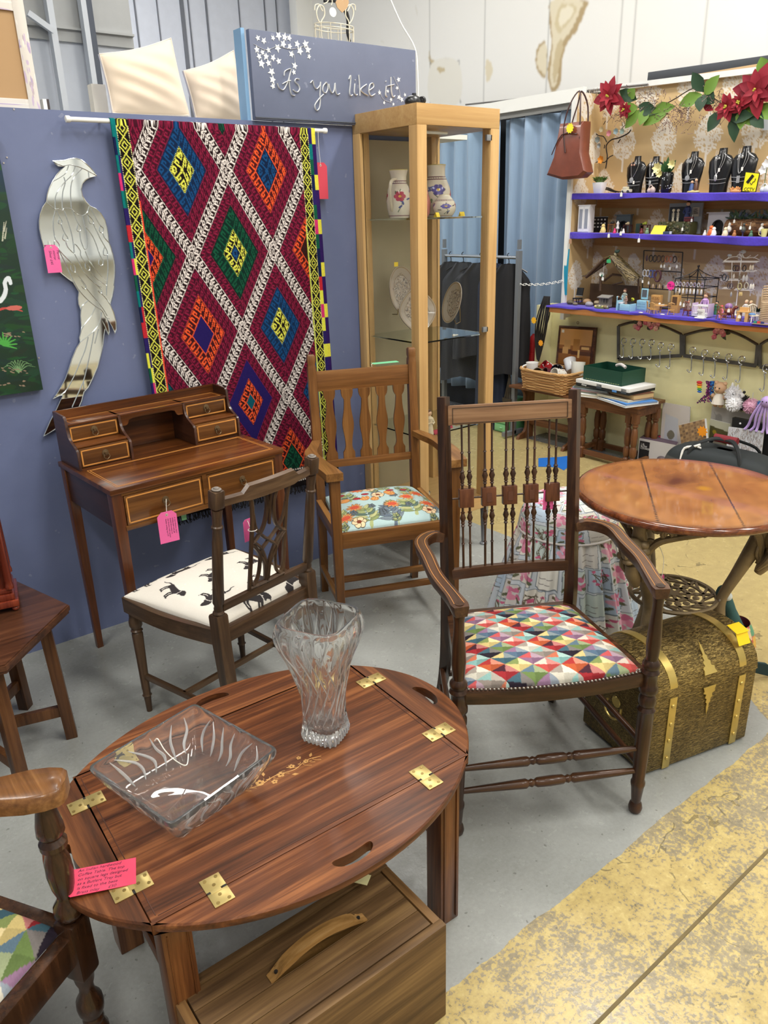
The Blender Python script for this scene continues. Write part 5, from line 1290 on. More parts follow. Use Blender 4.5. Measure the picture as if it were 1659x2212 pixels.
def jug(name, label, loc, prof, seed, handle=None, spout=None, group='painted pottery jugs'):
 t = thing(name, label, 'jug', loc, 0, group); H_ = prof[-1][1]
 cv = Canvas(150,110,S(232,222,204)); r = np.random.RandomState(seed)
 def fl(x,y,R,c):
  for i in range(6): cv.ell(x+R*.7*math.cos(i*1.047),y+R*.7*math.sin(i*1.047),R*.5,R*.5,0,c)
  cv.ell(x,y,R*.3,R*.3,0,S(220,180,90))
 for x in (15,55,95,130):
  cv.curve([(x,95),(x+8,75),(x-4,60),(x+6,45)],1.6,S(90,110,80))
  for i in range(5): cv.ell(x+r.uniform(-14,14),50+r.uniform(-8,40),5,2,r.uniform(0,3),S(*[(84,92,150),(110,130,90),(70,60,70)][r.randint(3)]))
  fl(x+4,55+r.uniform(-6,10),10,S(*[(176,62,82),(190,80,100),(90,80,150)][(x//15+seed) % 3]))
 for y in (26,31): cv.line([(0,y),(150,y)],1,S(120,80,90))
 for i in range(24): cv.ell(i*6.3,28.5,1.3,.8,0,S(90,70,90))
 cv.line([(0,1),(150,1)],2,S(206,190,120)); cv.line([(0,104),(150,104)],1.2,S(150,110,110))
 zs = np.array([z for _,z in prof]); rr = np.array([q for q,_ in prof])
 def fn(u,v):
  z = H_*(1-v); R_ = np.interp(z,zs,rr)
  return R_*np.cos(2*PI*u),R_*np.sin(2*PI*u),z
 P = np.array(smooth2(prof,6)); zs,rr = P[:,1],P[:,0]
 painted('jug_body', cv, fn, vcol('glazed_pottery', .15, coat=.5), t, closed_u=True, solid=.003)
 k = MB(S(232, 222, 204)); k.cyl((0, 0, 0), (0, 0, .003), prof[0][0], n=24); k.build('jug_foot', vcol('glazed_pottery'), t)
 if handle:
  k = MB(S(226, 214, 190)); k.tube(handle, [.006, .007, .006, .006, .007][:len(handle)], 8, smooth=4); k.build('handle', vcol('glazed_pottery'), t)
 return t
def at(px,py,z): return gz(px,py,z)
z1 = SHZ[0]+.0008
jug('ceramic_jug', 'cream flower painted jug with handle, behind centre post on top glass shelf', (CX+.12, CY+.26, z1), [(.040, 0), (.048, .03), (.052, .07), (.046, .11), (.034, .135), (.033, .16), (.040, .185)], 3, [(-.030, -.02, .15), (-.062, -.03, .14), (-.070, -.03, .10), (-.058, -.02, .05), (-.046, -.01, .03)])
jug('ceramic_vase', 'tall cream vase with painted pink flower on top glass shelf', (CX+.305, CY+.235, z1), [(.036, 0), (.050, .03), (.061, .075), (.058, .11), (.044, .145), (.037, .165), (.037, .19), (.040, .205)], 5, group='painted pottery jugs')
jug('ceramic_pot', 'small round cream pot with blue flower, front of top glass shelf', (CX+.262, CY+.138, z1), [(.030, 0), (.042, .015), (.048, .035), (.042, .058), (.026, .078), (.022, .086)], 8)
k = MB(S(190, 120, 110)); k.lathe([(.02, 0), (.03, .02), (.032, .06), (.02, .1), (.014, .12)], (CX+.20, CY+.20, z1), n=16); tag(k.build('pink_jug', vcol('glazed_pottery')), 'pink-brown jug mostly hidden by the round cream pot', 'jug')
ylab = plain('yellow_label', S(236, 206, 58), .5)
def label_card(label, p, w_=.022, h_=.018, rz=0, mat=None, g='yellow folded labels'):
 k = MB(); p = V(p); c,s = math.cos(rz),math.sin(rz); X = V((c,s,0))
 k.rings([[p-X*w_/2+V((-s*.010,c*.010,0)),p-X*w_/2+V((0,0,h_)),p-X*w_/2+V((0,0,h_-.001)),p-X*w_/2+V((-s*.009,c*.009,0))],[p+X*w_/2+V((-s*.010,c*.010,0)),p+X*w_/2+V((0,0,h_)),p+X*w_/2+V((0,0,h_-.001)),p+X*w_/2+V((-s*.009,c*.009,0))]])
 k.box(p+V((s*.004, -c*.004, h_/2)), (w_, .0008, h_), Matrix.Rotation(rz, 3, 'Z') @ Matrix.Rotation(-.4, 3, 'X')); return tag(k.build('price_label', mat or ylab), label, 'label', g)
label_card('yellow label at right of the tall cream vase', (CX+.345, CY+.12, z1), rz=-.2)
label_card('yellow label beside the pink-brown jug behind the cabinet post', (CX+.165, CY+.075, z1), rz=.2)
def plate(name,label,c,nrm,rx,rz_,lobes,seed,z0):
 t = thing(name, label, 'plate', c); n = V(nrm).normalized(); X = V((0, 0, 1)).cross(n).normalized(); Y = n.cross(X)
 cv = Canvas(160,50,S(176,162,146)); r = np.random.RandomState(seed)
 for k_ in range(420):
  v = r.uniform(14,49) if k_ < 150 else r.uniform(22,49); cv.ell(r.uniform(0,160),v,r.uniform(.8,3.5),r.uniform(.5,1.6),r.uniform(0,3),S(*[(112,100,92),(134,116,100),(96,88,84),(152,128,106)][r.randint(4)]))
 cv.line([(0,3),(160,3)],2,S(150,128,98)); cv.line([(0,18),(160,18)],1.2,S(140,124,108)); cv.line([(0,9),(160,9)],.8,S(150,134,118))
 def fn(u,v):
  a = 2*PI*u; R_ = 1+(lobes[1]*np.cos(lobes[0]*a)); rho = (1-v); px,py = rx*R_*rho*np.cos(a),rz_*R_*rho*np.sin(a)
  dd = .014*np.clip((rho-.62)/.38,0,1)**1.0
  return tuple(px*X[i]+py*Y[i]+dd*n[i] for i in range(3))
 painted('plate_face', cv, fn, vcol('glazed_pottery'), t, closed_u=True, solid=.004); return t
def vert_at(px,py,yy_): return gy(px,py,yy_)
c = gy(868, 628, CY+.30); plate('oval_plate', 'oval brown transfer plate with bird, standing behind the scalloped plate', c, (-.35, -1, .25), .062, .104, (2, 0), 2, 0)
k = MB(); k.tube([c+V((-.03, .03, -.1)), c+V((-.05, -.03, -.095)), c+V((-.05, -.035, -.07))], .0018, 6); tag(k.build('plate_stand', brass_dark), 'thin wire stand under the oval brown plate', 'stand')
c = gy(899, 672, CY+.15); plate('scalloped_plate', 'scalloped grey-brown plate behind the front post on the middle shelf', c, (-.25, -1, .22), .083, .088, (4, .045), 7, 0)
k = MB(); q = gy(856, 571, CY+.285); k.box(q, (.018, .001, .018), Matrix.Rotation(-.3, 3, 'Z')); tag(k.build('price_label', ylab), 'yellow label stuck to the rim of the oval brown plate', 'label', 'yellow stuck labels')
c = gy(982, 655, CY+.20); plate('turned_plate', 'pale plate seen edge-on on a wire stand, right of middle shelf', c, (-1, .32, .30), .088, .092, (2, 0), 9, 0)
k = MB(); k.tube([c+V((.03, 0, .01)), c+V((.035, 0, -.085)), c+V((-.01, -.02, -.089)), c+V((-.02, -.02, -.07))], .0018, 6); tag(k.build('plate_stand', brass_dark), 'thin wire stand under the edge-on pale plate', 'stand')
k = MB(S(228, 226, 218)); q = V((CX+.23, CY+.05, SHZ[1])); k.lathe([(.004, 0), (.006, .006), (.004, .012), (.002, .03)], q+V((0, 0, .006)), q+V((1, -.1, .006)), 10); tag(k.build('white_stopper', vcol('glazed_pottery')), 'tiny white stopper lying on the middle glass shelf', 'stopper')
def figure(name, label, p, h, cols, group=None, cat='figurine', seat=False):
 """small standing figure: base, robe, head, arms"""
 b_,r0,hd,hr = cols; k = MB(b_); P = V(p)
 k.col = r0; k.lathe([(h*.17,0),(h*.18,h*.08),(h*.14,h*.35),(h*.13,h*.55),(h*.16,h*.68),(h*.09,h*.74),(h*.05,h*.78)],P,n=12)
 k.tube([P+V((-h*.15,0,h*.66)),P+V((-h*.17,-h*.09,h*.48)),P+V((-h*.03,-h*.15,h*.50))],h*.042,7); k.tube([P+V((h*.15,0,h*.66)),P+V((h*.17,-h*.09,h*.48)),P+V((h*.03,-h*.15,h*.46))],h*.042,7)
 k.col = hd; k.ball(P+V((0,0,h*.87)),h*.105,(1,1,1.12)); k.ball(P+V((0,-h*.10,h*.86)),h*.025)
 k.col = hr; k.ball(P+V((0,h*.025,h*.91)),h*.11,(1.05,1,1.0))
 o = k.build(name, vcol('painted_figure', .45)); return tag(o, label, cat, group)
sk,wh,br = S(222,184,150),S(226,220,206),S(112,76,52)
z3 = SHZ[2]+.001
gr = 'glass cabinet lower shelf figurines'
figure('monk_figurine', 'hooded cream and brown figurine on lower glass shelf beside front post', V((CX+.078, CY+.03, z3)), .11, (wh, S(214, 200, 170), sk, br), gr)
figure('child_figurine', 'small gold-haired child figurine at middle of lower glass shelf', V((CX+.20, CY+.10, z3)), .06, (wh, wh, sk, S(176, 130, 70)), gr)
figure('child_figurine', 'small white child figurine toward right of lower glass shelf', V((CX+.255, CY+.13, z3)), .05, (wh, wh, sk, S(206, 180, 130)), gr)
k = MB(wh); q = V((CX+.30, CY+.16, z3)); k.lathe([(.02, 0), (.024, .004), (.022, .012), (.016, .014)], q, n=14); tag(k.build('trinket_dish', vcol('glazed_pottery')), 'white trinket dish at right end of lower glass shelf', 'dish')
rcard = plain('maroon_card', S(150, 34, 54), .6)
for (dx, dy, lb) in [(.02, .16, 'maroon label at far left of lower glass shelf'), (.105, .02, 'maroon label in front of the gold-haired child figurine'), (.215, .05, 'maroon label in front of the white child figurine'), (.33, .12, 'maroon label right of the trinket dish')]:
 label_card(lb, (CX+dx, CY+dy, z3), .028, .020, .1, rcard, 'maroon folded labels')
k = MB(wh); q = V((CX+.085, CY+.07, CZ+.061)); k.ball(q+V((0, 0, .03)), .022, (1, .8, 1.3)); k.ball(q+V((0, -.01, .066)), .016); k.col = S(30, 30, 30); k.ball(q+V((.012, -.012, .070)), .008); k.ball(q+V((-.01, 0, .03)), .016, (1, .7, 1)); tag(k.build('dog_figurine', vcol('glazed_pottery')), 'black and white dog figurine at bottom of the glass cabinet', 'figurine')
label_card('yellow label on the cabinet floor beside dog figurine', (CX+.10, CY+.03, CZ+.061), rz=.3)
k = MB(S(24,26,30)); q = gy(893,216,2.52); q.z = CH
k.ball(q+V((0, 0, .016)), .027, (1.4, 1, .9)); k.cyl(q+V((.004, 0, .024)), q+V((.004, 0, .046)), .010, .008); k.cyl(q+V((.022, -.02, .022)), q+V((.042, .0, .024)), .012, .014, 14); k.ball(q+V((.034, -.012, .022)), .015); tag(k.build('small_camera', vcol('black_gloss', .3)), 'small black camera-like gadget on top of the glass cabinet', 'gadget')
# ============================================================ CAST IRON PUB TABLE
PX,PY,PZ,PR = 2.07,1.19,.70,.315
pt = thing('pub_table', 'round stained plank-top table on ornate cast iron legs beside the brass bound trunk', 'table', (PX, PY, 0), 0)
cv = Canvas(300,120,(0,0,0)); vv,uu = np.mgrid[0:120,0:300]
rad = (1-vv/119.0); th = uu/300*2*PI; Xp = PR*rad*np.cos(th); Yp = PR*rad*np.sin(th)
sd = gz(1420,1115,PZ)-gz(1385,990,PZ); sdn = (sd.x/sd.length,sd.y/sd.length); snx = (-sdn[1],sdn[0])
wav = Xp*sdn[0]+Yp*sdn[1]; acr = Xp*snx[0]+Yp*snx[1]
r = np.random.RandomState(11)
nse = np.zeros_like(Xp); ph = r.uniform(0,6,(14,3)); fr_ = r.uniform(10,60,(14,2))
for i in range(14): nse += np.sin(Xp*fr_[i,0]+ph[i,0]+2*np.sin(Yp*fr_[i,1]*.5+ph[i,1]))*np.cos(Yp*fr_[i,1]+ph[i,2])/14*2.2
g = np.sin(acr*130+nse*4)*.05+nse*.26
def lerp(c0,c1,t): t = np.clip(t,0,1)[...,None]; return np.array(c0)*(1-t)+np.array(c1)*t
base = lerp(S(118,68,32),S(176,118,62),.5+g*1.3)
cpos = gz(1465,1035,PZ)-V((PX,PY,PZ)); dd = np.hypot((Xp-cpos.x)*1.0,(Yp-cpos.y)*1.2); base = lerp(base,np.array(S(84,40,22)),np.clip(1.15-dd/.085+nse*.7,0,.95))
for (x,y,R_,a_) in [(1420,1015,.05,.45),(1330,1020,.06,.3),(1600,1060,.07,.4),(1480,1100,.05,.35),(1560,1000,.05,.35),(1640,1030,.05,.5)]:
 c = gz(x,y,PZ)-V((PX,PY,PZ)); dd = np.hypot(Xp-c.x,Yp-c.y); base = lerp(base,np.array(S(112,56,26)),np.clip(1.1-dd/R_+nse*.9,0,1)*a_)
c = gz(1521,1055,PZ)-V((PX,PY,PZ)); dd = np.hypot(Xp-c.x,Yp-c.y); base = lerp(base,np.array(S(176,124,30)),np.clip(1.25-dd/.022,0,.8))
base = lerp(base,np.array(S(84,40,20)),np.clip((rad-.93)/.07,0,1)*.7)
o1 = (gz(1400,1050,PZ)-V((PX,PY,PZ))); o2 = (gz(1560,1050,PZ)-V((PX,PY,PZ)))
for o_ in (o1,o2):
 a0 = o_.x*snx[0]+o_.y*snx[1]; base[np.abs(acr-a0) < .0022] = S(58,34,22)
cv.a[:] = base
ptop = painted('table_top', cv, lambda u, v: (PR*(1-v)*np.cos(2*PI*u), PR*(1-v)*np.sin(2*PI*u), PZ+.0*u), vcol('varnished_top', .22, coat=.5), pt, closed_u=True)
k = MB(); k.lathe([(PR,PZ),(PR+.006,PZ-.003),(PR+.010,PZ-.010),(PR+.009,PZ-.018),(PR+.003,PZ-.024),(PR-.012,PZ-.027),(PR-.03,PZ-.028)],n=72,cap=False)
k.lathe([(PR-.03, PZ-.028), (.01, PZ-.028)], n=72); k.build('moulded_edge', wood('table_edge', S(58, 24, 12), S(100, 50, 24), S(140, 78, 38), 'X', 1, .15, .8), pt)
iron = plain('bronzed_iron', S(134, 116, 86), .5, bump=.6, var=.3, metal=.35)
for li,a_ in enumerate((-1.05,-PI+.05,1.08)):
 d = V((math.cos(a_),math.sin(a_),0)); n = V((-d.y,d.x,0)); k = MB()
 path = [(.235,.672),(.238,.63),(.225,.58),(.205,.52),(.175,.44),(.145,.36),(.142,.30),(.165,.20),(.205,.10),(.225,.045),(.24,.012)]
 k.tube([d*r_+V((0,0,z)) for r_,z in path],[.016,.020,.026,.024,.019,.016,.019,.014,.013,.016,.020],12,smooth=5)
 c = d*.262+V((0,0,.575)); k.ball(c,.036,(1,.95,1.2)); k.ball(c+d*.034+V((0,0,-.004)),.010,(1,.7,1.4)); k.ball(c+d*.026+V((0,0,.022)),.018,(1,1.3,.6)); k.ball(c+d*.026+V((0,0,-.026)),.013,(1,1.2,.7))
 for s in (-1,1):
  for j3 in range(4): k.ball(c+n*s*(.030+.004*j3)+V((0,0,.026-.018*j3))-d*.006,.013)
  k.tube([c+n*s*.028+V((0,0,-.03)),c+n*s*.034+V((0,0,-.06))-d*.01,c+n*s*.020+V((0,0,-.10))-d*.035],[.010,.012,.006],8,smooth=3)
 k.tube([c+V((0,0,-.04)),c+V((0,0,-.08))-d*.012,c+V((0,0,-.12))-d*.03],[.020,.024,.012],10,smooth=3)
 for t in np.linspace(.1,.9,9): k.ball(d*(.215-.08*t)+V((0,0,.52-.17*t))+n*.010*math.sin(t*20),.008)
 for t in np.linspace(.0,1,8): k.ball(d*(.160+.05*t)+V((0,0,.24-.18*t))+d*.008,.008)
 k.ball(d*.235+V((0, 0, .018)), .022, (1.3, 1, .7)); k.build('iron_leg', iron, pt)
 for s in (-1,1):
  k = MB(); dn = (n*s*.8-d*.45).normalized()
  P0 = d*.235+V((0,0,.655))
  def q(a,b2): return P0+dn*a+V((0,0,b2))
  k.tube([q(0,.005),q(.08,.006),q(.16,.007),q(.235,.008)],[.013,.011,.010,.009],8,smooth=4)
  k.tube([q(.005,-.16),q(.02,-.10),q(.05,-.055),q(.10,-.035),q(.16,-.018),q(.22,0)],[.011,.013,.012,.010,.009,.007],8,smooth=4)
  k.tube([q(.075+.020*math.cos(t)*(1-t/14),-.028+.020*math.sin(t)*(1-t/14)) for t in np.linspace(0,10,20)],.0070,7,smooth=2)
  k.tube([q(.030+.016*math.cos(t)*(1-t/12),-.066+.018*math.sin(t)*(1-t/12)) for t in np.linspace(1,9,16)],.0065,7,smooth=2)
  k.tube([q(.0,-.03),q(.03,-.015),q(.05,.0)],.005,7,smooth=3); k.tube([q(.11,-.03),(q(.125,-.012)),q(.12,.004)],.004,7,smooth=3)
  k.tube([q(.0,-.11),q(.028,-.10),q(.034,-.13),q(.012,-.15)],.0045,7,smooth=3)
  for (a0_,b0_) in ((.045,-.012),(.125,-.02),(.17,-.008),(.02,-.085)): k.tube([q(a0_+.013*math.cos(t),b0_+.013*math.sin(t)) for t in np.linspace(0,2*PI,10)[:-1]],.005,6,closed=True)
  k.build('scroll_bracket', iron, pt)
RZ,RR = .345,.135; k = MB()
def ringm(k,r0,r1,z,h,n=48):
 k.lathe([(r0,z-h/2),(r1,z-h/2),(r1+.002,z),(r1,z+h/2),(r0,z+h/2)],n=n,cap=False)
k.lathe([(RR*.93,RZ-.006),(RR,RZ-.007),(RR+.003,RZ),(RR,RZ+.006),(RR*.93,RZ+.004),(RR*.93,RZ-.006)],n=48,cap=False)
k.lathe([(RR*.30,RZ-.003),(RR*.40,RZ-.003),(RR*.40,RZ+.003),(RR*.30,RZ+.003),(RR*.30,RZ-.003)],n=30,cap=False)
k.lathe([(RR*.66,RZ-.003),(RR*.72,RZ-.003),(RR*.72,RZ+.003),(RR*.66,RZ+.003),(RR*.66,RZ-.003)],n=36,cap=False); k.cyl((0,0,RZ-.004),(0,0,RZ+.004),RR*.13,n=16)
for i in range(16):
 a_ = i*2*PI/16; d = V((math.cos(a_),math.sin(a_),0)); n = V((-d.y,d.x,0)); Z = V((0,0,RZ))
 if i % 2 == 0: k.bar(Z+d*RR*.1,Z+d*RR*.95,.010,.006);
 k.bar(Z+d*RR*.70,Z+(d*.9+n*.36).normalized()*RR*.95,.008,.006); k.ball(Z+d*RR*.52,.012,(1,1,.4),8,5)
k.build('pierced_shelf', iron, pt)
card('price_tag', 'magenta tag seen side-on hanging from the cast iron table leg', gz(1435, 1235, .45) if False else V((1.86, 1.11, .505)), (.9, .1, 0), (.05, -.05, 1), .036, .095, plain('magenta_card', S(196, 60, 140), .6), (), [V((1.862, 1.112, .56)), V((1.865, 1.14, .60))])
# ============================================================ SKIRTED STOOL
po = thing('skirted_stool', 'round padded stool with pleated pink rose patchwork skirt beside pub table', 'stool', (2.22, 1.74, 0), 0)
def roses(w_,h_,seed,cell=44):
 cv = Canvas(w_,h_,S(196,202,208)); r = np.random.RandomState(seed)
 for j3 in range(-1,h_//cell+2):
  for i in range(-1,w_//cell+2):
   x,y = i*cell+(j3 % 2)*cell*.4,j3*cell; c = [(214,208,196),(176,192,208),(224,220,210),(200,196,190),(190,202,196)][(i*2+j3*3) % 5]; a_ = .12*math.sin(i*3+j3)
   P = [(x+a_*b2*-1+a2*1,y+a_*a2+b2) for a2,b2 in ((2,2),(cell-3,2),(cell-3,cell-3),(2,cell-3))]; cv.poly(P,S(*c)); cv.line(P+[P[0]],1.1,S(112,122,130))
   kind = (i+2*j3) % 4; cx,cy = x+cell*.5,y+cell*.5
   if kind in (0,2):
    for q_ in range(9): t = q_*2.4; cv.ell(cx+(cell*.05*math.sqrt(q_))*3*math.cos(t)*.8,cy+(cell*.05*math.sqrt(q_))*2.4*math.sin(t),cell*.13,cell*.10,t,S(*[(208,130,154),(220,160,178),(190,104,134)][q_ % 3]))
    for q_ in (-1,1): cv.ell(cx+q_*cell*.34,cy+cell*.24,cell*.14,cell*.06,q_*.6,S(92,96,70)); cv.ell(cx-q_*cell*.30,cy-cell*.26,cell*.10,cell*.05,q_*.8,S(110,100,76))
   elif kind == 1:
    for q_ in range(4): cv.line([(x+6,y+9+q_*8),(x+cell-8-q_*3,y+9+q_*8+2*math.sin(q_))],.9,S(120,112,108))
   else:
    for q_ in range(7): cv.curve([(cx,y+cell*.85),(cx+r.uniform(-12,12),cy),(cx+r.uniform(-14,14),y+cell*.2)],1.3,S(96,86,66)); cv.ell(cx+r.uniform(-14,14),cy+r.uniform(-14,10),3,2,0,S(200,96,130))
 return cv
rm = vcol('rose_cotton', .85, bump=.2)
def skfn(u,v):
 a = 2*PI*u; z = .375*(1-v); pl = .012*np.sin(a*22)+.008*np.sin(a*37+1); R = .178+.10*v**.8+pl*(.25+v*1.1)
 return R*np.cos(a),R*np.sin(a),z+.004*np.sin(a*11)*v+.003
painted('pleated_skirt', roses(520, 150, 3, 37), skfn, rm, po, closed_u=True)
def topfn(u,v):
 a = 2*PI*u; rho = 1-v; R = .188*np.clip(rho*1.25,0,1); z = .375+.115*np.clip(1-(rho)**5,0,1)**.5 + 0*u
 R = np.where(rho > .8,.188*(1.0),R); R = R*(1+.02*np.sin(PI*np.clip(rho,0,1)))
 return R*np.cos(a),R*np.sin(a),z
painted('padded_top', roses(400, 140, 5, 36), lambda u, v: ((.188*np.minimum(1, np.sin(np.clip(v, 0, 1)*PI/2)**.75))*np.cos(2*PI*u)*1, (.188*np.minimum(1, np.sin(np.clip(v, 0, 1)*PI/2)**.75))*np.sin(2*PI*u), .375+.118*(np.clip(1-np.sin(v*PI/2)**5, 0, 1))**.6), rm, po, closed_u=True)
k = MB(S(206, 200, 196)); k.tube([V((.185*math.cos(t), .185*math.sin(t), .372)) for t in np.linspace(0, 2*PI, 40)[:-1]], .006, 8, closed=True); k.build('piping', vcol('rose_cotton'), po)
# ============================================================ BRASS COVERED TRUNK
hb, nth, bh = nodes('hammered_brass')
oc = objcoord(nth,(1,1,1)); st = objcoord(nth,(.5,1,2.4),(.0,.3,0)); n1 = noisen(nth,st,150,3,.6,1.0); n2 = noisen(nth,oc,9,3)
cc = ramp(nth, mathn(nth, 'ADD', mathn(nth, 'MULTIPLY', n1, .8), mathn(nth, 'MULTIPLY', n2, .2)), [(.38, S(70, 58, 32)), (.5, S(112, 94, 54)), (.64, S(176, 152, 92))])
nth.links.new(cc, bh.inputs['Base Color']); setb(bh, rough=.36, metal=.8); bumpn(nth, bh, n1, .7, .004)
tk = thing('brass_trunk', 'hammered brass domed trunk with strap bands beside the spindle chair', 'trunk', (1.637, .9625, 0), -.2464)
KW,KD,KH,KT = .385,.275,.248,.352
k = MB(); k.box((KW/2, KD/2, KH/2+.004), (KW, KD, KH-.008), bev=.003); k.build('trunk_body', hb, tk)
def dz(t): a = PI*t; return (KD/2-KD/2*math.cos(a)*1.0,KH+(KT-KH)*math.sin(a)**.85)
prof = [dz(i/18) for i in range(19)]
k = MB(); k.rings([[V((x, y+(-.002 if i == 0 else .002 if i == 18 else 0), z+.001)) for i, (y, z) in enumerate(prof)]+[V((x, KD, KH+.001)), V((x, 0, KH+.001))] for x in (-.002, KW+.002)]); lid = k.build('trunk_lid', hb, tk)
bb = plain('strap_brass', S(202, 178, 104), .3, metal=.75, var=.12)
for x in (.075,KW-.055):
 k = MB(); k.box((x, -.0015, KH/2), (.026, .003, KH-.012), bev=.001); s_ = k.build('strap', bb, tk)
 for z in (.04,.10,.155,.215):
  q = MB(); q.ball((x, -.004, z), .0065, (1, .6, 1)); q.build('stud', bb, s_)
 k = MB(); k.rings([[V((x+dx, y+n_*0, z+o_)) for dx, o_ in ((-.013, .0015), (.013, .0015), (.013, .004), (-.013, .004))] for n_, (y, z) in enumerate([(max(-.002, p_[0]), p_[1]) for p_ in prof])]); s_ = k.build('lid_strap', bb, lid)
for (O,X,Y,sc__,par) in (((KW/2+.012,-.003,KH-.006),(1,0,0),(0,0,-1),1,tk),((KW/2+.012,prof[3][0]-.02,prof[3][1]+.0),(1,0,0),(0,.62,.78),1,lid)):
 P = [(-.024,0),(-.018,.012),(-.022,.020),(-.010,.024),(-.014,.036),(-.006,.040),(-.009,.052),(-.003,.056),(-.005,.070),(0,.095),(.005,.070),(.003,.056),(.009,.052),(.006,.040),(.014,.036),(.010,.024),(.022,.020),(.018,.012),(.024,0)]
 if par is lid: O = (KW/2+.012,-.001,KH+.033); Y = (0,.62,.78)
 k = MB(); k.prism(P, .003, O, X, Y, bev=.0006); k.build('hasp_plate', bb, par)
k = MB(); k.tube([(-.006, KD/2-.03, .16), (-.012, KD/2-.03, .13), (-.014, KD/2, .115), (-.012, KD/2+.03, .13), (-.006, KD/2+.03, .16)], .0035, 7, smooth=4); k.lathe([(.018, 0), (.016, .002)], (0, KD/2, .165), (-1, KD/2, .165), 14); k.build('end_handle', bb, tk)
k = MB(); q = V((KW-.045, .030, KH+.098)); k.box(q+V((0, .016, .022)), (.046, .040, .0008), Matrix.Rotation(.25, 3, 'X')); k.box(q+V((0, -.006, .000)), (.044, .001, .036), Matrix.Rotation(-.5, 3, 'X'))
o = k.build('price_card', plain('bright_yellow_card', S(246, 210, 20), .5)); o.location = (1.637, .9625, 0); o.rotation_euler = (0, 0, -.2464); tag(o, 'folded bright yellow price card on the right strap of brass trunk lid', 'card')
pb = thing('patchwork_bird', 'patchwork cloth goose doorstop behind the brass trunk, mostly hidden', 'doorstop', (2.235, 1.05, 0), .3)
cv = Canvas(90,60,S(196,96,84)); pal = [S(*c) for c in [(192,84,76),(96,150,116),(222,150,110),(214,170,80),(180,92,120),(224,196,156),(60,110,100)]]
for j3 in range(6):
 for i in range(7): cv.poly([(i*13,j3*10),(i*13+13,j3*10+2),(i*13+12,j3*10+11),(i*13-1,j3*10+9)],pal[(i*3+j3*2) % 7])
r = np.random.RandomState(1); cv.a *= r.uniform(.9,1.05,(60,90,1))
def bfn(u,v):
 a = 2*PI*u; z = .24*(1-v); R = .02+.062*np.sin(PI*np.clip(v*.85+.12,0,1))**.8; return R*np.cos(a)*1.0+.03*v,R*np.sin(a)*.8,z+.002
painted('cloth_body', cv, bfn, vcol('patch_cloth', .9, bump=.3), pb, closed_u=True)
k = MB(S(54, 92, 92)); k.tube([(0, 0, .21), (-.03, .02, .29), (-.05, .04, .345)], [.03, .018, .02], 10, smooth=4); k.ball((-.056, .045, .36), .024, (1.15, .9, 1)); k.col = S(214, 220, 216); k.ball((-.064, .030, .354), .015); k.col = S(120, 110, 96); k.lathe([(.010, 0), (.002, .03)], (-.078, .045, .358), (-.11, .045, .35), 8); k.build('head', vcol('patch_cloth'), pb, label='teal head with pale cheek')
k = MB(S(30, 54, 56)); k.prism([(0, 0), (.11, -.035), (.125, -.008), (.09, .016), (.02, .03)], .012, (.06, -.02, .04), (.6, -.78, 0), (0, 0, 1), bev=.002); k.build('tail', vcol('patch_cloth'), pb)
# ============================================================ CRYSTAL VASE AND BOWL
crystal = glass('lead_crystal', (.99, 1, 1), .0, 1.4); setb(crystal.node_tree.nodes['Principled BSDF'], trans=.965, spec=.8)
etched = glass('etched_crystal', (.96, .98, .98), .18, 1.45); setb(etched.node_tree.nodes['Principled BSDF'], trans=.72, spec=1)
def sq_ring(h_,a,n_=96,pw=5.0,z=0.0,cut=None,sw=0,lim=1.32):
 out = []
 for k_ in range(n_):
  t = 2*PI*k_/n_+sw; c,s = math.cos(t),math.sin(t); R = h_/((abs(c)**pw+abs(s)**pw)**(1/pw)); R = min(R,h_*lim)
  if cut: R += cut(t,z)
  out.append(V((R*c,R*s,z)))
 return out
def vcut(t,z):
 f = z/.29
 A = .0062 if f < .93 else .0062*(1-f)/.07
 v_ = abs(math.sin(6*t+f*4.5))*.55+abs(math.sin(10*t-f*7))*.45
 if f < .12: v_ = abs(math.sin(16*t));
 return A*(v_-.5)
k = MB(); o_ = []
zs = [0,.002,.010,.025,.04,.06,.085,.11,.14,.17,.195,.215,.235,.25,.262,.272,.280,.286,.290]
hs = [.036,.040,.0425,.041,.039,.037,.0375,.040,.045,.0515,.059,.066,.0725,.0765,.0775,.0765,.0745,.0725,.070]
for z,h_ in zip(zs,hs): o_.append(sq_ring(h_,0,z=z,cut=vcut if .002 < z < .285 else None))
inn = []
for z,h_ in list(zip(zs,hs))[::-1]:
 if z < .03: break
 inn.append(sq_ring(h_-.0062 if z < .285 else h_-.0035,0,z=max(z,.024),pw=4))
inn.append(sq_ring(.024,0,z=.022,pw=3))
vs = thing('crystal_vase', 'tall square flared cut crystal vase standing on the oval coffee table', 'vase', (.737, 1.19, ZT+.0012), .49)
k.rings(o_+inn); k.build('vase_body', crystal, vs, sharp=50); k = MB()
def vpt(t,z):
 h_ = np.interp(z,zs,hs)+.0006; c,s = math.cos(t),math.sin(t); R = min(h_/((abs(c)**5+abs(s)**5)**.2),h_*1.32); return V((R*c,R*s,z))
for i in range(16):
 t0 = i*PI/8
 for (z0_,z1_,sw_) in ((.05,.17,.75),(.12,.268,-.65)): k.tube([vpt(t0+sw_*math.sin(u*PI/2),z0_+(z1_-z0_)*u) for u in (0,.25,.5,.75,1)],[.0003,.0014,.0018,.0013,.0003],5,smooth=3)
for i in range(28): k.tube([vpt(i*PI/14,.002),vpt(i*PI/14,.016),vpt(i*PI/14,.03)],[.0026,.0030,.0006],6)
k.build('leaf_cuts', etched, vs)
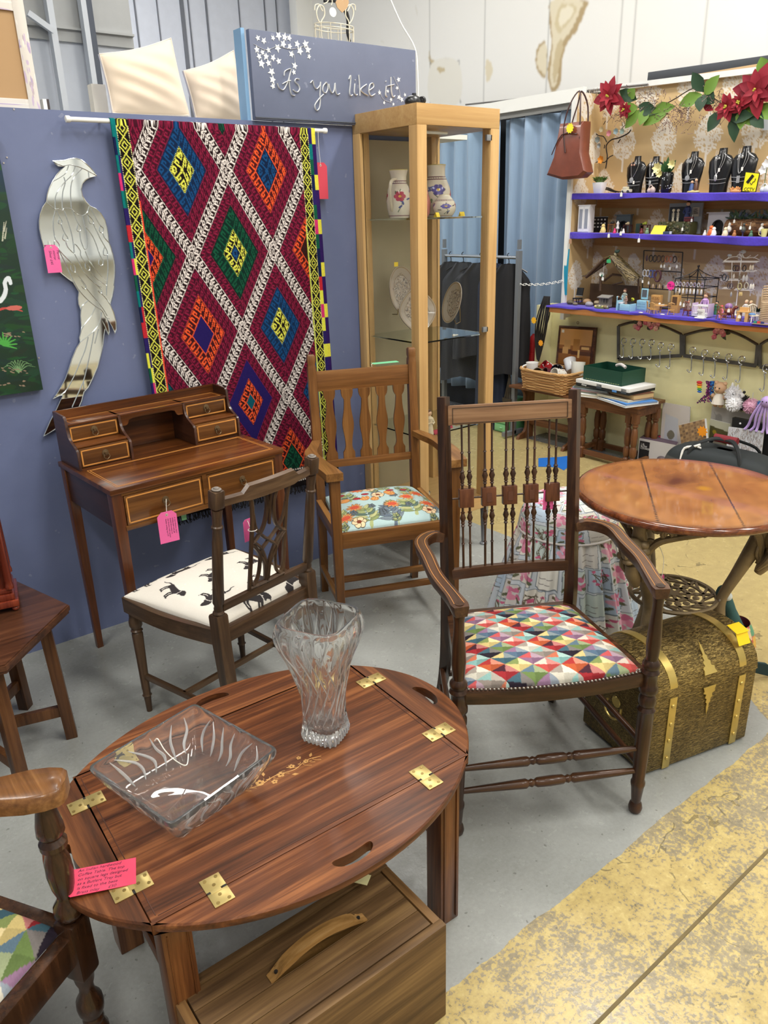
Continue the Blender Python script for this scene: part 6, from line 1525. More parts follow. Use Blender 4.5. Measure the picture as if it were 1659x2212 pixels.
def bcut(t,z):
 f = z/.092; A = .0055 if f < .9 else .0; return A*(abs(math.sin(9*t+f*3.2))*.6+abs(math.sin(13*t-f*4))*.4-.5)
k = MB(); o_,inn = [],[]
bz = [0,.003,.012,.028,.046,.064,.078,.086,.092]; bh_ = [.068,.076,.088,.099,.109,.118,.1245,.1272,.1262]
for z,h_ in zip(bz,bh_): o_.append(sq_ring(h_,0,160,30,z,bcut if .002 < z < .085 else None,lim=1.42))
for z,h_ in list(zip(bz,bh_))[::-1]:
 if z < .02: break
 inn.append(sq_ring(h_-(.0085 if z < .088 else .005),0,160,30,z,lim=1.42))
inn.append(sq_ring(.074, 0, 160, 16, .0165)); inn.append(sq_ring(.060, 0, 160, 9, .0140)); k.rings(o_+inn); bo = k.build('bowl_body', crystal, sharp=50); k = MB()
r_ = random.Random(2)
for sdn_ in range(4):
 R_ = Matrix.Rotation(sdn_*PI/2, 3, 'Z')
 for j3 in range(6):
  x0 = -.085+.034*j3; xa = r_.uniform(-.03,.03)
  def w3(x,f): z = .020+.062*f; d = np.interp(z,bz,bh_)-.0085-.0004; return R_ @ V((x,-d,z))
  k.tube([w3(max(-.1,min(.1,x0+xa)),.98),w3(x0+.010*math.sin(j3),.6),w3(x0*.8-xa*.3,.3),w3(x0*.72,.02)],[.0006,.0030,.0034,.0008],6,smooth=4)
bt_ = thing('crystal_bowl', 'square cut crystal bowl with leaf pattern on the oval coffee table', 'bowl', (.424, 1.203, ZT+.0012), .235); bo.parent = bt_; k.build('leaf_cuts', etched, bt_)
k = MB(); k.tube([(.40, 1.285, .545), (.405, 1.28, .550), (.41, 1.262, .530), (.425, 1.245, .506), (.442, 1.245, .49), (.455, 1.262, .50)], .0012, 6, smooth=5); tag(k.build('loose_string', string), 'loop of white string over the far rim of crystal bowl', 'string')
q0,q1 = gz(137,1890,ZT+.012),gz(291,1882,ZT+.006)
Xd = gz(291,1858,ZT+.004)-gz(140,1888,ZT+.010); Xd.normalize()
O_ = gz(136,1912,ZT+.008)
t_ = card('price_tag', 'coral red hand-written price tag lying on left end of the oval coffee table', O_, (-Xd).cross(V((0, 0, 1))).normalized(), -Xd, .060, .118, coral, ('An Indian hardwood', 'Coffee Table. The top', 'on square legs designed', 'as a Butlers Tray but', 'is fixed to the base', 'Brass inlay      £50'), [O_+V((-.01, .0, .004)), V((.150, 1.16, .47)), V((.158, 1.125, .475))], .0085, rot90=True)
q = gy(359, 1105, 2.262); card('price_tag', 'hot pink hand-written tag tied to the left desk drawer pull', q, (1, -.05, 0), (0, 0, 1), .064, .106, hotpink, ('A reproduction lady\'s', 'writing desk with gilt', 'tooled decoration on', 'top drawers with a green', 'leather writing top £75'), [gy(359, 1090, 2.27), gy(359, 1078, 2.28)], .0064, rot90=True)
q = gz(531,1120,.66); k = None
card('price_tag', 'small pink tag hanging behind the pierced splat of the dog print chair', gy(534, 1121, 1.82), (.9, .2, 0), (0, 0, 1), .032, .066, hotpink, (), [V((.912, 1.797, .70))])
k = MB(); k.tube([V((.913+.012*math.cos(t), 1.789+.012*math.sin(t), .70)) for t in np.linspace(0, 2*PI, 12)[:-1]], .0012, 5, closed=True); tag(k.build('white_band', string), 'white string band around the splat of dog print chair', 'string')
card('price_tag', 'pink tag hanging behind the right spindles of the armchair', V((1.604, 1.33, .775)), (.863, -.505, 0), (0, 0, 1), .030, .062, hotpink, (), [V((1.600, 1.325, .80)), V((1.594, 1.315, .825))])
a, b2 = gz(805, 786, .952), gz(860, 781, .952); k = MB(); d = (b2-a).normalized(); n = V((-d.y, d.x, 0)); k.box((a+b2)/2+n*.004, ((b2-a).length, .034, .001), math.atan2(d.y, d.x)); tg = k.build('price_tag', plain('mint_card', S(120, 200, 150), .6)); tag(tg, 'mint green tag laid over top rail of the oak armchair', 'tag')
k = MB(); e = gz(800, 786, .952); f_ = gz(822, 822, .866)-V((.012, .03, 0)); k.tube([a+V((0, 0, .001)), e+V((-.004, -.016, -.01)), f_, f_+V((.02, .0, -.002))], .0011, 5, smooth=3); tag(k.build('tag_string', string), 'white string from mint green tag down the oak chair slats', 'string')
k = MB(); q = gz(782, 1898, .262); k.box(q+V((0, 0, 0)), (.026, .030, .0008), .6); tag(k.build('paper_tag', plain('pale_yellow_paper', S(222, 216, 160), .7)), 'small pale yellow paper tag at far end of the wooden chest handle', 'tag')
# ============================================================ DISPLAY STAND AND EVERYTHING ON IT
pine = wood('pine_shelf', S(150, 108, 66), S(182, 138, 88), S(204, 162, 110), 'Y', .7, .5, 0, .9)
orw = wood('orange_counter', S(152, 94, 46), S(176, 114, 62), S(194, 134, 78), 'Y', .8, .45)
purple = plain('purple_velvet', S(60, 38, 158), .8, var=.12, bump=.3, sheen=.3)
sm = vcol('small_paint', .5)
smg = vcol('small_gloss', .2)
a1,b1 = gx(1247,419,XS),gx(1659,417,XS); a2_,b2_ = gx(1240,503,XS),gx(1659,514,XS)
def zl(a,b): return lambda y: a.z+(b.z-a.z)*(y-a.y)/(b.y-a.y)
Z1f,Z2f = zl(a1,b1),zl(a2_,b2_); Z3 = .925
def on(px,shelf,X,py=None):
 py = py or {1: 418,2: 508,3: 655}[shelf]; q = gx(px,py,X)
 return V((X,q.y,{1: Z1f,2: Z2f,3: lambda y: Z3}[shelf](q.y)+.0015))
def shelfb(nm,zf,lab):
 t = thing(nm, lab, 'shelf', (0, 0, 0)); k = MB(); ya_, yb_ = 3.405, 1.4
 k.rings([[V((XS, y, zf(y))), V((XB-.003, y, zf(y))), V((XB-.003, y, zf(y)-.018)), V((XS, y, zf(y)-.018))] for y in (ya_, yb_)]); k.build('shelf_board', pine, t)
 k = MB(); k.rings([[V((XB-.02, y, zf(y)-.019)), V((XB-.003, y, zf(y)-.019)), V((XB-.003, y, zf(y)-.085)), V((XB-.02, y, zf(y)-.085))] for y in (ya_-.004, yb_)]); k.build('back_batten', pine, t)
shelfb('wall_shelf', Z1f, 'upper pine shelf of the display stand, draped with purple cloth'); shelfb('wall_shelf', Z2f, 'middle pine shelf of the display stand, draped with purple cloth')
def drape(nm,lab,X,y0,y1,zf,dep,seed,X2=None):
 r = np.random.RandomState(seed); p_ = r.uniform(0,6,4); cvp = Canvas(260,14,S(66,44,176)); cvp.a *= r.uniform(.86,1.12,(14,260,1))
 X2 = X+.05 if X2 is None else X2
 def fn(u,v):
  y = y0+(y1-y0)*u; d = dep*(1+.22*np.sin(u*9+p_[0])+.12*np.sin(u*23+p_[1])); zz_ = zf(y)
  flat = v < .35; t = np.clip(v/.35,0,1); s = np.clip((v-.35)/.65,0,1)
  x = np.where(flat,X2+(X-.003-X2)*t,X-.006-.004*np.sin(u*60+p_[2])*s-.005*np.sin(u*31)*s)
  z = np.where(flat,zz_+.0035+.002*np.sin(u*50+v*9)*(1-t),zz_+.003-d*s)
  return x,y,z
 o = painted(nm, cvp, fn, vcol('purple_cloth', .85, bump=.4, sheen=.3), solid=.0015); return tag(o, lab, 'cloth')
drape('purple_cloth', 'purple velvet cloth along the front of the upper shelf', XS, 3.43, 1.42, Z1f, .036, 1)
drape('purple_cloth', 'purple velvet cloth along the front of the middle shelf', XS, 3.45, 1.42, Z2f, .034, 2)
ct2 = thing('counter', 'orange-brown wooden counter top over the yellow front, laid with purple cloth', 'counter', (0, 0, 0))
k = MB(); k.box((4.235, 2.42, Z3-.020), (.43, 1.98, .04), bev=.002); k.build('counter_top', orw, ct2)
drape('purple_cloth', 'rumpled purple cloth spread over the counter top', XC, 3.43, 1.42, lambda y: Z3+.0*y, .014, 3, X2=4.40)
LIGHTW = S(232,230,224); BLK = S(22,22,24); SKIN = S(214,172,140)
def small(name,lab,cat,k,group=None,mat=None):
 return tag(k.build(name,mat or sm),lab,cat,group)
k = MB(S(232, 232, 236)); q = on(1294, 1, 4.25); t = thing('potted_plant', 'small green plant in square white pot on the upper shelf', 'plant', q, .1)
k.box((0, 0, .032), (.066, .066, .064), taper=(.72, .72), bev=.003); k.build('pot', sm, t)
k = MB(); r_ = random.Random(6)
for i in range(70):
 a = r_.uniform(0,6.28); R_ = r_.uniform(.01,.045); p_ = V((R_*math.cos(a)*.5,R_*math.sin(a)*.5,.062)); k.leaf(p_,V((R_*math.cos(a)*1.1,R_*math.sin(a)*1.2,.07+r_.uniform(.01,.035))),.016,col=S(70+r_.randint(0,30),110+r_.randint(0,30),50))
k.build('leaves', sm, t)
k = MB(BLK); q = on(1305,1,4.33);
for j3 in range(3): k.tube([q+V((0,.03+.02*j3,.006)),q+V((0,-.01,.022+.006*j3)),q+V((0,-.05-.015*j3,.012)),q+V((0,-.09-.02*j3,.004))],.003,6,smooth=5)
small('black_cable', 'coil of black cable lying behind the white square pot', 'cable', k)
def bust(px,lab,jew,X=4.30,s=1.0,seed=0):
 q = on(px, 1, X); t = thing('necklace_bust', lab, 'display bust', q, 0, 'black necklace busts'); r = random.Random(seed)
 k = MB(BLK); rs = []
 for z,wy,off,th in [(0,.045,0,.030),(.05,.050,0,.026),(.10,.062,.0,.024),(.145,.066,.004,.022),(.168,.048,.006,.020),(.178,.022,.008,.016),(.205,.020,.010,.014)]:
  rs.append([V((off*s+.0+(th*s*(-math.cos(a) if abs(a) < 9 else 0)),wy*s*math.sin(a),z*s)) for a in [2*PI*i/16 for i in range(16)]])
 k.rings(rs); k.build('bust_form', smg, t)
 jk = plain('silver_chain', S(206, 206, 206), .25, metal=.7)
 k = MB(); f = -.026*s
 for yy_ in (.020,.012)[:1 if jew < 1 else 2]:
  k.tube([V((f+.010,yy_*s*1.1,.195*s)),V((f-.001,yy_*s*.9,.15*s)),V((f-.003,.004,.085*s)),V((f-.001,-yy_*s*1.6,.15*s)),V((f+.010,-yy_*s,.195*s))],.0010,5,smooth=4)
 if jew in (0,2): k.lathe([(.010,0),(.014,.001),(.014,.003),(.010,.004)],(f-.003,.006,.075*s),(f-1,.006,.075*s),14)
 if jew == 3: k.ball((f-.004,.004,.07*s),.012,(.4,.8,1.5))
 if jew == 4: k.box((f-.005,.004,.06*s),(.003,.018,.036))
 if jew == 1: k.ball((f-.004,.004,.055*s),.009,(.4,.9,1.9)); k.tube([(f-.002,.04,.09*s),(f-.005,0,.085*s),(f-.002,-.04,.09*s)],.002,5,smooth=3)
 for z in ((.068,.05) if jew in (1,2,4) else (.06,.042)): k.tube([(f+.006,.047*s,(z+.004)*s),(f-.006,0,z*s),(f+.006,-.047*s,(z+.004)*s)],.0016,5,smooth=4)
 k.build('necklace', jk, t)
 for d in (-.009,.009):
  k = MB(); p_ = V((f+.003,.006+d,.176*s)); k.tube([p_,p_+V((-.004,0,-.012))],.0007,4)
  if jew == 2: k.lathe([(.006,0),(.010,.001),(.006,.002)],p_+V((-.005,0,-.02)),p_+V((-1,0,-.02)),12)
  else: k.ball(p_+V((-.005,0,-.020)),.0055,(.6,1,1.6 if jew in (1,4) else 1))
  k.build('earring', plain('peach_pearl', S(196, 150, 128), .3) if jew == 0 else jk, t)
 k = MB(LIGHTW); k.box((f-.006, -.012, .105*s if jew else .06*s), (.001, .011, .018), bev=0); k.build('paper_tag', sm, t)
 return t
bust(1370, 'black necklace bust with peach drop earrings, first from the left on upper shelf', 0, s=1.0)
bust(1409, 'black necklace bust partly behind cream flowers on the upper shelf', 1, X=4.34, s=.98)
bust(1490, 'black necklace bust with large silver ring earring right of cream flowers', 2, s=1.05)
bust(1550, 'black necklace bust with teardrop pendant and empty base, upper shelf', 3, s=1.1)
bust(1599, 'black necklace bust with rectangular silver pendant beside the yellow sign', 4, s=1.12)
t = thing('flower_vase', 'glossy black vase with cream artificial flowers on the upper shelf', 'vase', on(1438, 1, 4.26), 0)
k = MB(BLK); k.lathe([(.024, 0), (.030, .01), (.034, .06), (.036, .10), (.030, .112), (.026, .112)], n=18); k.build('vase_body', smg, t)
k = MB(S(210,216,222)); r_ = random.Random(3)
for i in range(34): a = r_.uniform(0,6.28); z = r_.uniform(.01,.105); k.ball((.0345*math.cos(a),.0345*math.sin(a),z),r_.uniform(.0015,.004),n=6,m=4)
k.build('speckle', smg, t)
k = MB()
for (dy,dz,s) in [(.045,.135,1),(-.045,.15,.8),(.03,.105,.7)]:
 c = V((-.025,dy,dz))
 for i in range(7): a = i*.9; k.leaf(c,c+V((-.016,.034*s*math.cos(a),.034*s*math.sin(a))),.026*s,up=(-1,0,0),sag=-.1,col=S(230,222,160))
k.build('petals', sm, t, label='cream petals')
k = MB()
for (dy,dz) in [(.0,.19),(.02,.17),(-.02,.165),(-.05,.17),(.035,.155),(.0,.14),(-.03,.135)]: k.leaf(V((0,dy*.3,.11)),V((-.02,dy,dz)),.03,up=(-1,0,0),col=S(44,84,46))
k.build('leaves', sm, t)
figs = [('toy_car', 'pale vintage car ornament at foot of the first bust', 'ornament', 1353, 'car'), ('glass_ornament', 'pinkish glass ornament between second bust and the black vase', 'ornament', 1405, 'glass'), ('couple_ornament', 'blue and brown couple ornament in front of the third bust', 'ornament', 1497, 'pair'),
  ('crystal_cluster', 'orange crystal cluster left of the yellow sign', 'ornament', 1588, 'crys'), ('glass_ornament', 'clear glass ornament right of the yellow sign', 'ornament', 1650, 'glass2')]
for nm,lb,ct_,px,kd in figs:
 q = on(px,1,4.235); k = MB(S(206,200,176))
 if kd == 'car': k.box(q+V((0, 0, .014)), (.03, .062, .018), bev=.005); k.box(q+V((0, .006, .03)), (.026, .03, .016), bev=.004); k.col = S(60, 60, 60); [k.cyl(q+V((-.017, d, .009)), q+V((-.012, d, .009)), .009) for d in (-.02, .02)]
 elif kd == 'pair':
  k.col = S(196,180,120); k.ball(q+V((0,0,.006)),.032,(.6,1.2,.35)); k.col = S(70,90,140); k.lathe([(.016,0),(.012,.03),(.008,.045)],q+V((0,.012,.005)),n=10); k.col = S(90,60,44); k.lathe([(.014,0),(.012,.04),(.006,.055)],q+V((0,-.014,.005)),n=10); k.col = SKIN; k.ball(q+V((0,.012,.057)),.008); k.ball(q+V((0,-.012,.066)),.008)
 elif kd == 'crys':
  k.col = S(214,150,90); r_ = random.Random(1); [k.lathe([(.008,0),(.006,.02),(.001,.03)],q+V((0,r_.uniform(-.025,.025),.004)),q+V((r_.uniform(-.03,0),r_.uniform(-.05,.05),.05)),6) for i in range(14)]; k.ball(q+V((0,0,.008)),.028,(.6,1.1,.5))
 else:
  k.col = S(190, 170, 160) if kd == 'glass' else S(200, 204, 206); k.ball(q+V((0, .008, .014)), .016, (.8, 1, .9)); k.ball(q+V((0, -.012, .016)), .018, (.8, 1, 1.1)); k.tube([q+V((0, .02, .02)), q+V((0, .0, .045)), q+V((0, -.02, .02))], .003, 6, smooth=3)
 small(nm,lb,ct_,k,mat=smg)
t = thing('cctv_sign', 'yellow CCTV sign with camera symbol standing on the upper shelf', 'sign', (0, 0, 0)); Xs = 4.235
P = [gx(*p,Xs) for p in [(1611,371),(1642,374),(1633,415),(1603,414)]]
k = MB(S(28, 28, 24)); k.prism([(p.y, p.z) for p in P], .004, (Xs, 0, 0), (0, 1, 0), (0, 0, 1)); k.build('sign_border', sm, t)
c = sum(P, V())/4; k = MB(S(238, 226, 28)); k.prism([(c.y+(p.y-c.y)*.92, c.z+(p.z-c.z)*.94) for p in P], .002, (Xs-.003, 0, 0), (0, 1, 0), (0, 0, 1)); k.build('sign_face', sm, t)
up_ = (P[0]-P[3]).normalized(); rt_ = (P[2]-P[3]).normalized()
text_mesh('CCTV', .023, c-up_*.042-rt_*.029+V((-.0045, 0, 0)), rt_, up_, plain('sign_black', S(20, 20, 16)), 'lettering', t, sx=.95)
k = MB(S(20,20,16)); f = lambda a,b2: c+rt_*a+up_*b2+V((-.0045,0,0))
k.bar(f(-.018, -.004), f(.008, .034), .016, .002, up=(1, 0, 0)); k.tube([f(-.002, -.002), f(.008, -.012), f(.014, .002), f(.022, .004), f(.024, .018)], .002, 6); k.build('camera_symbol', sm, t)
t = thing('orchid', 'white artificial orchid at the right edge of the upper shelf', 'flower', on(1652, 1, 4.30)); k = MB()
for (dy,dz) in [(.0,.14),(-.02,.17),(.015,.11),(-.03,.125)]:
 for i in range(5): a = i*1.256; c = V((-.02,dy,dz)); k.leaf(c,c+V((-.008,.024*math.cos(a),.024*math.sin(a))),.022,up=(-1,0,0),sag=0,col=S(236,236,236))
k.col = S(70, 110, 50); k.tube([(0, 0, 0), (0, .01, .08), (-.01, -.01, .19)], .002, 5, smooth=3); k.build('blooms', sm, t)
t = thing('flower_branch', 'black wire branch ornament with pink, blue and orange flowers on papered board', 'ornament', (0, 0, 0)); FX = 4.40
def bx_(x,y,X=FX): return gx(1240+x*.1356,120+y*.1356,X)
k = MB(S(30,24,24))
for ln,r0 in (([(505,1800),(520,1700),(530,1600),(515,1500),(520,1420),(600,1340),(720,1310),(860,1240),(905,1180)],.004),([(350,1700),(420,1690),(490,1700),(560,1620),(620,1590)],.003),([(300,1190),(380,1270),(470,1290),(520,1380)],.003),([(470,1100),(500,1040)],.002),([(740,1190),(800,1120),(830,1095)],.002),([(770,1130),(765,1060)],.002),([(480,1480),(490,1420)],.003),([(700,1390),(740,1330)],.003)): k.tube([bx_(*p) for p in ln],r0,6,smooth=3)
k.build('branch', sm, t)
for (x,y,c_,s) in [(470,1180,(214,206,176),1.0),(590,1240,(226,150,166),1.1),(700,1210,(160,186,196),1.1),(800,1210,(170,196,190),1.0),(410,1340,(130,140,140),1.2),(430,1440,(150,156,160),.9),(460,1660,(226,150,50),1.4)]:
 k = MB(); c = bx_(x,y)+V((-.012,0,0))
 for i in range(6): a = i*1.05+x; k.leaf(c,c+V((-.01,.019*s*math.cos(a),.019*s*math.sin(a))),.018*s,up=(-1,0,0),sag=-.15,col=S(*c_))
 k.build('flower', sm, t)
gd = thing('poinsettia_garland', 'garland of red poinsettias, green leaves and brown twigs along top of display board', 'garland', (0, 0, 0)); GX = 4.36
def gp(x,y,X=GX): return gx(x,y,X)
k = MB(S(60, 44, 34)); k.tube([gp(*p) for p in [(1300, 205), (1345, 215), (1400, 238), (1450, 218), (1500, 190), (1530, 205), (1580, 232), (1620, 215), (1665, 195)]], .003, 6, smooth=4); k.build('stem', sm, gd)
def poin(x,y,R_,seed,c0=(150,24,42)):
 r = random.Random(seed); k = MB(); c = gp(x,y,GX-.05)
 for lay,(n,s) in enumerate([(7,1.0),(6,.72),(5,.42)]):
  for i in range(n):
   a = i*2*PI/n+lay*.4+r.uniform(-.2,.2); L = R_*s*r.uniform(.85,1.1); j4 = r.randint(-14,8)
   k.leaf(c+V((-.006*lay,0,0)),c+V((-.012-.016*lay,L*math.cos(a),L*math.sin(a))),L*.55,up=(-1,0,0),sag=.10,col=S(c0[0]+j4,c0[1],c0[2]))
 k.col = S(170,160,50)
 for i in range(6): k.ball(c+V((-.03,r.uniform(-.008,.008),r.uniform(-.008,.008))),.005,n=6,m=4)
 k.build('poinsettia', vcol('silk_petal', .7), gd)
poin(1318,208,.115,1); poin(1636,196,.13,2,(140,18,38)); poin(1573,230,.075,3); poin(1352,238,.05,7); poin(1600,222,.06,8)
k = MB();
for (x0,y0,x1,y1) in [(1450,228,1392,262),(1520,226,1540,238),(1440,245,1408,262)]: k.leaf(gp(x0,y0,GX-.02),gp(x1,y1,GX-.03),.04,up=(-1,0,0),sag=.05,col=S(140,22,40))
k.build('red_leaves', sm, gd)
leafs = [(1375,215,1345,200,0),(1360,212,1368,196,1),(1378,232,1345,240,1),(1382,238,1356,268,1),(1380,228,1410,240,0),(1400,236,1385,262,1),(1410,240,1445,232,1),(1448,232,1400,262,1),(1520,198,1500,166,0),(1516,204,1476,222,1),(1522,205,1545,172,1),(1520,205,1512,232,0),(1525,200,1537,218,0),(1558,240,1534,274,0),(1575,250,1612,250,0),(1612,225,1640,240,1),(1610,230,1600,268,1),(1625,240,1642,268,0),(1605,240,1630,262,1),(1655,160,1645,132,1),(1645,225,1662,250,1),(1590,240,1585,292,0)]
k = MB()
for i,(x0,y0,x1,y1,l) in enumerate(leafs): k.leaf(gp(x0,y0,GX-.03),gp(x1+(x1-x0)*.3,y1+(y1-y0)*.3,GX-.04-.01*(i % 3)),.075,up=(-1,0,0),sag=.08,col=(S(104,138,52) if l else S(38,66,42)))
k.build('green_leaves', sm, gd)
r_ = random.Random(12); k = MB(S(110,84,78))
for (cx,cy,n,sp__) in [(1405,215,46,20),(1455,252,60,26),(1480,240,30,16),(1545,215,40,18),(1560,250,14,14),(1340,250,20,12)]:
 for i in range(n*2):
  x,y = cx+r_.gauss(0,sp__),cy+r_.gauss(0,sp__*.6); p_ = gp(x,y,GX-r_.uniform(0,.04)); e_ = p_+V((r_.uniform(-.02,0),r_.uniform(-.03,.03),r_.uniform(-.03,.03)))
  k.col = S(*[(116,90,84),(150,124,116),(84,60,58)][r_.randint(0,2)]); k.tube([p_,e_],.001,4); k.ball(e_,.0028,n=5,m=4)
tw = k.build('twigs', sm, gd, label='brown beaded twigs'); tw['kind'] = 'stuff'
k = MB(S(140,128,110)); c = gp(1280,222,4.38); r_ = random.Random(3)
for i in range(60): a = r_.uniform(-.5,.5); k.tube([c+V((0,a*.03,-.07)),c+V((r_.uniform(-.02,.01),a*.05,0)),c+V((r_.uniform(-.03,.02),a*.09,r_.uniform(.03,.08)))],.0016,4,smooth=2)
o = small('dried_bundle', 'dried grey straw bundle hanging beside the left poinsettia', 'dried plant', k)
k = MB(S(206, 214, 226)); P = [gx(*p, 4.44) for p in [(1653, 252), (1665, 250), (1665, 282), (1650, 281)]]; k.prism([(p.y, p.z) for p in P], .004, (4.43, 0, 0), (0, 1, 0), (0, 0, 1)); small('wall_card', 'pale blue card pinned at the right edge under the garland', 'card', k)
q = on(1262, 2, 4.24); t = thing('miniature_cabinet', 'white glazed miniature cabinet at the left end of middle shelf', 'miniature cabinet', q, 0)
k = MB(S(228, 228, 232)); k.box((.01, 0, .08), (.05, .088, .16), bev=.002); k.box((.01, 0, .162), (.056, .096, .006)); k.build('case', sm, t)
for s in (-1,1):
 k = MB(S(238, 238, 242)); k.box((-.017, s*.021, .08), (.003, .040, .148)); d = k.build('door', sm, t)
 k = MB(S(150, 156, 172)); k.box((-.0192, s*.021, .082), (.001, .024, .115)); k.build('pane', smg, d)
q = on(1295,2,4.36); k = MB(S(26,28,32)); k.box(q+V((0,0,.045)),(.008,.105,.09)); k.col = S(150,160,164); k.box(q+V((.001,0,.091)),(.01,.11,.004)); k.col = S(206,206,206)
for i in range(3):
 for j3 in range(4): k.box(q+V((-.0048,-.038+.026*j3,.075-.022*i)),(.001,.013,.009))
small('pin_board', 'black board of small silver pins behind the white miniature cabinet', 'board', k)
def fireplace(px,lab,c,X,w_=.11,h_=.10,inner=True):
 q = on(px, 2, X); t = thing('miniature_fireplace', lab, 'miniature fireplace', q); k = MB(c); P = [(-w_/2, 0), (-w_/2, h_), (w_/2, h_), (w_/2, 0), (w_*.26, 0)]+[(w_*.26*math.cos(a), h_*.45+w_*.24*math.sin(a)) for a in np.linspace(0, PI, 9)]+[(-w_*.26, 0)]
 k.prism(P, .022, (0, 0, 0), (0, 1, 0), (0, 0, 1)); k.box((-.004, 0, h_+.003), (.036, w_*1.12, .006)); k.build('surround', sm, t)
 k = MB(BLK); k.box((.006, 0, h_*.38), (.006, w_*.55, h_*.78)); k.tube([(-.013, w_*.25*math.cos(a), h_*.42+w_*.23*math.sin(a)) for a in np.linspace(0, PI, 12)], .003, 6); k.box((-.012, 0, .012), (.016, w_*.4, .018)); k.build('grate', sm, t)
fireplace(1346, 'slate grey miniature fireplace behind the toy tables on middle shelf', S(84, 98, 106), 4.38, .105, .10)
fireplace(1550, 'white miniature fireplace with black grate on the middle shelf', S(216, 218, 222), 4.36, .125, .115)
wd = S(150,96,50); dkr = S(70,26,24)
def tinytable(px,lab,col_,X,w_=.05,h_=.045,d_=.03,shelf=2,top=None):
 q = on(px,shelf,X); k = MB(col_); k.box(q+V((0,0,h_)),(d_,w_,.004)); [k.box(q+V((a*d_*.42,b2*w_*.42,h_/2)),(.005,.005,h_)) for a in (-1,1) for b2 in (-1,1)]
 if top: k.col = top; k.ball(q+V((0,0,h_+.010)),.010); k.ball(q+V((0,.014,h_+.008)),.006)
 return small('toy_table', lab, 'toy table', k, 'miniature furniture on the middle shelf')
tinytable(1322, 'ochre toy side table in front of the grey miniature fireplace', wd, 4.30, .055, .05, .03, 2, S(60, 56, 50)); tinytable(1355, 'dark red toy table right of grey miniature fireplace', dkr, 4.30, .05, .046, .03, 2, S(210, 190, 150)); tinytable(1392, 'dark toy table with tiny yellow-green plant on middle shelf', dkr, 4.30, .06, .048, .03, 2, S(170, 180, 60))
k = MB(S(30, 60, 50)); q = on(1380, 2, 4.31); k.box(q+V((0, 0, .028)), (.03, .035, .056), bev=.002); small('toy_cupboard', 'dark green toy cupboard beside the tiny plant table', 'toy cupboard', k)
k = MB(S(236, 234, 230)); q = on(1333, 2, 4.25); k.lathe([(.008, 0), (.002, .004), (.002, .02), (.010, .028), (.006, .045), (.010, .058), (.004, .066), (.003, .072)], q, n=12); small('dress_form', 'tiny white dressmaker form on the middle shelf', 'miniature', k)
misc2 = [(1302, 'small cream figure at foot of the black pin board', S(222, 200, 130), .03), (1327, 'hot pink toy bucket below tiny white dressmaker form', S(226, 50, 120), .016), (1346, 'small white bead ornament with tag on the middle shelf', S(236, 226, 220), .016), (1385, 'dark red toy barrel in front of the tiny plant table', S(110, 30, 36), .018), (1397, 'tiny green bottle beside the dark red toy barrel', S(110, 140, 110), .02),
   (1522, 'tiny white duck toy left of the orange fox toys', S(232, 230, 224), .016), (1535, 'tiny orange fox toy at left foot of the white fireplace', S(206, 100, 44), .030), (1541, 'white and black cat ornament before the white fireplace', S(236, 236, 236), .026), (1566, 'small cream bear ornament right of the white fireplace', S(230, 214, 180), .026), (1586, 'small brown hedgehog ornament in front of the log', S(170, 112, 62), .018), (1622, 'green toy basket in front of the log', S(70, 110, 84), .018)]
for px,lb,c_,s in misc2:
 q = on(px, 2, 4.225); k = MB(c_); k.lathe([(s*.5, 0), (s*.62, s*.5), (s*.4, s*1.1), (s*.2, s*1.3)], q, n=10); k.ball(q+V((0, 0, s*1.45)), s*.38, n=8, m=6); k.ball(q+V((-s*.3, s*.3, s*.2)), s*.28, n=7, m=5); small('trinket', lb, 'trinket', k)
t = thing('figure_display', 'grey framed backdrop board with toy man in blue jacket and pale skeleton pair', 'display', on(1474, 2, 4.36)); k = MB(S(140, 148, 154)); k.box((.01, 0, .085), (.012, .215, .17), bev=.002); k.build('backdrop', sm, t)
k = MB(S(44, 48, 52)); k.box((.002, .045, .09), (.003, .11, .12)); k.build('dark_picture', sm, t)
k = MB(S(196, 190, 176)); k.box((.002, -.07, .12), (.002, .04, .05)); k.build('notice', sm, t); text_mesh('LIVE\nBAIT\nHERE', .013, V((.0005, -.055, .13)), (0, -1, 0), (0, 0, 1), plain('sign_black', S(20, 20, 16)), 'lettering', t)
k = MB(S(84,88,54)); k.box((-.05,.0,.035),(.08,.20,.07),bev=.012); r_ = random.Random(8)
for i in range(60): k.col = S(*[(84,90,50),(112,104,66),(66,66,44)][r_.randint(0,2)]); k.ball((-.09+r_.uniform(-.006,.004),r_.uniform(-.1,.1),r_.uniform(.005,.068)),r_.uniform(.004,.011),n=6,m=4)
k.build('mossy_base', sm, t)
def mini(px, lab, X, shelf, h_, cols, z=0, cat='figurine', nm='toy_figure', grp=None, seat=False):
 q = on(px,shelf,X)+V((0,0,z)); rob,hair = cols; k = MB(rob); k.lathe([(h_*.15,0),(h_*.16,h_*.2),(h_*.10,h_*.45),(h_*.15,h_*.68),(h_*.07,h_*.75)],q,n=12)
 for s in (-1,1): k.tube([q+V((0,s*h_*.14,h_*.66)),q+V((-h_*.06,s*h_*.2,h_*.45)),q+V((-h_*.14,s*h_*.07,h_*.42))],h_*.04,6,smooth=2)
 k.col = SKIN; k.ball(q+V((0,0,h_*.86)),h_*.10); k.ball(q+V((-h_*.10,0,h_*.85)),h_*.02,n=5,m=4); k.col = hair; k.ball(q+V((h_*.03,0,h_*.90)),h_*.11)
 return small(nm,lab,cat,k,grp)
mini(1480, 'toy man in dark blue jacket standing at the grey backdrop board', 4.30, 2, .115, (S(40, 54, 104), S(40, 32, 28)), z=.068)
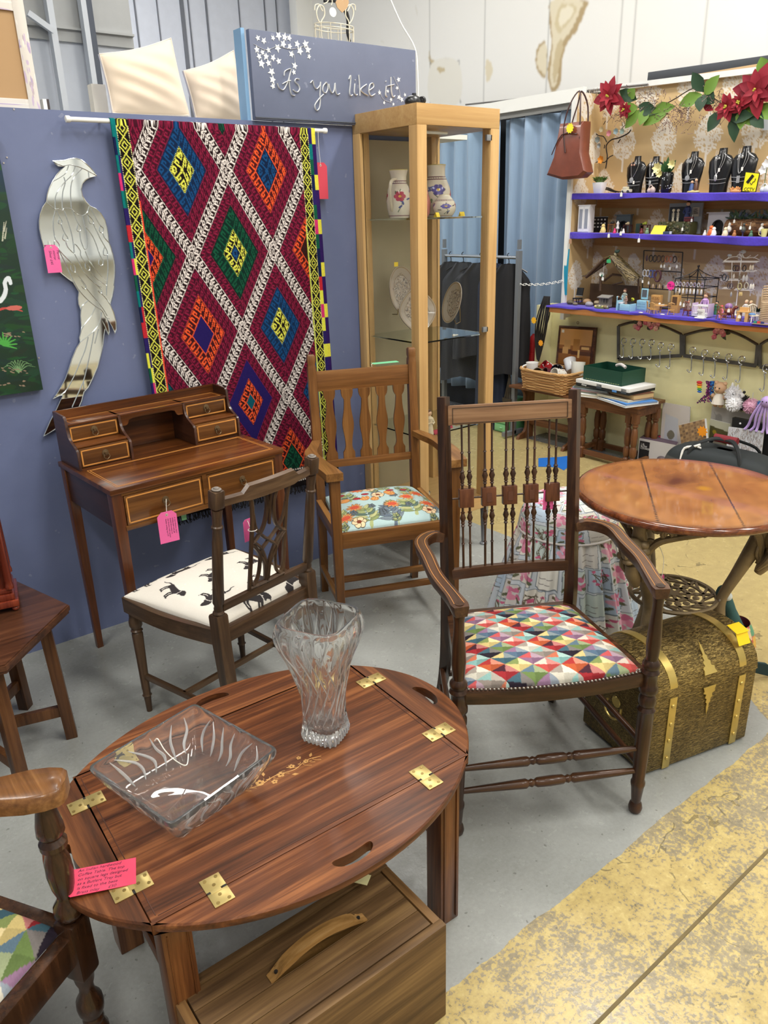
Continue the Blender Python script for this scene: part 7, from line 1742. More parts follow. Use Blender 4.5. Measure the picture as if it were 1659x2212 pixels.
for px, lb in ((1450, 'left of the pale skeleton pair at the dark picture'), (1460, 'right of the pale skeleton pair at the dark picture')):
 q = on(px, 2, 4.29)+V((0, 0, .071)); k = MB(S(214, 206, 184)); k.ball(q+V((0, 0, .06)), .0085); k.tube([q, q+V((0, 0, .052))], .003, 6); [k.tube([q+V((0, -.009, z)), q+V((-.006, 0, z)), q+V((0, .009, z))], .0016, 5, smooth=2) for z in (.024, .031, .038, .045)]; k.tube([q+V((0, -.005, 0)), q+V((0, -.004, .02)), q+V((0, .004, .02)), q+V((0, .005, 0))], .002, 5); small('skeleton_figure', lb, 'figurine', k)
k = MB(S(96, 30, 34)); q = on(1484, 2, 4.28); k.box(q+V((0, 0, .084)), (.02, .05, .026), bev=.002); k.col = S(40, 30, 30); k.box(q+V((-.011, 0, .088)), (.001, .044, .003)); small('toy_chest', 'dark red toy chest in front of the man in blue jacket', 'toy chest', k)
k = MB(S(222, 206, 50)); P = [on(p, 2, x_)+V((0, 0, z)) for p, x_, z in ((1404, 4.215, 0), (1432, 4.215, 0), (1438, 4.25, .05), (1412, 4.25, .05))]; k.rings([P, [p+V((.003, 0, 0)) for p in P]]); k.col = S(150, 120, 60); c = sum(P, V())/4+V((-.001, 0, 0)); k.rings([[c+(p-c)*.62+V((-.0015, 0, -.004)) for p in P], [c+(p-c)*.62+V((-.0005, 0, -.004)) for p in P]]); small('yellow_booklet', 'yellow booklet propped at front of the middle shelf', 'booklet', k)
k = MB(S(56, 70, 90)); q = on(1445, 2, 4.23); k.box(q+V((0, .01, .010)), (.02, .05, .018), .3, bev=.004); k.col = S(200, 204, 206); k.box(q+V((-.011, -.016, .012)), (.002, .014, .014)); small('blue_tool', 'dark blue toy vehicle lying right of the yellow booklet', 'toy', k)
t = thing('log', 'brown hollow log with twigs and bird ornaments at right of the middle shelf', 'log', on(1618, 2, 4.33)); k = MB(); cv = Canvas(80, 60, S(120, 86, 58)); r = np.random.RandomState(2)
for i in range(240): x,y = r.uniform(0,80),r.uniform(0,60); cv.line([(x,y),(x+r.uniform(4,14),y+r.uniform(-1,1))],r.uniform(.8,2),S(*[(96,64,42),(142,106,72),(166,130,92),(76,52,36)][r.randint(4)]))
painted('log_bark', cv, lambda u, v: (.042*np.cos(2*PI*v)*(1+.06*np.sin(u*9+v*12)), .13-.26*u, .045+.042*np.sin(2*PI*v)*(1+.05*np.sin(u*13))), vcol('bark', .9, bump=.4), t)
k = MB(); r_ = random.Random(4)
for i in range(70): y = r_.uniform(-.12,.10); p_ = V((0,y,.085)); k.leaf(p_,p_+V((r_.uniform(-.03,.01),r_.uniform(-.06,.06),r_.uniform(.01,.055))),.010,up=(-1,0,0),col=S(*[(50,76,60),(76,90,104),(60,84,50)][r_.randint(0,2)]))
k.build('greenery', sm, t)
for px, lb, c_ in [(1573, 'white bird ornament with orange beak left of the log', S(230, 228, 222)), (1604, 'grey bird ornament perched in front of the log', S(90, 92, 84)), (1643, 'white bird ornament on right part of the log', S(222, 220, 214))]:
 q = on(px, 2, 4.25)+V((0, 0, .035)); k = MB(c_); k.ball(q, .014, (1, 1, 1.2)); k.ball(q+V((0, -.002, .026)), .008); k.tube([q, q+V((0, 0, .022))], .005, 7); k.col = S(220, 130, 50); k.lathe([(.003, 0), (.0008, .012)], q+V((0, -.008, .026)), q+V((0, -.05, .022)), 6); k.col = S(60, 60, 90); k.tube([q+V((0, 0, -.034)), q+V((0, 0, -.01))], .004, 6); small('bird_ornament', lb, 'ornament', k)
k = MB(S(226, 220, 140)); q = on(1650, 2, 4.225); k.lathe([(.012, 0), (.016, .03), (.018, .042), (.015, .042)], q, n=14); k.tube([q+V((0, .014, .034)), q+V((0, .028, .028)), q+V((0, .026, .012)), q+V((0, .013, .010))], .002, 6, smooth=3); small('small_cup', 'small pale yellow cup at the right end of middle shelf', 'cup', k)
def swing(px, py, X, L=.02, w_=.011, h_=.017, col_=S(236, 236, 232), lab='', grp='little white price tags'):
 q = gx(px,py,X); k = MB(col_); k.prism([(-w_/2,-h_/2),(w_/2,-h_/2),(w_/2,h_*.25),(w_*.2,h_/2),(-w_*.2,h_/2),(-w_/2,h_*.25)],.0008,q,(0,1,0),(0,0,1)); k.tube([q+V((0,0,h_*.45)),q+V((.004,0,h_*.5+L))],.0005,4)
 return small('swing_tag', lab, 'tag', k, grp)
for px, py, lb in [(1315, 509, 'little white tag hanging on middle purple cloth, nearest the left end'), (1380, 519, 'little white tag hanging lowest on the middle purple cloth'), (1341, 504, 'slanting white tag on middle purple cloth between two hanging ones'), (1342, 420, 'white tag hanging at front edge of the upper shelf')]: swing(px, py, XS-.014, lab=lb, w_=.016, h_=.024)
for px, py, X, lb in [(1474, 495, 4.20, 'white tag on a long string below the dark red toy chest'), (1494, 476, 4.24, 'white tag hanging on right side of mossy base'), (1586, 478, 4.24, 'white tag hanging upper left on the log'), (1574, 491, 4.22, 'white tag hanging under the left bird ornament'), (1600, 492, 4.22, 'white tag under the grey bird ornament'), (1620, 492, 4.22, 'white tag hanging in front of log centre'),
      (1428, 575, 4.30, 'leftmost white tag on the top bar of black earring stand'), (1435, 575, 4.30, 'second white tag on the top bar of black earring stand'), (1447, 580, 4.30, 'square white tag in middle of the black earring stand'), (1462, 576, 4.30, 'right white tag on the black earring stand'), (1388, 608, 4.22, 'white tag at left foot of the black earring stand'), (1401, 611, 4.292, 'white tag above the pale blue dresser mirror')]: swing(px, py, X, lab=lb)
t = thing('toy_stable', 'rustic wooden nativity stable with thatched roof on left part of the counter', 'toy stable', (0, 0, 0)); SX = 4.22
def sp3(x,y,X): return gx(1220+x*.13261,530+y*.13261,X)
def slab(P4,th,col_,k):
 k.col = col_; n = (P4[1]-P4[0]).cross(P4[3]-P4[0]).normalized()*th; k.rings([P4,[p+n for p in P4]])
brn = S(76,54,36); th_c = [(112,94,52),(90,76,44),(132,112,66),(74,62,40)]
k = MB(); A,B,C_,D = sp3(740,190,SX-.07),sp3(860,150,SX+.12),sp3(1225,510,SX+.10),sp3(1030,560,SX-.09)
slab([A,B,C_,D],.012,S(96,82,46),k); r_ = random.Random(2)
for i in range(650):
 u,v = r_.random(),r_.random(); p_ = A*(1-u)*(1-v)+B*u*(1-v)+C_*u*v+D*(1-u)*v; p_ = p_+V((-.008,0,.008)); d = (D-A).normalized()*.03+V((r_.uniform(-.01,.01),r_.uniform(-.01,.01),r_.uniform(-.004,.006))); k.col = S(*th_c[r_.randint(0,3)]); k.tube([p_,p_+d],.0018,4)
A2,B2,C2_,D2 = sp3(740,190,SX-.07),sp3(860,150,SX+.12),sp3(560,330,SX+.12),sp3(330,520,SX-.06)
slab([D2,C2_,B2,A2],.012,brn,k)
for i in range(300):
 u,v = r_.random(),r_.random(); p_ = A2*(1-u)*(1-v)+B2*u*(1-v)+C2_*u*v+D2*(1-u)*v+V((-.004,0,.010)); k.col = S(*th_c[r_.randint(0,3)]); k.tube([p_,p_+(D2-A2).normalized()*.028+V((0,r_.uniform(-.01,.01),r_.uniform(-.003,.006)))],.0018,4)
k.build('thatched_roof', sm, t)
k = MB(brn);
for (x0,y0,x1,y1,X0,X1,r0) in [(590,480,580,740,SX-.04,SX-.04,.009),(1200,520,1200,780,SX+.08,SX+.08,.006),(780,470,640,580,SX-.02,SX-.02,.006),(770,470,940,490,SX-.02,SX,.006),(640,220,350,510,SX-.075,SX-.075,.009),(760,215,1020,560,SX-.08,SX-.08,.006),(940,600,780,640,SX,SX,.005)]: k.tube([sp3(x0,y0,X0),sp3(x1,y1,X1)],r0,7)
a, b2 = sp3(420, 560, SX+.13), sp3(1215, 700, SX+.13); k.col = S(96, 72, 48); k.box((SX+.135, (a.y+b2.y)/2, Z3+.06), (.01, abs(a.y-b2.y), .12)); k.col = S(50, 38, 28); k.box((SX+.03, (a.y+b2.y)/2-.01, Z3+.006), (.19, abs(a.y-b2.y)*.9, .012)); k.build('stable_frame', sm, t)
k = MB(S(60, 84, 74)); q = sp3(850, 100, SX+.05); k.ball(q, .014, (.8, 1.2, .8)); k.ball(q+V((0, -.012, .004)), .008); k.col = S(206, 196, 160); k.box(q+V((0, .01, -.016)), (.012, .012, .016)); small('dove_ornament', 'small bird ornament sitting on the ridge of thatched stable', 'ornament', k)
swing(1315, 564, 4.12, col_=S(60, 170, 110), w_=.03, h_=.022, lab='green price ticket on the front of thatched stable', grp='coloured tickets'); swing(1302, 602, 4.12, w_=.016, h_=.02, L=.08, lab='white tag hanging from flower inside the stable front')
k = MB(); c = sp3(612,480,SX-.09)
for i in range(9): a = i*.7; k.leaf(c,c+V((-.008,.02*math.cos(a),.014*math.sin(a)+.004)),.014,up=(-1,0,0),sag=0,col=S(236,236,232))
k.col = S(30, 90, 70); k.ball(c+V((0, 0, -.006)), .009); small('white_flower', 'white artificial flower hanging at the left front of stable', 'flower', k)
def chair_toy(px, X, lab, col_, shelf=3, s=1.0, rz=0, grp='toy chairs', py=None, nm='toy_chair'):
 q = on(px, shelf, X, py); k = MB(col_); R_ = Matrix.Rotation(rz, 3, 'Z'); T = lambda x, y, z: q+R_ @ V((x*s, y*s, z*s))
 k.box(T(0,0,.024),(.028*s,.030*s,.004*s),R_); [k.tube([T(a*.011,b2*.012,.023),T(a*.014,b2*.015,0)],.0018*s,5) for a in (-1,1) for b2 in (-1,1)]
 [k.tube([T(.012,y,.025),T(.016,y*1.1,.054)],.0013*s,5) for y in (-.012,-.006,0,.006,.012)]; k.tube([T(.016,-.015,.054),T(.018,0,.060),T(.016,.015,.054)],.0024*s,6,smooth=3); k.tube([T(.0,-.002,.012),T(0,.014,.012)],.0012*s,4)
 return small(nm, lab, 'toy chair', k, grp)
tan_ = S(196,150,88)
q = on(1249, 3, 4.22); k = MB(BLK); k.box(q+V((.012, 0, .075)), (.006, .05, .05), Matrix.Rotation(.2, 3, 'Y')); k.box(q+V((-.01, 0, .034)), (.04, .05, .006)); [k.box(q+V((a, b2, .018)), (.004, .004, .034)) for a in (-.026, .008) for b2 in (-.022, .022)]; k.col = S(170, 170, 170); k.box(q+V((.006, 0, .05)), (.004, .052, .003)); small('toy_chair', 'black toy office chair at the left end of the counter', 'toy chair', k, 'toy chairs')
k = MB(S(130, 124, 120)); q = on(1304, 3, 4.12, 660); k.box(q+V((0, 0, .014)), (.05, .085, .012), .1); k.col = S(110, 104, 98); k.box(q+V((.015, 0, .042)), (.03, .075, .046), .1); k.col = S(140, 136, 130); k.box(q+V((.008, 0, .068)), (.05, .085, .005), Matrix.Rotation(-.25, 3, 'Y')); k.col = S(60, 56, 52); [k.box(q+V((-.001, d, .044)), (.002, .008, .024)) for d in (-.02, 0, .02)]; small('toy_shed', 'grey wooden toy shed with pebbles in front of the stable', 'toy shed', k)
k = MB(S(86,96,62)); q = on(1300,3,4.08,664); k.ball(q+V((0,0,.004)),.04,(.7,1.3,.18)); r_ = random.Random(1)
for i in range(16): k.col = S(*[(196,186,120),(150,130,90),(120,100,70),(170,170,160)][r_.randint(0,3)]); k.ball(q+V((r_.uniform(-.02,.02),r_.uniform(-.04,.04),.012)),r_.uniform(.005,.010),n=7,m=5)
small('pebble_base', 'oval mossy base with pebbles before the grey toy shed', 'ornament', k)
for px, lb, c_, s, X in [(1232, 'brown stone at the far left end of the counter', (92, 84, 62), .020, 4.14), (1243, 'smaller speckled stone beside the brown stone', (120, 110, 90), .014, 4.12), (1273, 'grey frosted ornament left of the grey toy shed', (150, 146, 150), .022, 4.12), (1268, 'tan driftwood piece behind the frosted ornament', (176, 140, 104), .024, 4.22), (1290, 'pale stone at the left post of stable', (200, 180, 150), .018, 4.24), (1309, 'green tuft ornament in front of stable post', (60, 130, 80), .012, 4.10)]:
 q = on(px, 3, X); k = MB(S(*c_)); k.ball(q+V((0, 0, s*.7)), s, (1, 1.3, .8), 8, 6); k.ball(q+V((-.004, .012, s*.9)), s*.5, n=7, m=5); small('stone', lb, 'stone', k)
mini(1348, 'seated toy woman in grey top inside the stable front', 4.16, 3, .10, (S(150, 160, 150), S(84, 50, 40)), z=.02); mini(1335, 'toy figure with dark chair under the stable roof', 4.24, 3, .07, (S(60, 44, 40), S(50, 36, 30)))
k = MB(S(120, 76, 46)); q = on(1366, 3, 4.2); k.lathe([(.014, 0), (.018, .03), (.016, .03)], q, n=12); k.col = S(206, 210, 60); [k.ball(q+V((r_.uniform(-.01, .01), r_.uniform(-.014, .014), .05+r_.uniform(-.008, .010))), .006, n=6, m=4) for i in range(8)]; k.col = S(80, 120, 60); k.tube([q+V((0, 0, .03)), q+V((0, 0, .055))], .003, 5); small('toy_plant', 'toy pot of yellow flowers under right side of the stable roof', 'toy plant', k)
lb_ = S(150,196,214)
t = thing('toy_bed', 'pale blue toy bed at the front of the counter, left of centre', 'toy bed', on(1349, 3, 4.08, 664), 0); k = MB(lb_); k.box((-.006, -.02, .022), (.05, .07, .036), bev=.002); k.box((.0, .036, .030), (.055, .006, .060), bev=.002); k.box((0, -.058, .022), (.055, .006, .044), bev=.001); [k.lathe([(.003, 0), (.003, .075), (.005, .079), (.002, .085)], (a, b2, 0), n=8) for a in (-.027, .027) for b2 in (.038,)]; k.build('bed_frame', sm, t); k = MB(S(206, 206, 214)); k.box((.0, .018, .044), (.04, .03, .010), bev=.004); k.build('pillow', sm, t)
mini(1352, 'small doll lying over the pale blue toy bed', 4.07, 3, .055, (S(150, 120, 110), S(80, 60, 50)), z=.036); k = MB(S(30, 32, 36)); q = on(1362, 3, 4.09); k.box(q+V((0, 0, .048)), (.03, .034, .008)); small('toy_case', 'black toy case on the pale blue toy bed', 'toy', k)
t = thing('toy_dresser', 'pale blue toy dressing table with mirror beside the black earring stand', 'toy dresser', on(1389, 3, 4.16), 0); k = MB(lb_); k.box((0, 0, .03), (.035, .065, .058), bev=.002); k.box((.01, 0, .095), (.006, .046, .062), bev=.002); k.build('dresser_body', sm, t)
k = MB(S(90, 92, 96)); k.box((.006, 0, .098), (.001, .032, .042)); k.build('mirror', smg, t)
k = MB(S(140, 184, 204)); [k.box((-.018, s*.016, z), (.003, .026, .013)) for s in (-1, 1) for z in (.046, .03, .014)]; k.build('drawer_fronts', sm, t)
k = MB(tan_); q = on(1418, 3, 4.20); k.box(q+V((0, 0, .045)), (.03, .062, .09), bev=.002); k.col = S(176, 130, 72); [k.box(q+V((-.016, d, z)), (.002, .026, .014)) for d in (-.014, .014) for z in (.075, .058)]; k.col = S(90, 60, 30); [k.ball(q+V((-.018, d, .075)), .002, n=5, m=4) for d in (-.014, .014)]; small('toy_chest_of_drawers', 'tan toy chest of drawers behind the toy dining table', 'toy drawers', k)
k = MB(tan_); q = on(1428, 3, 4.12); k.lathe([(.038, .040), (.039, .042), (.038, .045)], q, n=24); k.lathe([(.012, 0), (.004, .006), (.004, .03), (.010, .04)], q, n=10); k.col = LIGHTW; k.ball(q+V((-.005, .006, .05)), .007); k.box(q+V((0, -.012, .047)), (.01, .016, .003)); small('toy_dining_table', 'round tan toy dining table with tiny crockery on it', 'toy table', k)
chair_toy(1405, 4.09, 'tan spindle-back toy chair on the left side of toy dining table', tan_, rz=2.4, s=1.1); chair_toy(1412, 4.05, 'tan spindle-back toy chair in front of the toy dining table', tan_, rz=3.1, s=1.1, py=666); chair_toy(1450, 4.07, 'tan spindle-back toy chair right of the toy dining table', tan_, rz=-2.6, s=1.15, py=668)
k = MB(S(190, 146, 84)); q = on(1460, 3, 4.16); k.box(q+V((0, 0, .05)), (.03, .045, .10), bev=.002); k.col = S(90, 64, 40); k.box(q+V((-.0155, 0, .07)), (.001, .03, .045)); small('toy_hutch', 'tan toy hutch dresser behind the bright pink star label', 'toy hutch', k)
k = MB(S(238,50,150)); q = gx(1449,617,4.12); P = []
for i in range(20): a = i*PI/10; R_ = .022 if i % 2 else .027; P.append((R_*math.cos(a),R_*math.sin(a)))
k.prism(P, .001, q, (0, -1, 0), (0, 0, 1)); o = small('star_label', 'bright pink star shaped label standing by the toy hutch', 'label', k); text_mesh('Any\n2 for £5', .012, V((-.001, .018, .004))+q, (0, -1, 0), (0, 0, 1), ink, 'handwriting', o)
t = thing('earring_stand', 'tall black flat earring stand with rows of dark earrings on the counter', 'earring stand', (0, 0, 0)); EX = 4.30
def ep(x,y,X=EX): return gx(x,y,X)
k = MB(BLK); L0,L1,R0_,R1_ = ep(1391,541),ep(1388,640),ep(1475,545),ep(1468,652); bl_ = .0028
zb = Z3+.003
for a,b2 in ((L0,V((EX,L1.y,zb))),(R0_,V((EX,R1_.y,zb)))): k.tube([a,b2],.0035,7)
for t_ in (0,.34,.66,.95): k.tube([L0.lerp(V((EX,L1.y,zb)),t_),R0_.lerp(V((EX,R1_.y,zb)),t_)],.003,7)
k.box((EX, (L1.y+R1_.y)/2, Z3+.004), (.07, abs(L1.y-R1_.y)+.02, .004)); k.build('stand_frame', sm, t)
def ear(q,s,col_,kind,grp,lab):
 s *= 1.35
 k = MB(col_)
 if kind == 'loop': k.tube([q+V((0, s*.45*math.cos(a), -s*.7+s*.7*math.sin(a))) for a in np.linspace(PI/2, PI/2+2*PI, 14)[:-1]], s*.13, 6, closed=True)
 elif kind == 'leaf': k.ball(q+V((0, 0, -s*.7)), s*.7, (.25, .45, 1), 8, 6)
 else: k.ball(q+V((0,0,-s*.5)),s*.5,(.5,.8,1),8,6)
 k.tube([q+V((.001, 0, .004)), q], s*.05, 4); return small('earring', lab, 'earring', k, grp)
for i in range(9):
 x = 1398+i*8.6; q = ep(x,551+i*.35,EX-.006); c_ = [(70,50,60),(30,26,26),(34,28,28),(60,40,30),(60,40,30),(150,90,60),(150,90,60),(50,36,30),(120,90,60)][i]
 ear(q, .019, S(*c_), 'leaf' if i in (0, 8) else 'loop', 'earrings on the top row of black stand', 'dark dangling earring on the top row of the flat black stand')
for i, (x, c_, kd, s) in enumerate([(1393, (206, 210, 216), 'loop', .020), (1400, (206, 210, 216), 'loop', .020), (1407, (80, 90, 150), 'loop', .022), (1414, (80, 90, 150), 'loop', .022)]): ear(ep(x, 583+i*.4, EX-.006), s, S(*c_), kd, 'hoop earrings on the middle row of black stand', 'small pale or blue hoop earring on second row of the flat black stand')
ear(ep(1422, 584, EX-.008), .034, S(90, 50, 60), 'loop', None, 'large maroon hoop earring on second row of the flat black stand')
for i in range(6): ear(ep(1404+i*7, 613+i*.4, EX-.006), .014, S(*[(60, 44, 44), (196, 170, 150)][i % 2]), 'leaf', 'earrings on the bottom row of black stand', 'small earring on bottom row of the flat black stand')
t = thing('earring_carousel', 'black scrolled pagoda-top earring carousel at the middle of the counter', 'earring stand', (0, 0, 0)); KX = 4.26
def kp(x,y,X=KX): return gx(1420+x*.14406,530+y*.14406,X)
k = MB(BLK); top_ = kp(620,350); zb2 = Z3+.004; cy2 = kp(600,480).y; ztop,zmid,zlow = kp(600,495).z,kp(600,620).z,kp(590,770).z; hw = abs(kp(385,495).y-kp(825,495).y)/2
cx2 = KX; crn = [V((cx2+a*hw*.8,cy2+b2*hw,0)) for a,b2 in ((-1,-1),(-1,1),(1,1),(1,-1))]
for z in (ztop,zmid,zlow): k.tube([c+V((0,0,z)) for c in crn],.0028,6,closed=True)
for c in crn:
 k.tube([c+V((0,0,zb2)),c+V((0,0,ztop))],.0025,6); ax = V((cx2,cy2,top_.z)); e_ = c+V((0,0,ztop))
 k.tube([ax,ax.lerp(e_,.35)+V((0,0,-.008)),ax.lerp(e_,.8)+V((0,0,-.004)),e_+(e_-V((cx2,cy2,e_.z)))*.10+V((0,0,.004)),e_+(e_-V((cx2,cy2,e_.z)))*.10+V((0,0,.016)),e_+V((0,0,.014))],.0022,6,smooth=4)
k.tube([V((cx2, cy2, zb2)), V((cx2, cy2, top_.z+.012))], .004, 7); k.ball(V((cx2, cy2, top_.z+.014)), .007); k.build('stand_frame', sm, t)
for i in range(8):
 y = cy2-hw+2*hw*(i+.5)/8; ear(V((cx2-hw*.8-.004, y, zmid+.028 if i < 8 else 0)), .012, S(*[(150, 140, 170), (190, 190, 196)][i % 2]), 'loop', 'earrings on upper tier of black carousel', 'pale earring on upper tier of the pagoda-top carousel')
 ear(V((cx2-hw*.8-.004, y, zmid-.006)), .016, S(*[(206, 206, 206), (170, 170, 176), (220, 220, 216)][i % 3]), 'leaf', 'earrings on lower tier of black carousel', 'silvery earring on lower tier of the pagoda-top carousel')
t = thing('jewellery_tree', 'white metal tiered jewellery tree with twig crest on the counter right', 'jewellery stand', (0, 0, 0)); WX = 4.28
def wp2(x,y,X=WX): return gx(1420+x*.14406,530+y*.14406,X)
k = MB(S(228,224,216)); base = wp2(1190,860); k.tube([V((WX,base.y,Z3+.004)),wp2(1260,200)],.0032,7); k.lathe([(.03,0),(.03,.003)],V((WX,base.y,Z3+.003)),n=16)
for (x0,x1,y) in [(1000,1530,235),(990,1490,375),(980,1270,505),(1000,1130,632),(1180,1400,650),(1290,1460,655)]:
 a,b2 = wp2(x0,y),wp2(x1,y+4); k.bar(a,b2,.016,.005)
 k.tube([a+V((-.02,0,-.005)),b2+V((-.02,0,-.005))],.0014,5)
k.tube([wp2(1120,240),wp2(1110,640)],.002,6); k.tube([wp2(1400,640),wp2(1390,760)],.002,6)
for ln in ([(1010,225),(1100,180),(1190,170),(1260,200)],[(1530,220),(1440,180),(1330,190),(1250,160),(1230,120)],[(1060,200),(1080,130)],[(1190,170),(1215,140),(1280,150),(1300,190)],[(1340,185),(1400,150)],[(1440,190),(1510,140)],[(1250,200),(1290,110)]): k.tube([wp2(*p) for p in ln],.0022,6,smooth=3)
k.build('stand_frame', sm, t)
k = MB(S(190,196,200));
q = wp2(1085, 150); k.ball(q, .010, (.8, 1.3, .8)); q = wp2(1290, 95); k.ball(q, .011, (.6, 1.4, .9)); k.build('bird_finials', sm, t)
for i, (x, y, c_, kd, s) in enumerate([(1165, 300, (40, 34, 32), 'loop', .016), (1195, 300, (60, 40, 40), 'loop', .016), (1215, 300, (90, 60, 56), 'loop', .016), (1310, 300, (40, 30, 30), 'loop', .016), (1400, 295, (214, 200, 176), 'leaf', .015), (1435, 295, (214, 200, 176), 'leaf', .015), (1010, 430, (50, 50, 54), 'loop', .018), (1050, 450, (80, 80, 86), 'loop', .016), (1150, 430, (196, 186, 170), 'leaf', .014), (1240, 440, (120, 110, 90), 'leaf', .016), (1300, 445, (190, 186, 180), 'leaf', .020), (1345, 445, (190, 186, 180), 'leaf', .020),
          (1080, 570, (70, 56, 60), 'loop', .014), (1110, 572, (70, 56, 60), 'loop', .014), (1240, 570, (170, 160, 110), 'loop', .018), (1340, 560, (176, 170, 150), 'loop', .018), (1405, 575, (220, 214, 200), 'leaf', .018), (1440, 575, (220, 214, 200), 'leaf', .018), (1110, 700, (150, 150, 150), 'leaf', .014), (1240, 700, (196, 170, 110), 'leaf', .014), (1265, 700, (196, 170, 110), 'leaf', .014)]): ear(wp2(x, y, WX-.02), s, S(*c_), kd, 'earrings on the white jewellery tree', 'earring or drop hanging on the white tiered jewellery tree')
t = thing('toy_cot', 'white barred toy cot with lilac end at the front of the counter', 'toy cot', on(1518, 3, 4.08, 668), 0); k = MB(S(236, 234, 238)); Lc, Wc, Hc = .095, .05, .065
for x in (-Wc/2,Wc/2):
 k.box((x,0,Hc),(.004,Lc,.006)); k.box((x,0,.012),(.004,Lc,.006)); [k.tube([(x,-Lc/2+Lc*i/10,.012),(x,-Lc/2+Lc*i/10,Hc)],.0017,5) for i in range(11)]
k.box((0, 0, .022), (Wc, Lc, .004)); k.build('cot_frame', sm, t); k = MB(S(196, 176, 206)); [k.box((0, s*Lc/2, .042), (Wc+.004, .005, .07), bev=.001) for s in (-1, 1)]; k.build('end_panels', sm, t)
mini(1523, 'doll in lilac dress with long brown hair behind the toy cot', 4.13, 3, .115, (S(186, 150, 200), S(100, 64, 44)), z=.012, cat='doll', nm='toy_doll')
k = MB(S(224, 110, 60)); q = on(1519, 3, 4.06, 664); k.ball(q+V((0, 0, .032)), .009, n=8, m=6); k.ball(q+V((0, 0, .044)), .006, n=7, m=5); small('toy_bear', 'tiny orange bear inside the white toy cot', 'toy', k)
t = thing('white_plaque', 'small white lettered plaque on feet in front of the toy cot', 'plaque', on(1515, 3, 4.035, 676), 0); k = MB(S(236, 236, 234)); k.box((0, 0, .028), (.004, .045, .044), Matrix.Rotation(-.2, 3, 'Y'), bev=.001); k.box((-.004, 0, .005), (.03, .055, .006)); k.build('plaque_body', sm, t); text_mesh('dreams\nof you', .011, V((-.010, .02, .032)), (0, -1, 0), (.2, 0, 1), ink, 'lettering', t)
mini(1549, 'boy doll in green top right of the toy cot', 4.12, 3, .072, (S(50, 110, 80), S(30, 26, 24)), z=.016, cat='doll', nm='toy_doll')
chair_toy(1487, 4.08, 'dark red toy high chair left of the toy cot', S(120, 52, 34), s=1.35, rz=3.0, py=668); mini(1488, 'small doll in white sitting in the dark red high chair', 4.075, 3, .052, (S(226, 214, 210), S(120, 60, 50)), z=.036, cat='doll', nm='toy_doll')
chair_toy(1559, 4.05, 'brown toy rocking chair at the front of the counter', S(140, 92, 56), s=1.3, rz=2.8, py=676); mini(1560, 'small doll in pink and white sitting on the rocking chair', 4.04, 3, .066, (S(224, 130, 150), S(206, 70, 80)), z=.012, cat='doll', nm='toy_doll')
k = MB(S(120, 60, 36)); q = on(1578, 3, 4.13); k.ball(q+V((0, 0, .036)), .022, (.7, 1.3, .9)); k.tube([q+V((0, -.02, .04)), q+V((0, -.03, .06)), q+V((0, -.042, .058))], .009, 8, smooth=3); [k.tube([q+V((a, b2, .03)), q+V((a, b2*1.2, .004))], .004, 6) for a in (-.01, .01) for b2 in (-.02, .02)]; k.tube([q+V((-.014, -.045, .004)), q+V((-.014, 0, 0)), q+V((-.014, .045, .006))], .003, 6, smooth=3); k.tube([q+V((.014, -.045, .004)), q+V((.014, 0, 0)), q+V((.014, .045, .006))], .003, 6, smooth=3); small('toy_rocking_horse', 'brown toy rocking horse behind the doll in pink', 'toy', k)
k = MB(S(150, 110, 160)); q = on(1575, 3, 4.2); k.ball(q+V((0, 0, .055)), .022, (.7, 1, .8)); k.lathe([(.008, 0), (.008, .05)], q, n=8); small('lilac_ornament', 'dusky lilac ornament behind the toy rocking horse', 'ornament', k)
swing(1574, 671, 4.03, w_=.014, h_=.018, L=.03, lab='white tag standing below the toy rocking horse'); swing(1597, 684, 4.0, w_=.018, h_=.016, L=.004, lab='white tag on front edge below the toy desk'); swing(1470, 656, 4.06, w_=.011, h_=.02, L=.01, lab='narrow white tag beside left leg of carousel'); swing(1477, 659, 4.05, w_=.011, h_=.02, L=.01, lab='white tag in front of dark red toy high chair')
t = thing('toy_desk', 'light wood toy kneehole desk at the front of the counter right', 'toy desk', on(1606, 3, 4.05, 680), .1); k = MB(S(206, 162, 104)); k.box((0, 0, .052), (.035, .062, .005)); k.box((0, .022, .026), (.032, .016, .05)); k.box((0, -.022, .026), (.032, .016, .05)); k.box((.008, 0, .064), (.012, .05, .02)); k.build('desk_body', sm, t)
chair_toy(1628, 4.06, 'white slat-back toy chair with blue cloth right of the toy desk', S(226, 216, 196), s=1.5, rz=1.0, py=682)
k = MB(S(90, 130, 180)); q = on(1624, 3, 4.05, 682); k.ball(q+V((0, 0, .042)), .014, (1, 1.4, .5)); small('blue_cloth', 'scrap of blue cloth on the slat-back toy chair', 'cloth', k)
mini(1612, 'bear dressed in white behind the toy desk', 4.12, 3, .085, (S(226, 220, 212), S(206, 180, 150)), z=.02, cat='toy', nm='toy_bear'); mini(1622, 'second pale bear beside the dressed one behind toy desk', 4.14, 3, .08, (S(176, 160, 140), S(200, 170, 130)), z=.02, cat='toy', nm='toy_bear')
t = thing('potted_plant', 'small dark green plant in white pot near right end of the counter', 'plant', on(1640, 3, 4.14), 0); k = MB(S(232, 232, 230)); k.lathe([(.018, 0), (.024, .045), (.021, .045)], n=14); k.build('pot', sm, t); k = MB(); r_ = random.Random(2)
for i in range(26): a = r_.uniform(0,6.28); k.leaf((0,0,.042),V((.03*math.cos(a),.03*math.sin(a),.055+r_.uniform(0,.03))),.010,col=S(40,74,52))
k.build('leaves', sm, t)
t = thing('wicker_chair', 'pale wicker doll chair cut by the right edge of frame', 'doll chair', on(1656, 3, 4.08, 684), 0); k = MB(S(196, 172, 140))
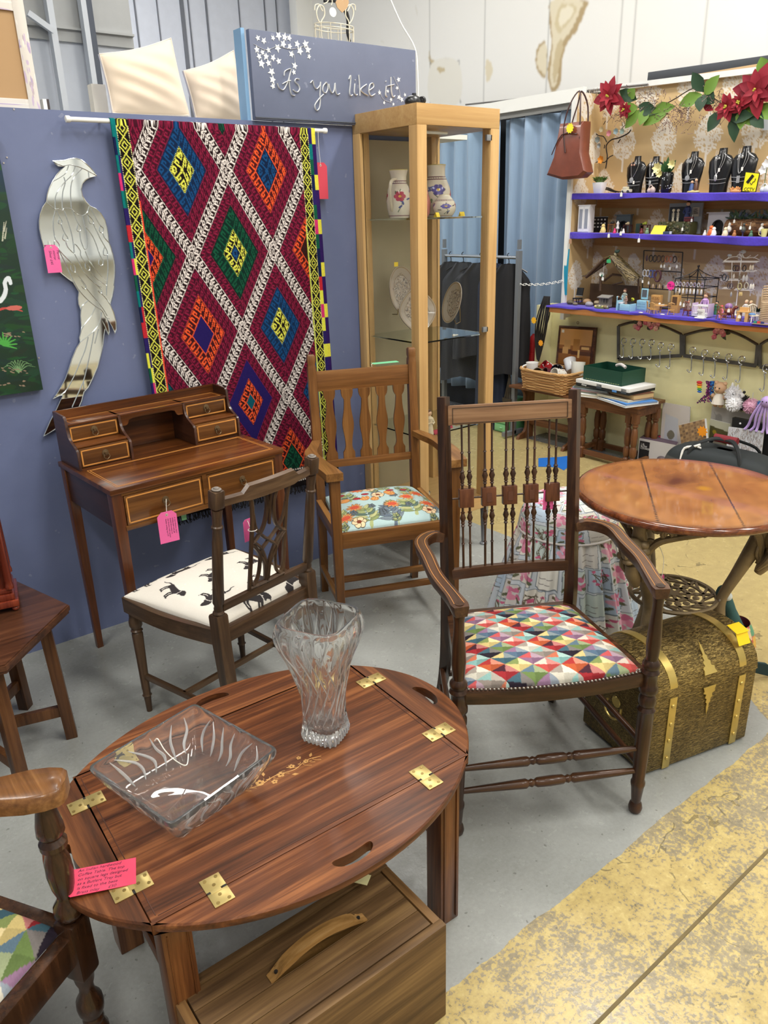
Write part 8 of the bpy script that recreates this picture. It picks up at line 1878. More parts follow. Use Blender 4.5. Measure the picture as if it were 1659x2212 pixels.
for i in range(12): z = .004+.009*i; k.tube([V((.028*math.cos(a),.034*math.sin(a),z)) for a in np.linspace(0,2*PI,16)[:-1]],.0035,5,closed=True)
for i in range(7): z = .11+.012*i; k.tube([V((.03*math.cos(a),.036*math.sin(a),z)) for a in np.linspace(-1.7,1.7,9)],.003,5)
for a in np.linspace(-1.7,1.7,9): k.tube([V((.03*math.cos(a),.036*math.sin(a),.1)),V((.034*math.cos(a),.04*math.sin(a),.20-abs(a)*.02))],.002,5)
k.build('woven_body', sm, t)
for px, lb, c_ in [(1632, 'small green toy brick near the toy desk', (40, 130, 110)), (1640, 'small red toy piece at the front right of counter', (190, 60, 50)), (1648, 'small dark blue toy piece at the front right of counter', (40, 50, 110))]:
 q = on(px, 3, 4.03, 690); k = MB(S(*c_)); k.box(q+V((0, 0, .006)), (.012, .016, .012), .4, bev=.002); small('toy_brick', lb, 'toy', k)
k = MB(S(150, 130, 110)); q = on(1645, 3, 4.02, 695); k.box(q+V((0, 0, .001)), (.03, .09, .002)); small('woven_mat', 'flat brown mat at right front of the counter', 'mat', k)
for px, lb in [(1385, 'small pale shell on the purple cloth left of toy chair'), (1432, 'silver scissors-like trinket on purple cloth before toy table')]:
 q = on(px, 3, 4.03, 668); k = MB(S(210, 206, 200)); k.ball(q+V((0, 0, .004)), .012, (.6, 1.3, .35)); small('shell', lb, 'shell', k)
# ============================================================ CURTAIN,RACK,AND THE FLOOR BELOW THE COUNTER
def curt(y0,y1,lab,seed):
 cvp = Canvas(200,20,S(142,165,190)); r = np.random.RandomState(seed); cvp.a *= r.uniform(.96,1.04,(20,200,1)); L = y0-y1
 o = painted('curtain', cvp, lambda u, v: (4.37+(.026+.012*v)*np.sin(u*L*42+seed)+.012*np.sin(u*L*17+v*2), y0-L*u, 2.10-1.93*v), vcol('curtain_cloth', .85, bump=.2, sheen=.3), solid=.002)
 tag(o, lab, 'curtain', 'blue curtains')
curt(4.195, 3.47, 'pale blue curtain between the black gap and the display stand', 1); curt(5.6, 4.195, 'pale blue curtain behind the glass cabinet, left of black gap', 3)
k = MB(); k.box((4.45, 4.3, 1.1), (.02, 1.7, 2.2)); struct(k.build('wall_curtain', plain('black_backing', S(26, 28, 34), .8)))
rk = thing('clothes_rack', 'grey square-tube metal clothes rack in front of the blue curtain', 'clothes rack', (4.0, 0, 0)); k = MB(); k.cyl((0, 4.40, 1.218), (0, 3.66, 1.218), .011); k.build('rail', plain('chrome', S(200, 204, 208), .2, metal=.9), rk)
gm = plain('rack_grey', S(128, 132, 136), .45, metal=.4)
for y in (3.67,4.40):
 k = MB(); k.box((0, y, .64), (.03, .03, 1.24)); k.box((0, y, 1.30), (.02, .02, .06)); k.build('upright', gm, rk)
 k = MB(); k.box((0, y, .03), (.20, .03, .03)); k.build('foot', gm, rk)
def garment(y,lab,c,L,wy,x=4.0,sheer=0,lime=False,mat=None):
 t = thing('hanging_garment', lab, 'garment', (x, y, 0), .62, None); zt = 1.17; k = MB(S(30, 30, 34)); k.tube([(0, 0, zt+.075), (0, .012, zt+.062), (0, 0, zt+.03), (0, 0, zt+.005)], .003, 6, smooth=3); k.tube([(0, -wy*.42, zt-.05), (0, 0, zt+.006), (0, wy*.42, zt-.05)], .006, 6, smooth=3); k.build('hanger', smg, t)
 cvp = Canvas(48,40,S(*c));
 if lime: cvp.poly([(26,0),(33,0),(26,40),(23,40)],S(176,196,96))
 def fn(u,v):
  s = np.clip(v/.09,0,1); hw = wy*(.18+.32*s+.04*v); a = 2*PI*u
  return (.035+.03*v)*np.sin(a)*(1+.3*np.sin(a*7)),hw*np.cos(a)*(1+.03*np.sin(v*9+a*5)),zt+.005-.05*s*np.abs(np.cos(a))-L*v
 painted('cloth', cvp, fn, mat or vcol('dark_cloth', .8, bump=.3), t, closed_u=True)
garment(3.76, 'long black coat hanging at the right end of clothes rack', (20, 20, 24), .72, .30); garment(4.02, 'black blouse with a lime green edge on the clothes rack behind cabinet glass', (34, 34, 38), .62, .36, lime=True, mat=vcol('satin', .35))
garment(4.20, 'dark grey skirt hanging on the clothes rack behind cabinet glass', (44, 46, 52), .80, .30); garment(4.33, 'charcoal jacket at the left end of the clothes rack', (28, 30, 36), .74, .30); garment(3.89, 'navy trousers between black coat and black blouse', (34, 44, 66), .95, .22)
k = MB()
a,b2 = gx(1121,614,4.0),gx(1222,606,4.19)
for i in range(17):
 c = a.lerp(b2,i/16)+V((0,0,-.012*math.sin(PI*i/16))); R_ = Matrix.Rotation((i % 2)*PI/2,3,(b2-a).normalized()); k.tube([c+R_ @ V((0,.013*math.cos(q),.006*math.sin(q))) for q in np.linspace(0,2*PI,11)[:-1]],.0022,5,closed=True)
small('chain', 'white plastic chain strung across the blue curtain', 'chain', k, mat=whitep)
t = thing('handbag', 'brown leather tote bag hanging at left end of the display stand', 'bag', (0, 0, 0)); HXX = 4.12
def hp(x,y,X=HXX): return gx(x,y,X)
lea = plain('brown_leather', S(120, 62, 44), .35, var=.15, bump=.3, coat=.2); P = [hp(*p) for p in [(1217, 268), (1269, 262), (1265, 330), (1275, 372), (1262, 384), (1222, 388), (1188, 378), (1203, 340)]]
c = sum(P, V())/8; k = MB(); k.rings([[V((HXX+dx, c.y+(p.y-c.y)*s, c.z+(p.z-c.z)*s)) for p in P] for dx, s in ((-.045, .88), (-.03, 1), (.03, 1), (.045, .9))]); k.build('bag_body', lea, t)
lead = plain('dark_strap', S(64, 32, 26), .4); k = MB()
for dx in (-.035,.035): k.tube([hp(1232,330)+V((dx-.014,0,0)),hp(1228,275)+V((dx-.008,0,0)),hp(1240,225)+V((dx,0,0)),hp(1254,197)+V((dx*.3,0,0)),hp(1262,230)+V((dx,0,0)),hp(1262,300)+V((dx-.008,0,0))],.0055,6,smooth=4,flat=.5)
k.tube([hp(1203, 335)+V((-.05, 0, 0)), hp(1225, 292)+V((-.05, 0, 0)), hp(1258, 290)+V((-.05, 0, 0))], .003, 6, smooth=3); k.build('strap', lead, t)
def star(px, py, X, R_, col_, lab, n=10, grp='star price labels', inner=.75):
 q = gx(px, py, X); P = [((R_ if i % 2 == 0 else R_*inner)*math.cos(i*PI/n), (R_ if i % 2 == 0 else R_*inner)*math.sin(i*PI/n)) for i in range(2*n)]; k = MB(S(*col_)); k.prism(P, .001, q, (0, -1, 0), (0, 0, 1)); small('star_label', lab, 'label', k, grp)
star(1231, 277, 4.06, .030, (240, 230, 50), 'yellow star label on the brown leather tote bag')
k = MB(S(30,140,170)); r_ = random.Random(5)
for i in range(12): d = (i-6)*.005; k.tube([hp(1226,538,4.19)+V((0,d*.5,0)),hp(1219+i*.6,575,4.18)+V((0,d,0)),hp(1217+i*.8,610,4.18)+V((0,d,0)),hp(1216+i,637,4.18)+V((0,d,0))],.0028,5,smooth=3)
small('rope_hank', 'turquoise bead rope hank hanging at left edge of the display stand', 'rope', k); swing(1232, 521, 4.17, col_=S(176, 136, 104), w_=.022, h_=.03, lab='brown card tag above the turquoise rope hank', grp='coloured tickets')
k = MB(S(24,20,20)); r_ = random.Random(9)
for i in range(16): d = (i-8)*.0075; k.tube([hp(1181,640,4.04)+V((0,d*.4,0)),hp(1170+i*.4,690,4.02)+V((r_.uniform(-.02,0),d,0)),hp(1160+i*.6,735,4.02)+V((0,d,0)),hp(1149+i*1.6,778,4.02)+V((0,d,0))],.0042,5,smooth=3)
k.tube([hp(1186, 645, 4.03), hp(1187, 680, 4.03), hp(1176, 715, 4.03)], .004, 5, smooth=4); small('belt_bundle', 'bundle of black leather belts hanging at corner of the counter', 'belts', k)
star(1153, 692, 3.98, .024, (240, 180, 30), 'amber star label upper on the black belt bundle', 8); star(1168, 741, 4.0, .022, (240, 160, 30), 'amber star label lower on the black belt bundle', 8)
k = MB(S(176, 30, 34)); q = hp(1143, 745, 4.10); k.lathe([(.03, -.06), (.034, 0), (.028, .05), (.012, .07)], V((4.15, q.y, q.z)), n=14); k.lathe([(.034, 0), (.034, q.z-.07)], V((4.15, q.y, .01)), n=14); small('fire_extinguisher', 'red cylinder mostly hidden behind the black belt bundle', 'extinguisher', k)
t = thing('marquetry_picture', 'dark framed marquetry picture of buildings against the yellow front', 'picture', (0, 0, 0)); MX = 4.215; P = [gx(*p, MX) for p in [(1208, 703), (1288, 708), (1281, 795), (1200, 790)]]
k = MB(); c = sum(P, V())/4; k.rings([[V((x_, c.y+(p.y-c.y)*s, c.z+(p.z-c.z)*s)) for p in P] for x_, s in ((MX+.015, 1), (MX-.002, 1), (MX-.008, .95), (MX-.002, .86))]); k.build('frame', wood('frame_wood', S(44, 22, 14), S(74, 40, 26), S(100, 60, 40), 'Y', 1, .3, .3), t)
cv = Canvas(100,110,S(206,150,84));
for (x,y,w_,h_,c_) in [(0,50,100,60,(150,96,46)),(16,34,20,40,(196,146,84)),(44,30,20,46,(176,122,62)),(66,48,34,18,(120,70,34)),(70,52,24,8,(226,180,110)),(0,62,40,14,(96,54,28)),(40,66,60,12,(90,50,26)),(12,56,18,20,(210,160,96)),(60,62,6,24,(230,190,120)),(4,4,8,9,(236,226,206))]: cv.poly([(x,y),(x+w_,y),(x+w_,y+h_),(x,y+h_)],S(*c_))
Q = [c+(p-c)*.87 for p in P]; painted('picture_face', cv, lambda u, v: (MX-.004+0*u, Q[0].y+(Q[1].y-Q[0].y)*u+(Q[3].y-Q[0].y)*v, Q[0].z+(Q[1].z-Q[0].z)*u+(Q[3].z-Q[0].z)*v), vcol('small_gloss'), t)
k = MB(S(90, 80, 50)); q = gx(1248, 700, MX); k.tube([q+V((0, .008*math.cos(a), .008+.008*math.sin(a))) for a in np.linspace(0, 2*PI, 12)[:-1]], .002, 5, closed=True); k.build('hanging_ring', sm, t)
ok3 = wood('table_oak_z', S(70, 40, 22), S(104, 66, 38), S(134, 90, 54), 'Z', 1, .4, .1); ok4 = wood('table_oak_y', S(74, 44, 24), S(112, 72, 42), S(144, 98, 60), 'Y', 1, .4, .1)
t = thing('trestle_table', 'low dark oak trestle table carrying the wicker basket of mugs', 'side table', (4.075, 3.39, 0)); k = MB(); k.box((0, 0, .372), (.27, .56, .018), bev=.003); k.build('table_top', ok4, t)
for s in (-1,1):
 k = MB(); P = [(-.12, 0), (-.10, .03), (-.05, .05), (-.035, .12), (-.07, .22), (-.06, .31), (-.10, .362), (.10, .362), (.06, .31), (.07, .22), (.035, .12), (.05, .05), (.10, .03), (.12, 0)]; k.prism(smooth2(P[:7], 4)+smooth2(P[7:], 4), .022, (0, s*.20, 0), (1, 0, 0), (0, 0, 1)); k.build('trestle_end', ok3, t)
k = MB(); k.box((0, 0, .12), (.02, .40, .05), bev=.002); k.build('stretcher', ok4, t)
t = thing('nest_table', 'dark oak side table with turned legs, piled with books and boxes', 'side table', (4.06, 2.86, 0)); k = MB(); k.box((0, 0, .397), (.27, .50, .02), bev=.004); k.box((0, 0, .36), (.24, .46, .055)); k.build('table_top', ok4, t)
lp = [(.021,.065),(.014,.075),(.021,.09),(.022,.13),(.014,.145),(.019,.16),(.022,.20),(.018,.25),(.012,.262),(.019,.275),(.016,.285),(.02,.30)]
for sx in (-1,1):
 for sy in (-1,1):
  for d in ((0,-.045) if True else (0,)):
   k = MB(); c = V((sx*.105, sy*.215+sy*d, 0)); k.box(c+V((0, 0, .033)), (.038, .038, .066), bev=.002); k.lathe(lp, c, n=12); k.box(c+V((0, 0, .32)), (.036, .036, .06)); k.build('turned_leg', ok3, t)
k = MB(); [k.box((sx*.105, 0, .04), (.02, .36, .03)) for sx in (-1, 1)]; [k.box((0, sy*.215, .04), (.18, .02, .03)) for sy in (-1, 1)]; k.build('stretcher_frame', ok4, t)
t = thing('wicker_basket', 'honey wicker basket full of mugs on the low trestle table', 'basket', (4.03, 3.36, .382), 0); k = MB(S(186, 138, 84)); W3, D3, H3 = .36, .22, .13
def bring(z,e,n=60): return [V(((D3/2+e+z*.12)*math.copysign(abs(math.cos(a))**.35,math.cos(a)),(W3/2+e+z*.15)*math.copysign(abs(math.sin(a))**.35,math.sin(a)),z)) for a in [2*PI*i/n for i in range(n)]]
for j3 in range(15):
 z = .006+H3*j3/15; R_ = bring(z,0); k.col = S(*[(192,146,92),(172,124,74),(206,162,106)][j3 % 3]); k.tube([p+(p-V((0,0,z))).normalized()*(.0045 if (i//3+j3) % 2 else -.002) for i,p in enumerate(R_)],.0048,5,closed=True)
R_ = bring(H3+.004, .004); k.tube([p+V((0, 0, .004*math.sin(i*1.4))) for i, p in enumerate(R_)], .007, 6, closed=True); k.tube([p+V((0, 0, -.004*math.sin(i*1.4))) for i, p in enumerate(R_)], .006, 6, closed=True); k.box((0, 0, .004), (D3-.01, W3-.01, .006)); k.build('woven_side', sm, t)
def mug(x,y,z,lab,c,tilt,rz,spots=None,s=1.0):
 t = thing('mug', lab, 'mug', (x, y, z), 0, 'mugs in the wicker basket'); R_ = Matrix.Rotation(rz, 3, 'Z') @ Matrix.Rotation(tilt, 3, 'Y'); t.rotation_euler = R_.to_euler(); k = MB(S(*c)); k.lathe([(.001, 0), (.030*s, 0), (.036*s, .01), (.040*s, .07*s), (.042*s, .085*s), (.038*s, .085*s), (.034*s, .02), (.001, .015)], n=22, cap=False); k.tube([(.038*s, 0, .07*s), (.062*s, 0, .06*s), (.062*s, 0, .032*s), (.036*s, 0, .02*s)], .005, 7, smooth=4)
 if spots:
  r = random.Random(2); k.col = S(*spots)
  for i in range(26): a = r.uniform(0,6.28); zz_ = r.uniform(.01,.075); k.ball((.0385*s*math.cos(a),.0385*s*math.sin(a),zz_),.005,(1,1,.8),6,4)
 k.build('mug_body', smg, t)
z0 = .382+.05
mug(3.98, 3.50, z0+.035, 'white mug standing upright at left end of wicker basket', (236, 234, 230), 0, 2.5); mug(4.10, 3.42, z0+.05, 'red mug lying tilted near the back of wicker basket', (150, 30, 36), 1.0, 2.6, (236, 236, 236)); mug(4.06, 3.33, z0+.06, 'black mug with white spots in middle of the wicker basket', (28, 30, 44), 1.2, 3.6, (226, 226, 226)); mug(4.11, 3.27, z0+.075, 'plain white mug lying on top at back of the basket', (230, 232, 236), .7, 1.0)
mug(4.0, 3.41, z0+.05, 'brown stoneware mug lying on its side at basket front', (110, 96, 74), 1.4, 3.3); mug(4.0, 3.31, z0+.05, 'purple-brown glass mug at the front of wicker basket', (84, 44, 50), 1.3, 2.7); mug(4.0, 3.24, z0+.062, 'white patterned mug lying on its side at right front of basket', (224, 222, 214), 1.35, 2.9, (206, 190, 176)); mug(4.07, 3.19, z0+.055, 'white bowl-like mug at right end of the wicker basket', (222, 222, 212), .2, .5, s=1.1)
def slabk(lab, x, y, z, sx, sy, sz, rz, c, nm='book', grp='books and magazines on the oak table', page=None):
 t = thing(nm, lab, nm.replace('_', ' '), (x, y, z), rz, grp); k = MB(S(*c)); k.box((0, 0, sz-.001), (sx, sy, .002)); k.box((0, 0, .001), (sx, sy, .002)); k.build('cover', sm, t); k = MB(S(*(page or (222, 216, 200)))); k.box((.002, 0, sz/2), (sx-.006, sy-.006, sz-.004)); k.build('pages', sm, t); return t
z = .408
for (lab, x, y, sx, sy, sz, rz, c, pg) in [('large white hardback at bottom left of the oak table pile', 4.02, 2.97, .22, .30, .018, .25, (226, 226, 222), None), ('clear-sleeved white pad at bottom right of oak table pile', 3.99, 2.74, .24, .28, .012, -.30, (214, 216, 214), (236, 236, 236)), ]:
 slabk(lab,x,y,z,sx,sy,sz,rz,c,page=pg)
slabk('bright blue magazine above the clear-sleeved pad', 3.99, 2.73, z+.0125, .22, .26, .008, -.34, (70, 130, 200)); slabk('cream magazine above the bright blue one', 4.0, 2.77, z+.021, .21, .26, .010, -.15, (214, 206, 180)); slabk('grey and green magazine on the large white hardback', 4.03, 2.99, z+.019, .20, .28, .008, .12, (130, 140, 120)); slabk('pink covered magazine in the left pile', 4.03, 3.0, z+.0275, .20, .26, .010, .18, (186, 120, 130)); slabk('pale blue magazine in the left pile', 4.03, 2.99, z+.038, .20, .25, .010, .1, (150, 180, 200)); slabk('dark green covered magazine at top of the left pile', 4.03, 2.99, z+.0485, .19, .24, .010, .2, (60, 76, 66))
slabk('thick tan-paged book under right end of the puzzle box', 4.02, 2.74, z+.0315, .16, .22, .030, -.22, (110, 70, 50), page=(206, 172, 120))
t = thing('puzzle_box', 'white and black jigsaw puzzle box beneath the green box', 'puzzle box', (4.02, 2.86, z+.0622), -.08); k = MB(S(228, 228, 226)); k.box((0, 0, .028), (.24, .42, .022), bev=.001); k.build('box_lid', sm, t); k = MB(S(26, 28, 30)); k.box((0, 0, .009), (.236, .416, .018)); k.build('box_base', sm, t)
k = MB(S(60, 70, 80)); [k.box((-.1195, y, .020), (.001, .04, .026)) for y in (.02, -.17)]; k.col = S(80, 140, 210); k.box((-.1195, -.10, .010), (.001, .034, .012)); k.build('printed_panel', sm, t); text_mesh('Abbey', .016, V((-.1215, .16, .006)), (0, -1, 0), (0, 0, 1), whitep, 'lettering', t)
t = thing('green_box', 'open dark green cardboard box on top of the puzzle box', 'box', (4.03, 2.88, z+.1022), -.08); k = MB(S(18, 66, 50)); A_, B_, H4 = .21, .30, .085
for s in (-1,1): k.box((s*A_/2,0,H4/2),(.004,B_,H4)); k.box((0,s*B_/2,H4/2),(A_,.004,H4))
k.box((0, 0, .002), (A_, B_, .004)); k.build('box_wall', sm, t); k = MB(S(150, 160, 110)); [k.box((-A_/2-.0025, -.13+.018*i, .008), (.001, .012, .003)) for i in range(15)]; k.build('gold_print', sm, t)
k = MB(S(206, 200, 196)); k.tube([(4.03, 2.80, .60), (4.04, 2.84, .612), (4.05, 2.88, .60)], .010, 8, smooth=3); small('paper_roll', 'white crumpled wrapping inside the open green box', 'paper', k)
GXX = 4.225
def gate(P,lab):
 """P: left bottom, left top, apex, right top, right bottom in the picture"""
 t = thing('metal_gate', lab, 'metal frame', (0, 0, 0), 0, 'arched metal frames on the yellow front'); q = [gx(*p, GXX) for p in P]; m_ = plain('gate_steel', S(98, 96, 92), .5, metal=.5, var=.3)
 for e_, f_ in ((q[0], q[1]), (q[4], q[3])): k = MB(); k.bar(e_, f_, .018, .010, up=(1, 0, 0)); k.build('side_bar', m_, t)
 k = MB(); ar = smooth2([tuple(q[1]), tuple(q[1].lerp(q[2], .5)+V((0, 0, .012))), tuple(q[2]), tuple(q[2].lerp(q[3], .5)+V((0, 0, .012))), tuple(q[3])], 5); k.tube([V(p) for p in ar], .008, 4); k.build('arched_bar', m_, t)
 k = MB(); k.bar(q[0], q[4], .010, .020, up=(0, 0, 1)); k.build('bottom_bar', m_, t)
gate([(1336, 776), (1336, 704), (1395, 697), (1472, 722), (1472, 768)], 'leftmost arched grey metal frame with six hooks, partly behind the green box'); gate([(1477, 768), (1478, 724), (1560, 712), (1637, 745), (1633, 790)], 'middle arched grey metal frame with five hooks'); gate([(1642, 792), (1642, 745), (1672, 735), (1720, 750), (1720, 810)], 'rightmost arched grey metal frame cut by the picture edge')
def bunch(px,py,lab,seed,wd):
 t = thing('flower_bunch', lab, 'artificial flowers', (0, 0, 0), 0, 'pink flower bunches'); r = random.Random(seed); k = MB()
 for i in range(11):
  c = gx(px+r.uniform(-wd,wd),py+r.uniform(-9,9),GXX-.03-.02*r.random()); c0 = [(244,176,184),(248,206,196),(236,144,166),(244,188,188)][r.randint(0,3)]
  for j3 in range(6): a = j3*1.05+r.random(); k.leaf(c,c+V((-.012,.02*math.cos(a),.02*math.sin(a))),.022,up=(-1,0,0),sag=-.25,col=S(*c0))
  k.col = S(*c0); k.ball(c+V((-.005,0,0)),.009,n=7,m=5)
 k.build('petals', sm, t); k = MB()
 for i in range(6): c = gx(px+r.uniform(-wd,wd),py+r.uniform(-4,4),GXX-.02); k.leaf(c,c+V((-.01,r.uniform(-.05,.05),r.uniform(-.045,.04))),.026,up=(-1,0,0),col=S(76,84,62))
 k.build('leaves', sm, t)
bunch(1402, 702, 'pink artificial flower bunch on the left arched metal frame', 1, 28); bunch(1562, 719, 'pink artificial flower bunch on the middle arched metal frame', 4, 20)
chrome = plain('chrome', S(200, 204, 208), .2, metal=.9)
def hook(px,py,lab,L=.115,X=GXX-.022):
 q = gx(px,py,X); k = MB(); sp4 = [q+V((0,(.028-.0019*i)*math.cos(-PI*.5+i*.62),(.028-.0019*i)*math.sin(-PI*.5+i*.62))) for i in range(12)][::-1]
 k.tube(sp4+[q+V((0, .010, -.035)), q+V((0, .004, -.055)), q+V((0, 0, -L)), q+V((-.008, .004, -L-.012)), q+V((-.016, .012, -L-.004))], .0034, 6, smooth=3); k.ball(q+V((-.016, .013, -L)), .006); small('spiral_hook', lab, 'hook', k, 'silver spiral hooks', chrome); return q+V((-.014, .010, -L-.012))
for i, x in enumerate((1349, 1369, 1389, 1409)): hook(x, 737+i*1.2, 'silver spiral hook rising just behind the green box', .09)
hook(1429, 747, 'silver spiral hook left of the last one on the left metal frame'); hook(1451, 750, 'silver spiral hook at right end of the left metal frame')
hs_ = [hook(x, y, l) for x, y, l in [(1498, 757, 'silver spiral hook at left of the middle frame, holding nothing'), (1524, 763, 'silver spiral hook holding the rainbow and sequin keyrings'), (1549, 768, 'silver spiral hook holding the sequin keyring'), (1576, 772, 'silver spiral hook holding the teddy keyring'), (1604, 777, 'silver spiral hook holding the white and panda pompoms'), (1657, 795, 'silver spiral hook holding the pink pompom at right edge')]]
def pom(px, py, X, R_, c, lab, nm='pompom_keyring', extra=None, n=420):
 R_ *= 1.35; q = gx(px,py,X); k = MB(S(*c)); k.ball(q,R_*.82,n=10,m=8); r = random.Random(int(px))
 for i in range(n):
  d = V((r.gauss(0,1),r.gauss(0,1),r.gauss(0,1))).normalized(); j3 = r.uniform(.9,1.1); k.col = tuple(min(1,x_*j3) for x_ in S(*c)); k.tube([q+d*R_*.75,q+d*R_*r.uniform(.95,1.08)],[.0022,.0008],3,cap=False)
 if extra: extra(k,q)
 k.col = S(200, 200, 200); k.tube([q+V((0, 0, R_*.8)), q+V((0, 0, R_+.03))], .0016, 5); return small(nm, lab, 'keyring', k, 'keyrings on the silver hooks')
def bun(k,q): k.col = S(230,230,232); k.ball(q+V((0,.012,.045)),.010,(.6,.7,2.2)); k.ball(q+V((0,-.02,.045)),.008,(.6,.7,1.8)); k.col = S(30,30,34); k.tube([q+V((-.034,-.012,.012)),q+V((-.034,-.02,.004))],.002,5)
pom(1584, 852, 4.15, .036, (226, 226, 230), 'white fluffy bunny pompom, upper of the two white ones', extra=bun); pom(1586, 872, 4.12, .034, (232, 232, 234), 'white fluffy pompom hanging in front of the bunny');
def pan(k,q): k.col = S(236,236,236); k.ball(q+V((-.008,.012,.04)),.022,(1,1.1,1)); k.col = S(24,24,26); k.ball(q+V((-.008,-.008,.062)),.008); k.ball(q+V((-.028,.004,.044)),.006)
pom(1603, 870, 4.18, .036, (22, 22, 26), 'black and white panda pompom behind the white ones', extra=pan); pom(1623, 877, 4.15, .033, (226, 176, 200), 'pale pink pompom right of the panda pompom'); pom(1641, 880, 4.17, .028, (40, 130, 200), 'bright blue pompom between pink pompom and lilac octopus')
k = MB()
for i,c_ in enumerate([(214,50,60),(236,120,40),(240,210,50),(70,170,90),(60,110,200)]): q = gx(1511,826+i*5,4.15); k.col = S(*c_); k.ball(q,.018-.001*i,(.6,1,.5),10,6)
small('rainbow_keyring', 'small rainbow striped keyring, leftmost of the hanging ones', 'keyring', k, 'keyrings on the silver hooks')
t = thing('sequin_keyring', 'sequin keyring in purple and blue shaped like a tail', 'keyring', (0, 0, 0), 0, 'keyrings on the silver hooks'); k = MB(); r_ = random.Random(1)
for i in range(300):
 u = r_.random(); w_ = 7+abs(u-.25)*6+(u > .6)*(u-.6)*46; x = 1534+r_.uniform(-1,1)*w_; y = 824+u*44+(abs(x-1534)*.1 if u > .6 else 0); p_ = gx(x,y,4.15+r_.uniform(-.008,.008)); k.col = S(*[(110,30,90),(160,60,130),(60,30,80)][r_.randint(0,2)] if x < 1533 else [(30,100,190),(60,150,220),(30,50,130),(120,90,50)][r_.randint(0,3)]); k.ball(p_,.0048,(.3,1,1),6,4)
k.build('sequins', smg, t)
def critter(px,py,X,lab,hc,bc,s,octo=False):
 q = gx(px,py,X); k = MB(S(*hc)); k.ball(q,.022*s,(1,1.1,1.05))
 if octo:
  for i in range(7): a = (i-3)*.012*s; k.tube([q+V((0,a*.6,-.01)),q+V((-.006,a*1.3,-.06*s)),q+V((0,a*1.6+.004*(-1)**i,-.105*s)),q+V((-.006,a*2.0,-.125*s))],.0055*s,7,smooth=4)
 else: [k.ball(q+V((0,d*.017*s,.018*s)),.008*s) for d in (-1,1)]; k.ball(q+V((-.02*s,0,-.004)),.008*s); k.col = S(*bc); k.lathe([(.026*s,-.06*s),(.020*s,-.035*s),(.010*s,-.018*s)],q,n=14); k.col = S(*hc); [k.ball(q+V((0,d*.024*s,-.032*s)),.009*s) for d in (-1,1)]; [k.ball(q+V((0,d*.011*s,-.066*s)),.009*s) for d in (-1,1)]
 k.col = S(30, 26, 26); [k.ball(q+V((-.021*s, d*.008*s, .004)), .0028*s, n=6, m=4) for d in (-1, 1)]; small('plush_keyring', lab, 'keyring', k, 'keyrings on the silver hooks')
critter(1556, 838, 4.15, 'small teddy keyring in a cream dress', (206, 166, 130), (222, 214, 200), 1.5); critter(1657, 868, 4.08, 'lilac octopus soft toy hanging at the right edge', (176, 150, 206), (0, 0, 0), 1.35, True)
def leaner(nm,lab,P,X0,cvf,th=.006,lean=0,mat=None,grp=None,cat=None):
 t = thing(nm, lab, cat or nm.replace('_', ' '), (0, 0, 0), 0, grp); q = [gx(*p, X0+(lean if i < 2 else 0)) for i, p in enumerate(P)]; k = MB(S(200)); k.rings([[p+V((.001, 0, 0)) for p in q], [p+V((th, 0, 0)) for p in q]]); k.build('backing', sm, t)
 painted('face', cvf, lambda u, v: tuple(q[0][i]*(1-u)*(1-v)+q[1][i]*u*(1-v)+q[2][i]*u*v+q[3][i]*(1-u)*v for i in range(3)), mat or sm, t); return t
cv = Canvas(60, 60, S(206, 200, 196)); cv.poly([(8, 14), (36, 18), (36, 50), (8, 46)], S(190, 194, 204)); cv.ell(22, 40, 8, 6, 0, S(120, 116, 100)); leaner('mounted_print', 'grey mounted print leaning right of the oak table legs', [(1432, 869), (1491, 879), (1486, 975), (1425, 970)], 4.20, cv)
cv = Canvas(80, 40, S(186, 182, 174)); cv.curve([(4, 6), (30, 30), (50, 34)], 1, S(150, 146, 140)); cv.ell(12, 12, 5, 5, 0, S(160, 156, 150)); leaner('white_folder', 'grey-white marbled folder leaning behind the black luggage bag', [(1538, 876), (1659, 902), (1655, 985), (1530, 960)], 4.21, cv)
cv = Canvas(50, 30, S(176, 174, 150)); cv.poly([(2, 10), (48, 12), (48, 30), (2, 30)], S(74, 70, 36)); cv.ell(14, 18, 5, 3, 0, S(140, 120, 30)); leaner('greeting_card', 'olive card with pale top leaning beside the basket weave mat', [(1534, 905), (1578, 916), (1572, 962), (1530, 945)], 4.14, cv)
t = thing('black_case', 'flat black case leaning behind black luggage bag', 'case', (0, 0, 0)); P = [gx(*p, 4.12) for p in [(1582, 902), (1662, 918), (1664, 1000), (1575, 990)]]; k = MB(S(26, 26, 28)); k.rings([P, [p+V((.03, 0, 0)) for p in P]]); k.build('case_shell', sm, t); k = MB(S(226, 226, 226)); k.ball(gx(1599, 915, 4.119), .006); k.build('round_sticker', sm, t)
cv = Canvas(90,60,S(206,206,210)); r = np.random.RandomState(3)
for i in range(300): x,y = r.uniform(2,88),r.uniform(4,58); cv.line([(x,y),(x+r.uniform(-3,3),y-r.uniform(2,8))],1,S(*[(150,140,136),(120,110,108),(186,176,170),(170,150,140)][r.randint(4)]))
leaner('landscape_print', 'black-edged print of pale trees behind black luggage bag', [(1574, 922), (1650, 932), (1644, 985), (1568, 975)], 4.08, cv)
cv = Canvas(90,110,S(130,104,70));
for j3 in range(11):
 for i in range(9): c_ = [(150,120,80),(112,86,58),(132,106,74),(92,70,50)][(i*3+j3*5+i*j3) % 4]; cv.poly([(i*10+.6,j3*10+.6),(i*10+9.4,j3*10+.6),(i*10+9.4,j3*10+9.4),(i*10+.6,j3*10+9.4)],S(*c_))
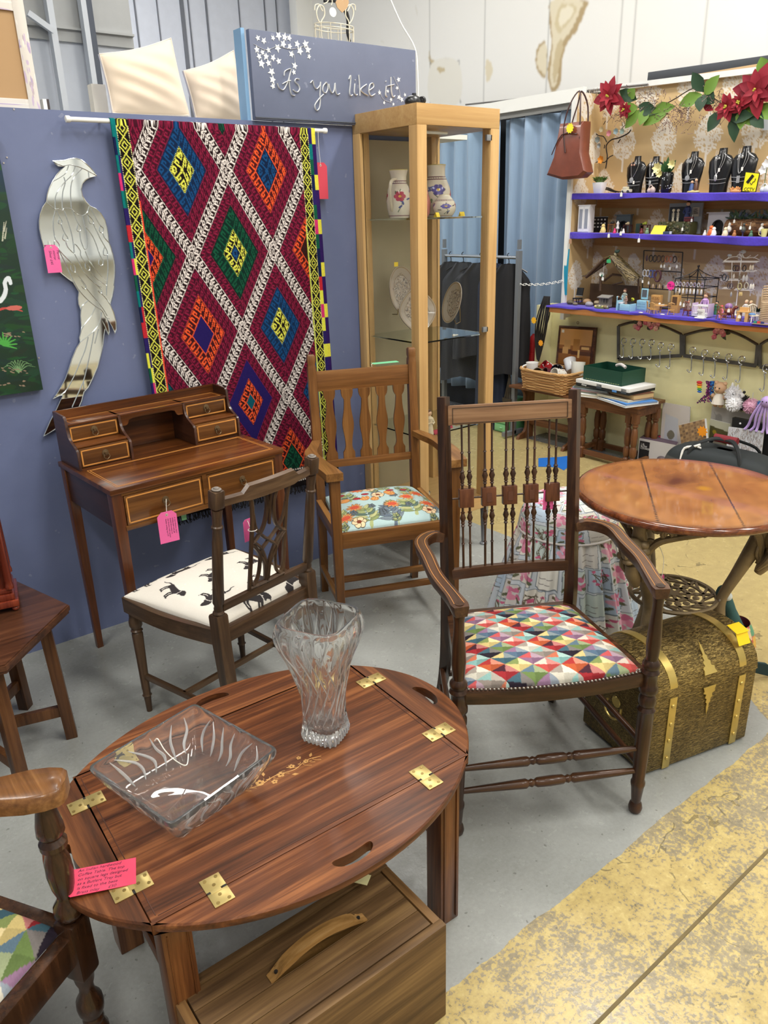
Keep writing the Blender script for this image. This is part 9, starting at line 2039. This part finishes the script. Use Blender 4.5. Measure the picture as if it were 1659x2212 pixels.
leaner('table_mat', 'brown basket weave panel with orange star label, left of black bag', [(1466, 919), (1522, 905), (1527, 960), (1476, 990)], 4.05, cv, .02, .06); star(1517, 932, 4.05, .034, (240, 150, 30), 'orange star label on the basket weave panel', 9, inner=.68)
t = thing('appliance_box', 'white and purple printed appliance box with pink star label on floor', 'box', (0, 0, 0)); P = [gz(*p, .16) for p in [(1381, 946), (1408, 928), (1473, 940), (1462, 962)]]; k = MB(S(206, 202, 200)); k.rings([[V((p.x, p.y, .002)) for p in P], [V((p.x, p.y, .16)) for p in P]]); k.build('carton', sm, t)
c = sum(P, V())/4; k = MB(S(92, 74, 88)); k.rings([[c+(p-c)*.99+V((0, 0, .0005)) for p in P], [c+(p-c)*.99+V((0, 0, .0015)) for p in P]]); k.build('printed_lid', sm, t)
d = (P[3]-P[0]); n = d.cross(V((0, 0, 1))).normalized(); n = -n if n.x > 0 else n; k = MB(S(30, 28, 32)); [k.rings([[P[0]+d*u+V((0, 0, z_))+n*.001 for u, z_ in ((a, -.13), (b2, -.13), (b2, -.015), (a, -.015))], [P[0]+d*u+V((0, 0, z_))+n*.002 for u, z_ in ((a, -.13), (b2, -.13), (b2, -.015), (a, -.015))]]) for a, b2 in ((.03, .30),)]; k.col = S(90, 80, 84); k.ball(P[0]+d*.66+V((0, 0, -.10)), .03, (1, 1, .5)); k.build('black_panel', sm, t); dn = d.normalized(); text_mesh('1.5L\nSLOW\nCOOKER', .016, P[0]+d*.06+n*.003+V((0, 0, -.04)), dn, (0, 0, 1), whitep, 'lettering', t)
k = MB(S(236, 50, 110)); q = c+V((0, -.01, .003)); k.prism([(.034*(1 if i % 2 else .75)*math.cos(i*PI/9), .034*(1 if i % 2 else .75)*math.sin(i*PI/9)) for i in range(18)], .001, q); small('star_label', 'pink star label on top of the printed appliance box', 'label', k, 'star price labels')
t = thing('luggage_bag', 'large black holdall with grey piping and dark red handle grip', 'bag', (3.82, 2.0, 0), 0); t.scale = (1, 1.05, 1.22); lug = vcol('bag_nylon', .75, bump=.2)
cvp = Canvas(120,60,S(34,40,42)); cvp.line([(0,22),(120,22)],3,S(70,68,66)); cvp.line([(0,40),(120,40)],1.5,S(20,22,24))
painted('bag_body', cvp, lambda u, v: (.13*np.sign(np.cos(2*PI*u))*np.abs(np.cos(2*PI*u))**.5*np.sin(PI*np.clip(v, .001, .999))**.35, .30*np.sign(np.sin(2*PI*u))*np.abs(np.sin(2*PI*u))**.5*np.sin(PI*np.clip(v, .001, .999))**.35, .125+.12*np.cos(PI*v)*(1+.0*u)), lug, t, closed_u=True)
k = MB(S(24, 28, 30)); [k.tube([(sx*.11, s*.14, .12), (sx*.10, s*.13, .24), (sx*.03, s*.06, .285), (sx*.01, 0, .29)], .010, 6, smooth=4, flat=.5) for sx in (-1, 1) for s in (-1, 1)]; k.build('strap', lug, t); k = MB(S(120, 26, 38)); k.cyl((0, .06, .288), (0, -.06, .288), .018, .018, 12); k.build('handle_grip', lug, t, label='dark red handle grip')
k = MB(S(226, 226, 224)); k.tube([(-.12, .17, .12), (-.115, .17, .19), (-.10, .165, .235), (-.09, .12, .25), (-.08, .09, .262)], .006, 6, smooth=3); k.tube([(-.085, .10, .25), (-.09, .08, .25)], .004, 5); k.build('white_cord', lug, t, label='white knotted cord')
t = thing('drawer_tower', 'translucent green plastic drawer tower on the floor by the curtain', 'drawers', (4.10, 3.80, 0), 0)
k = MB(S(120, 196, 130)); k.box((0, 0, .125), (.16, .15, .25), bev=.005); k.build('drawer_case', smg, t)
for i in range(4): k = MB(S(146, 214, 152)); k.box((-.083, 0, .035+.06*i), (.01, .13, .05), bev=.002); k.ball((-.09, 0, .035+.06*i), .008, (1, 2, 1)); k.build('drawer', smg, t)
k = MB(S(60,52,40)); r_ = random.Random(4)
for i in range(60): p_ = V((4.0+r_.uniform(-.02,.02),3.72+r_.uniform(-.03,.03),.27)); k.tube([V((4.0+r_.uniform(-.01,.01),3.72,.42)),p_],.0025,4)
k.cyl((4.0, 3.72, .41), (4.0, 3.74, .55), .008); k.box((4.0, 3.72, .255), (.05, .08, .03)); k.cyl((4.0, 3.72, .0), (4.0, 3.72, .24), .006); small('hand_brush', 'brown bristle brush standing beside the trestle table', 'brush', k)
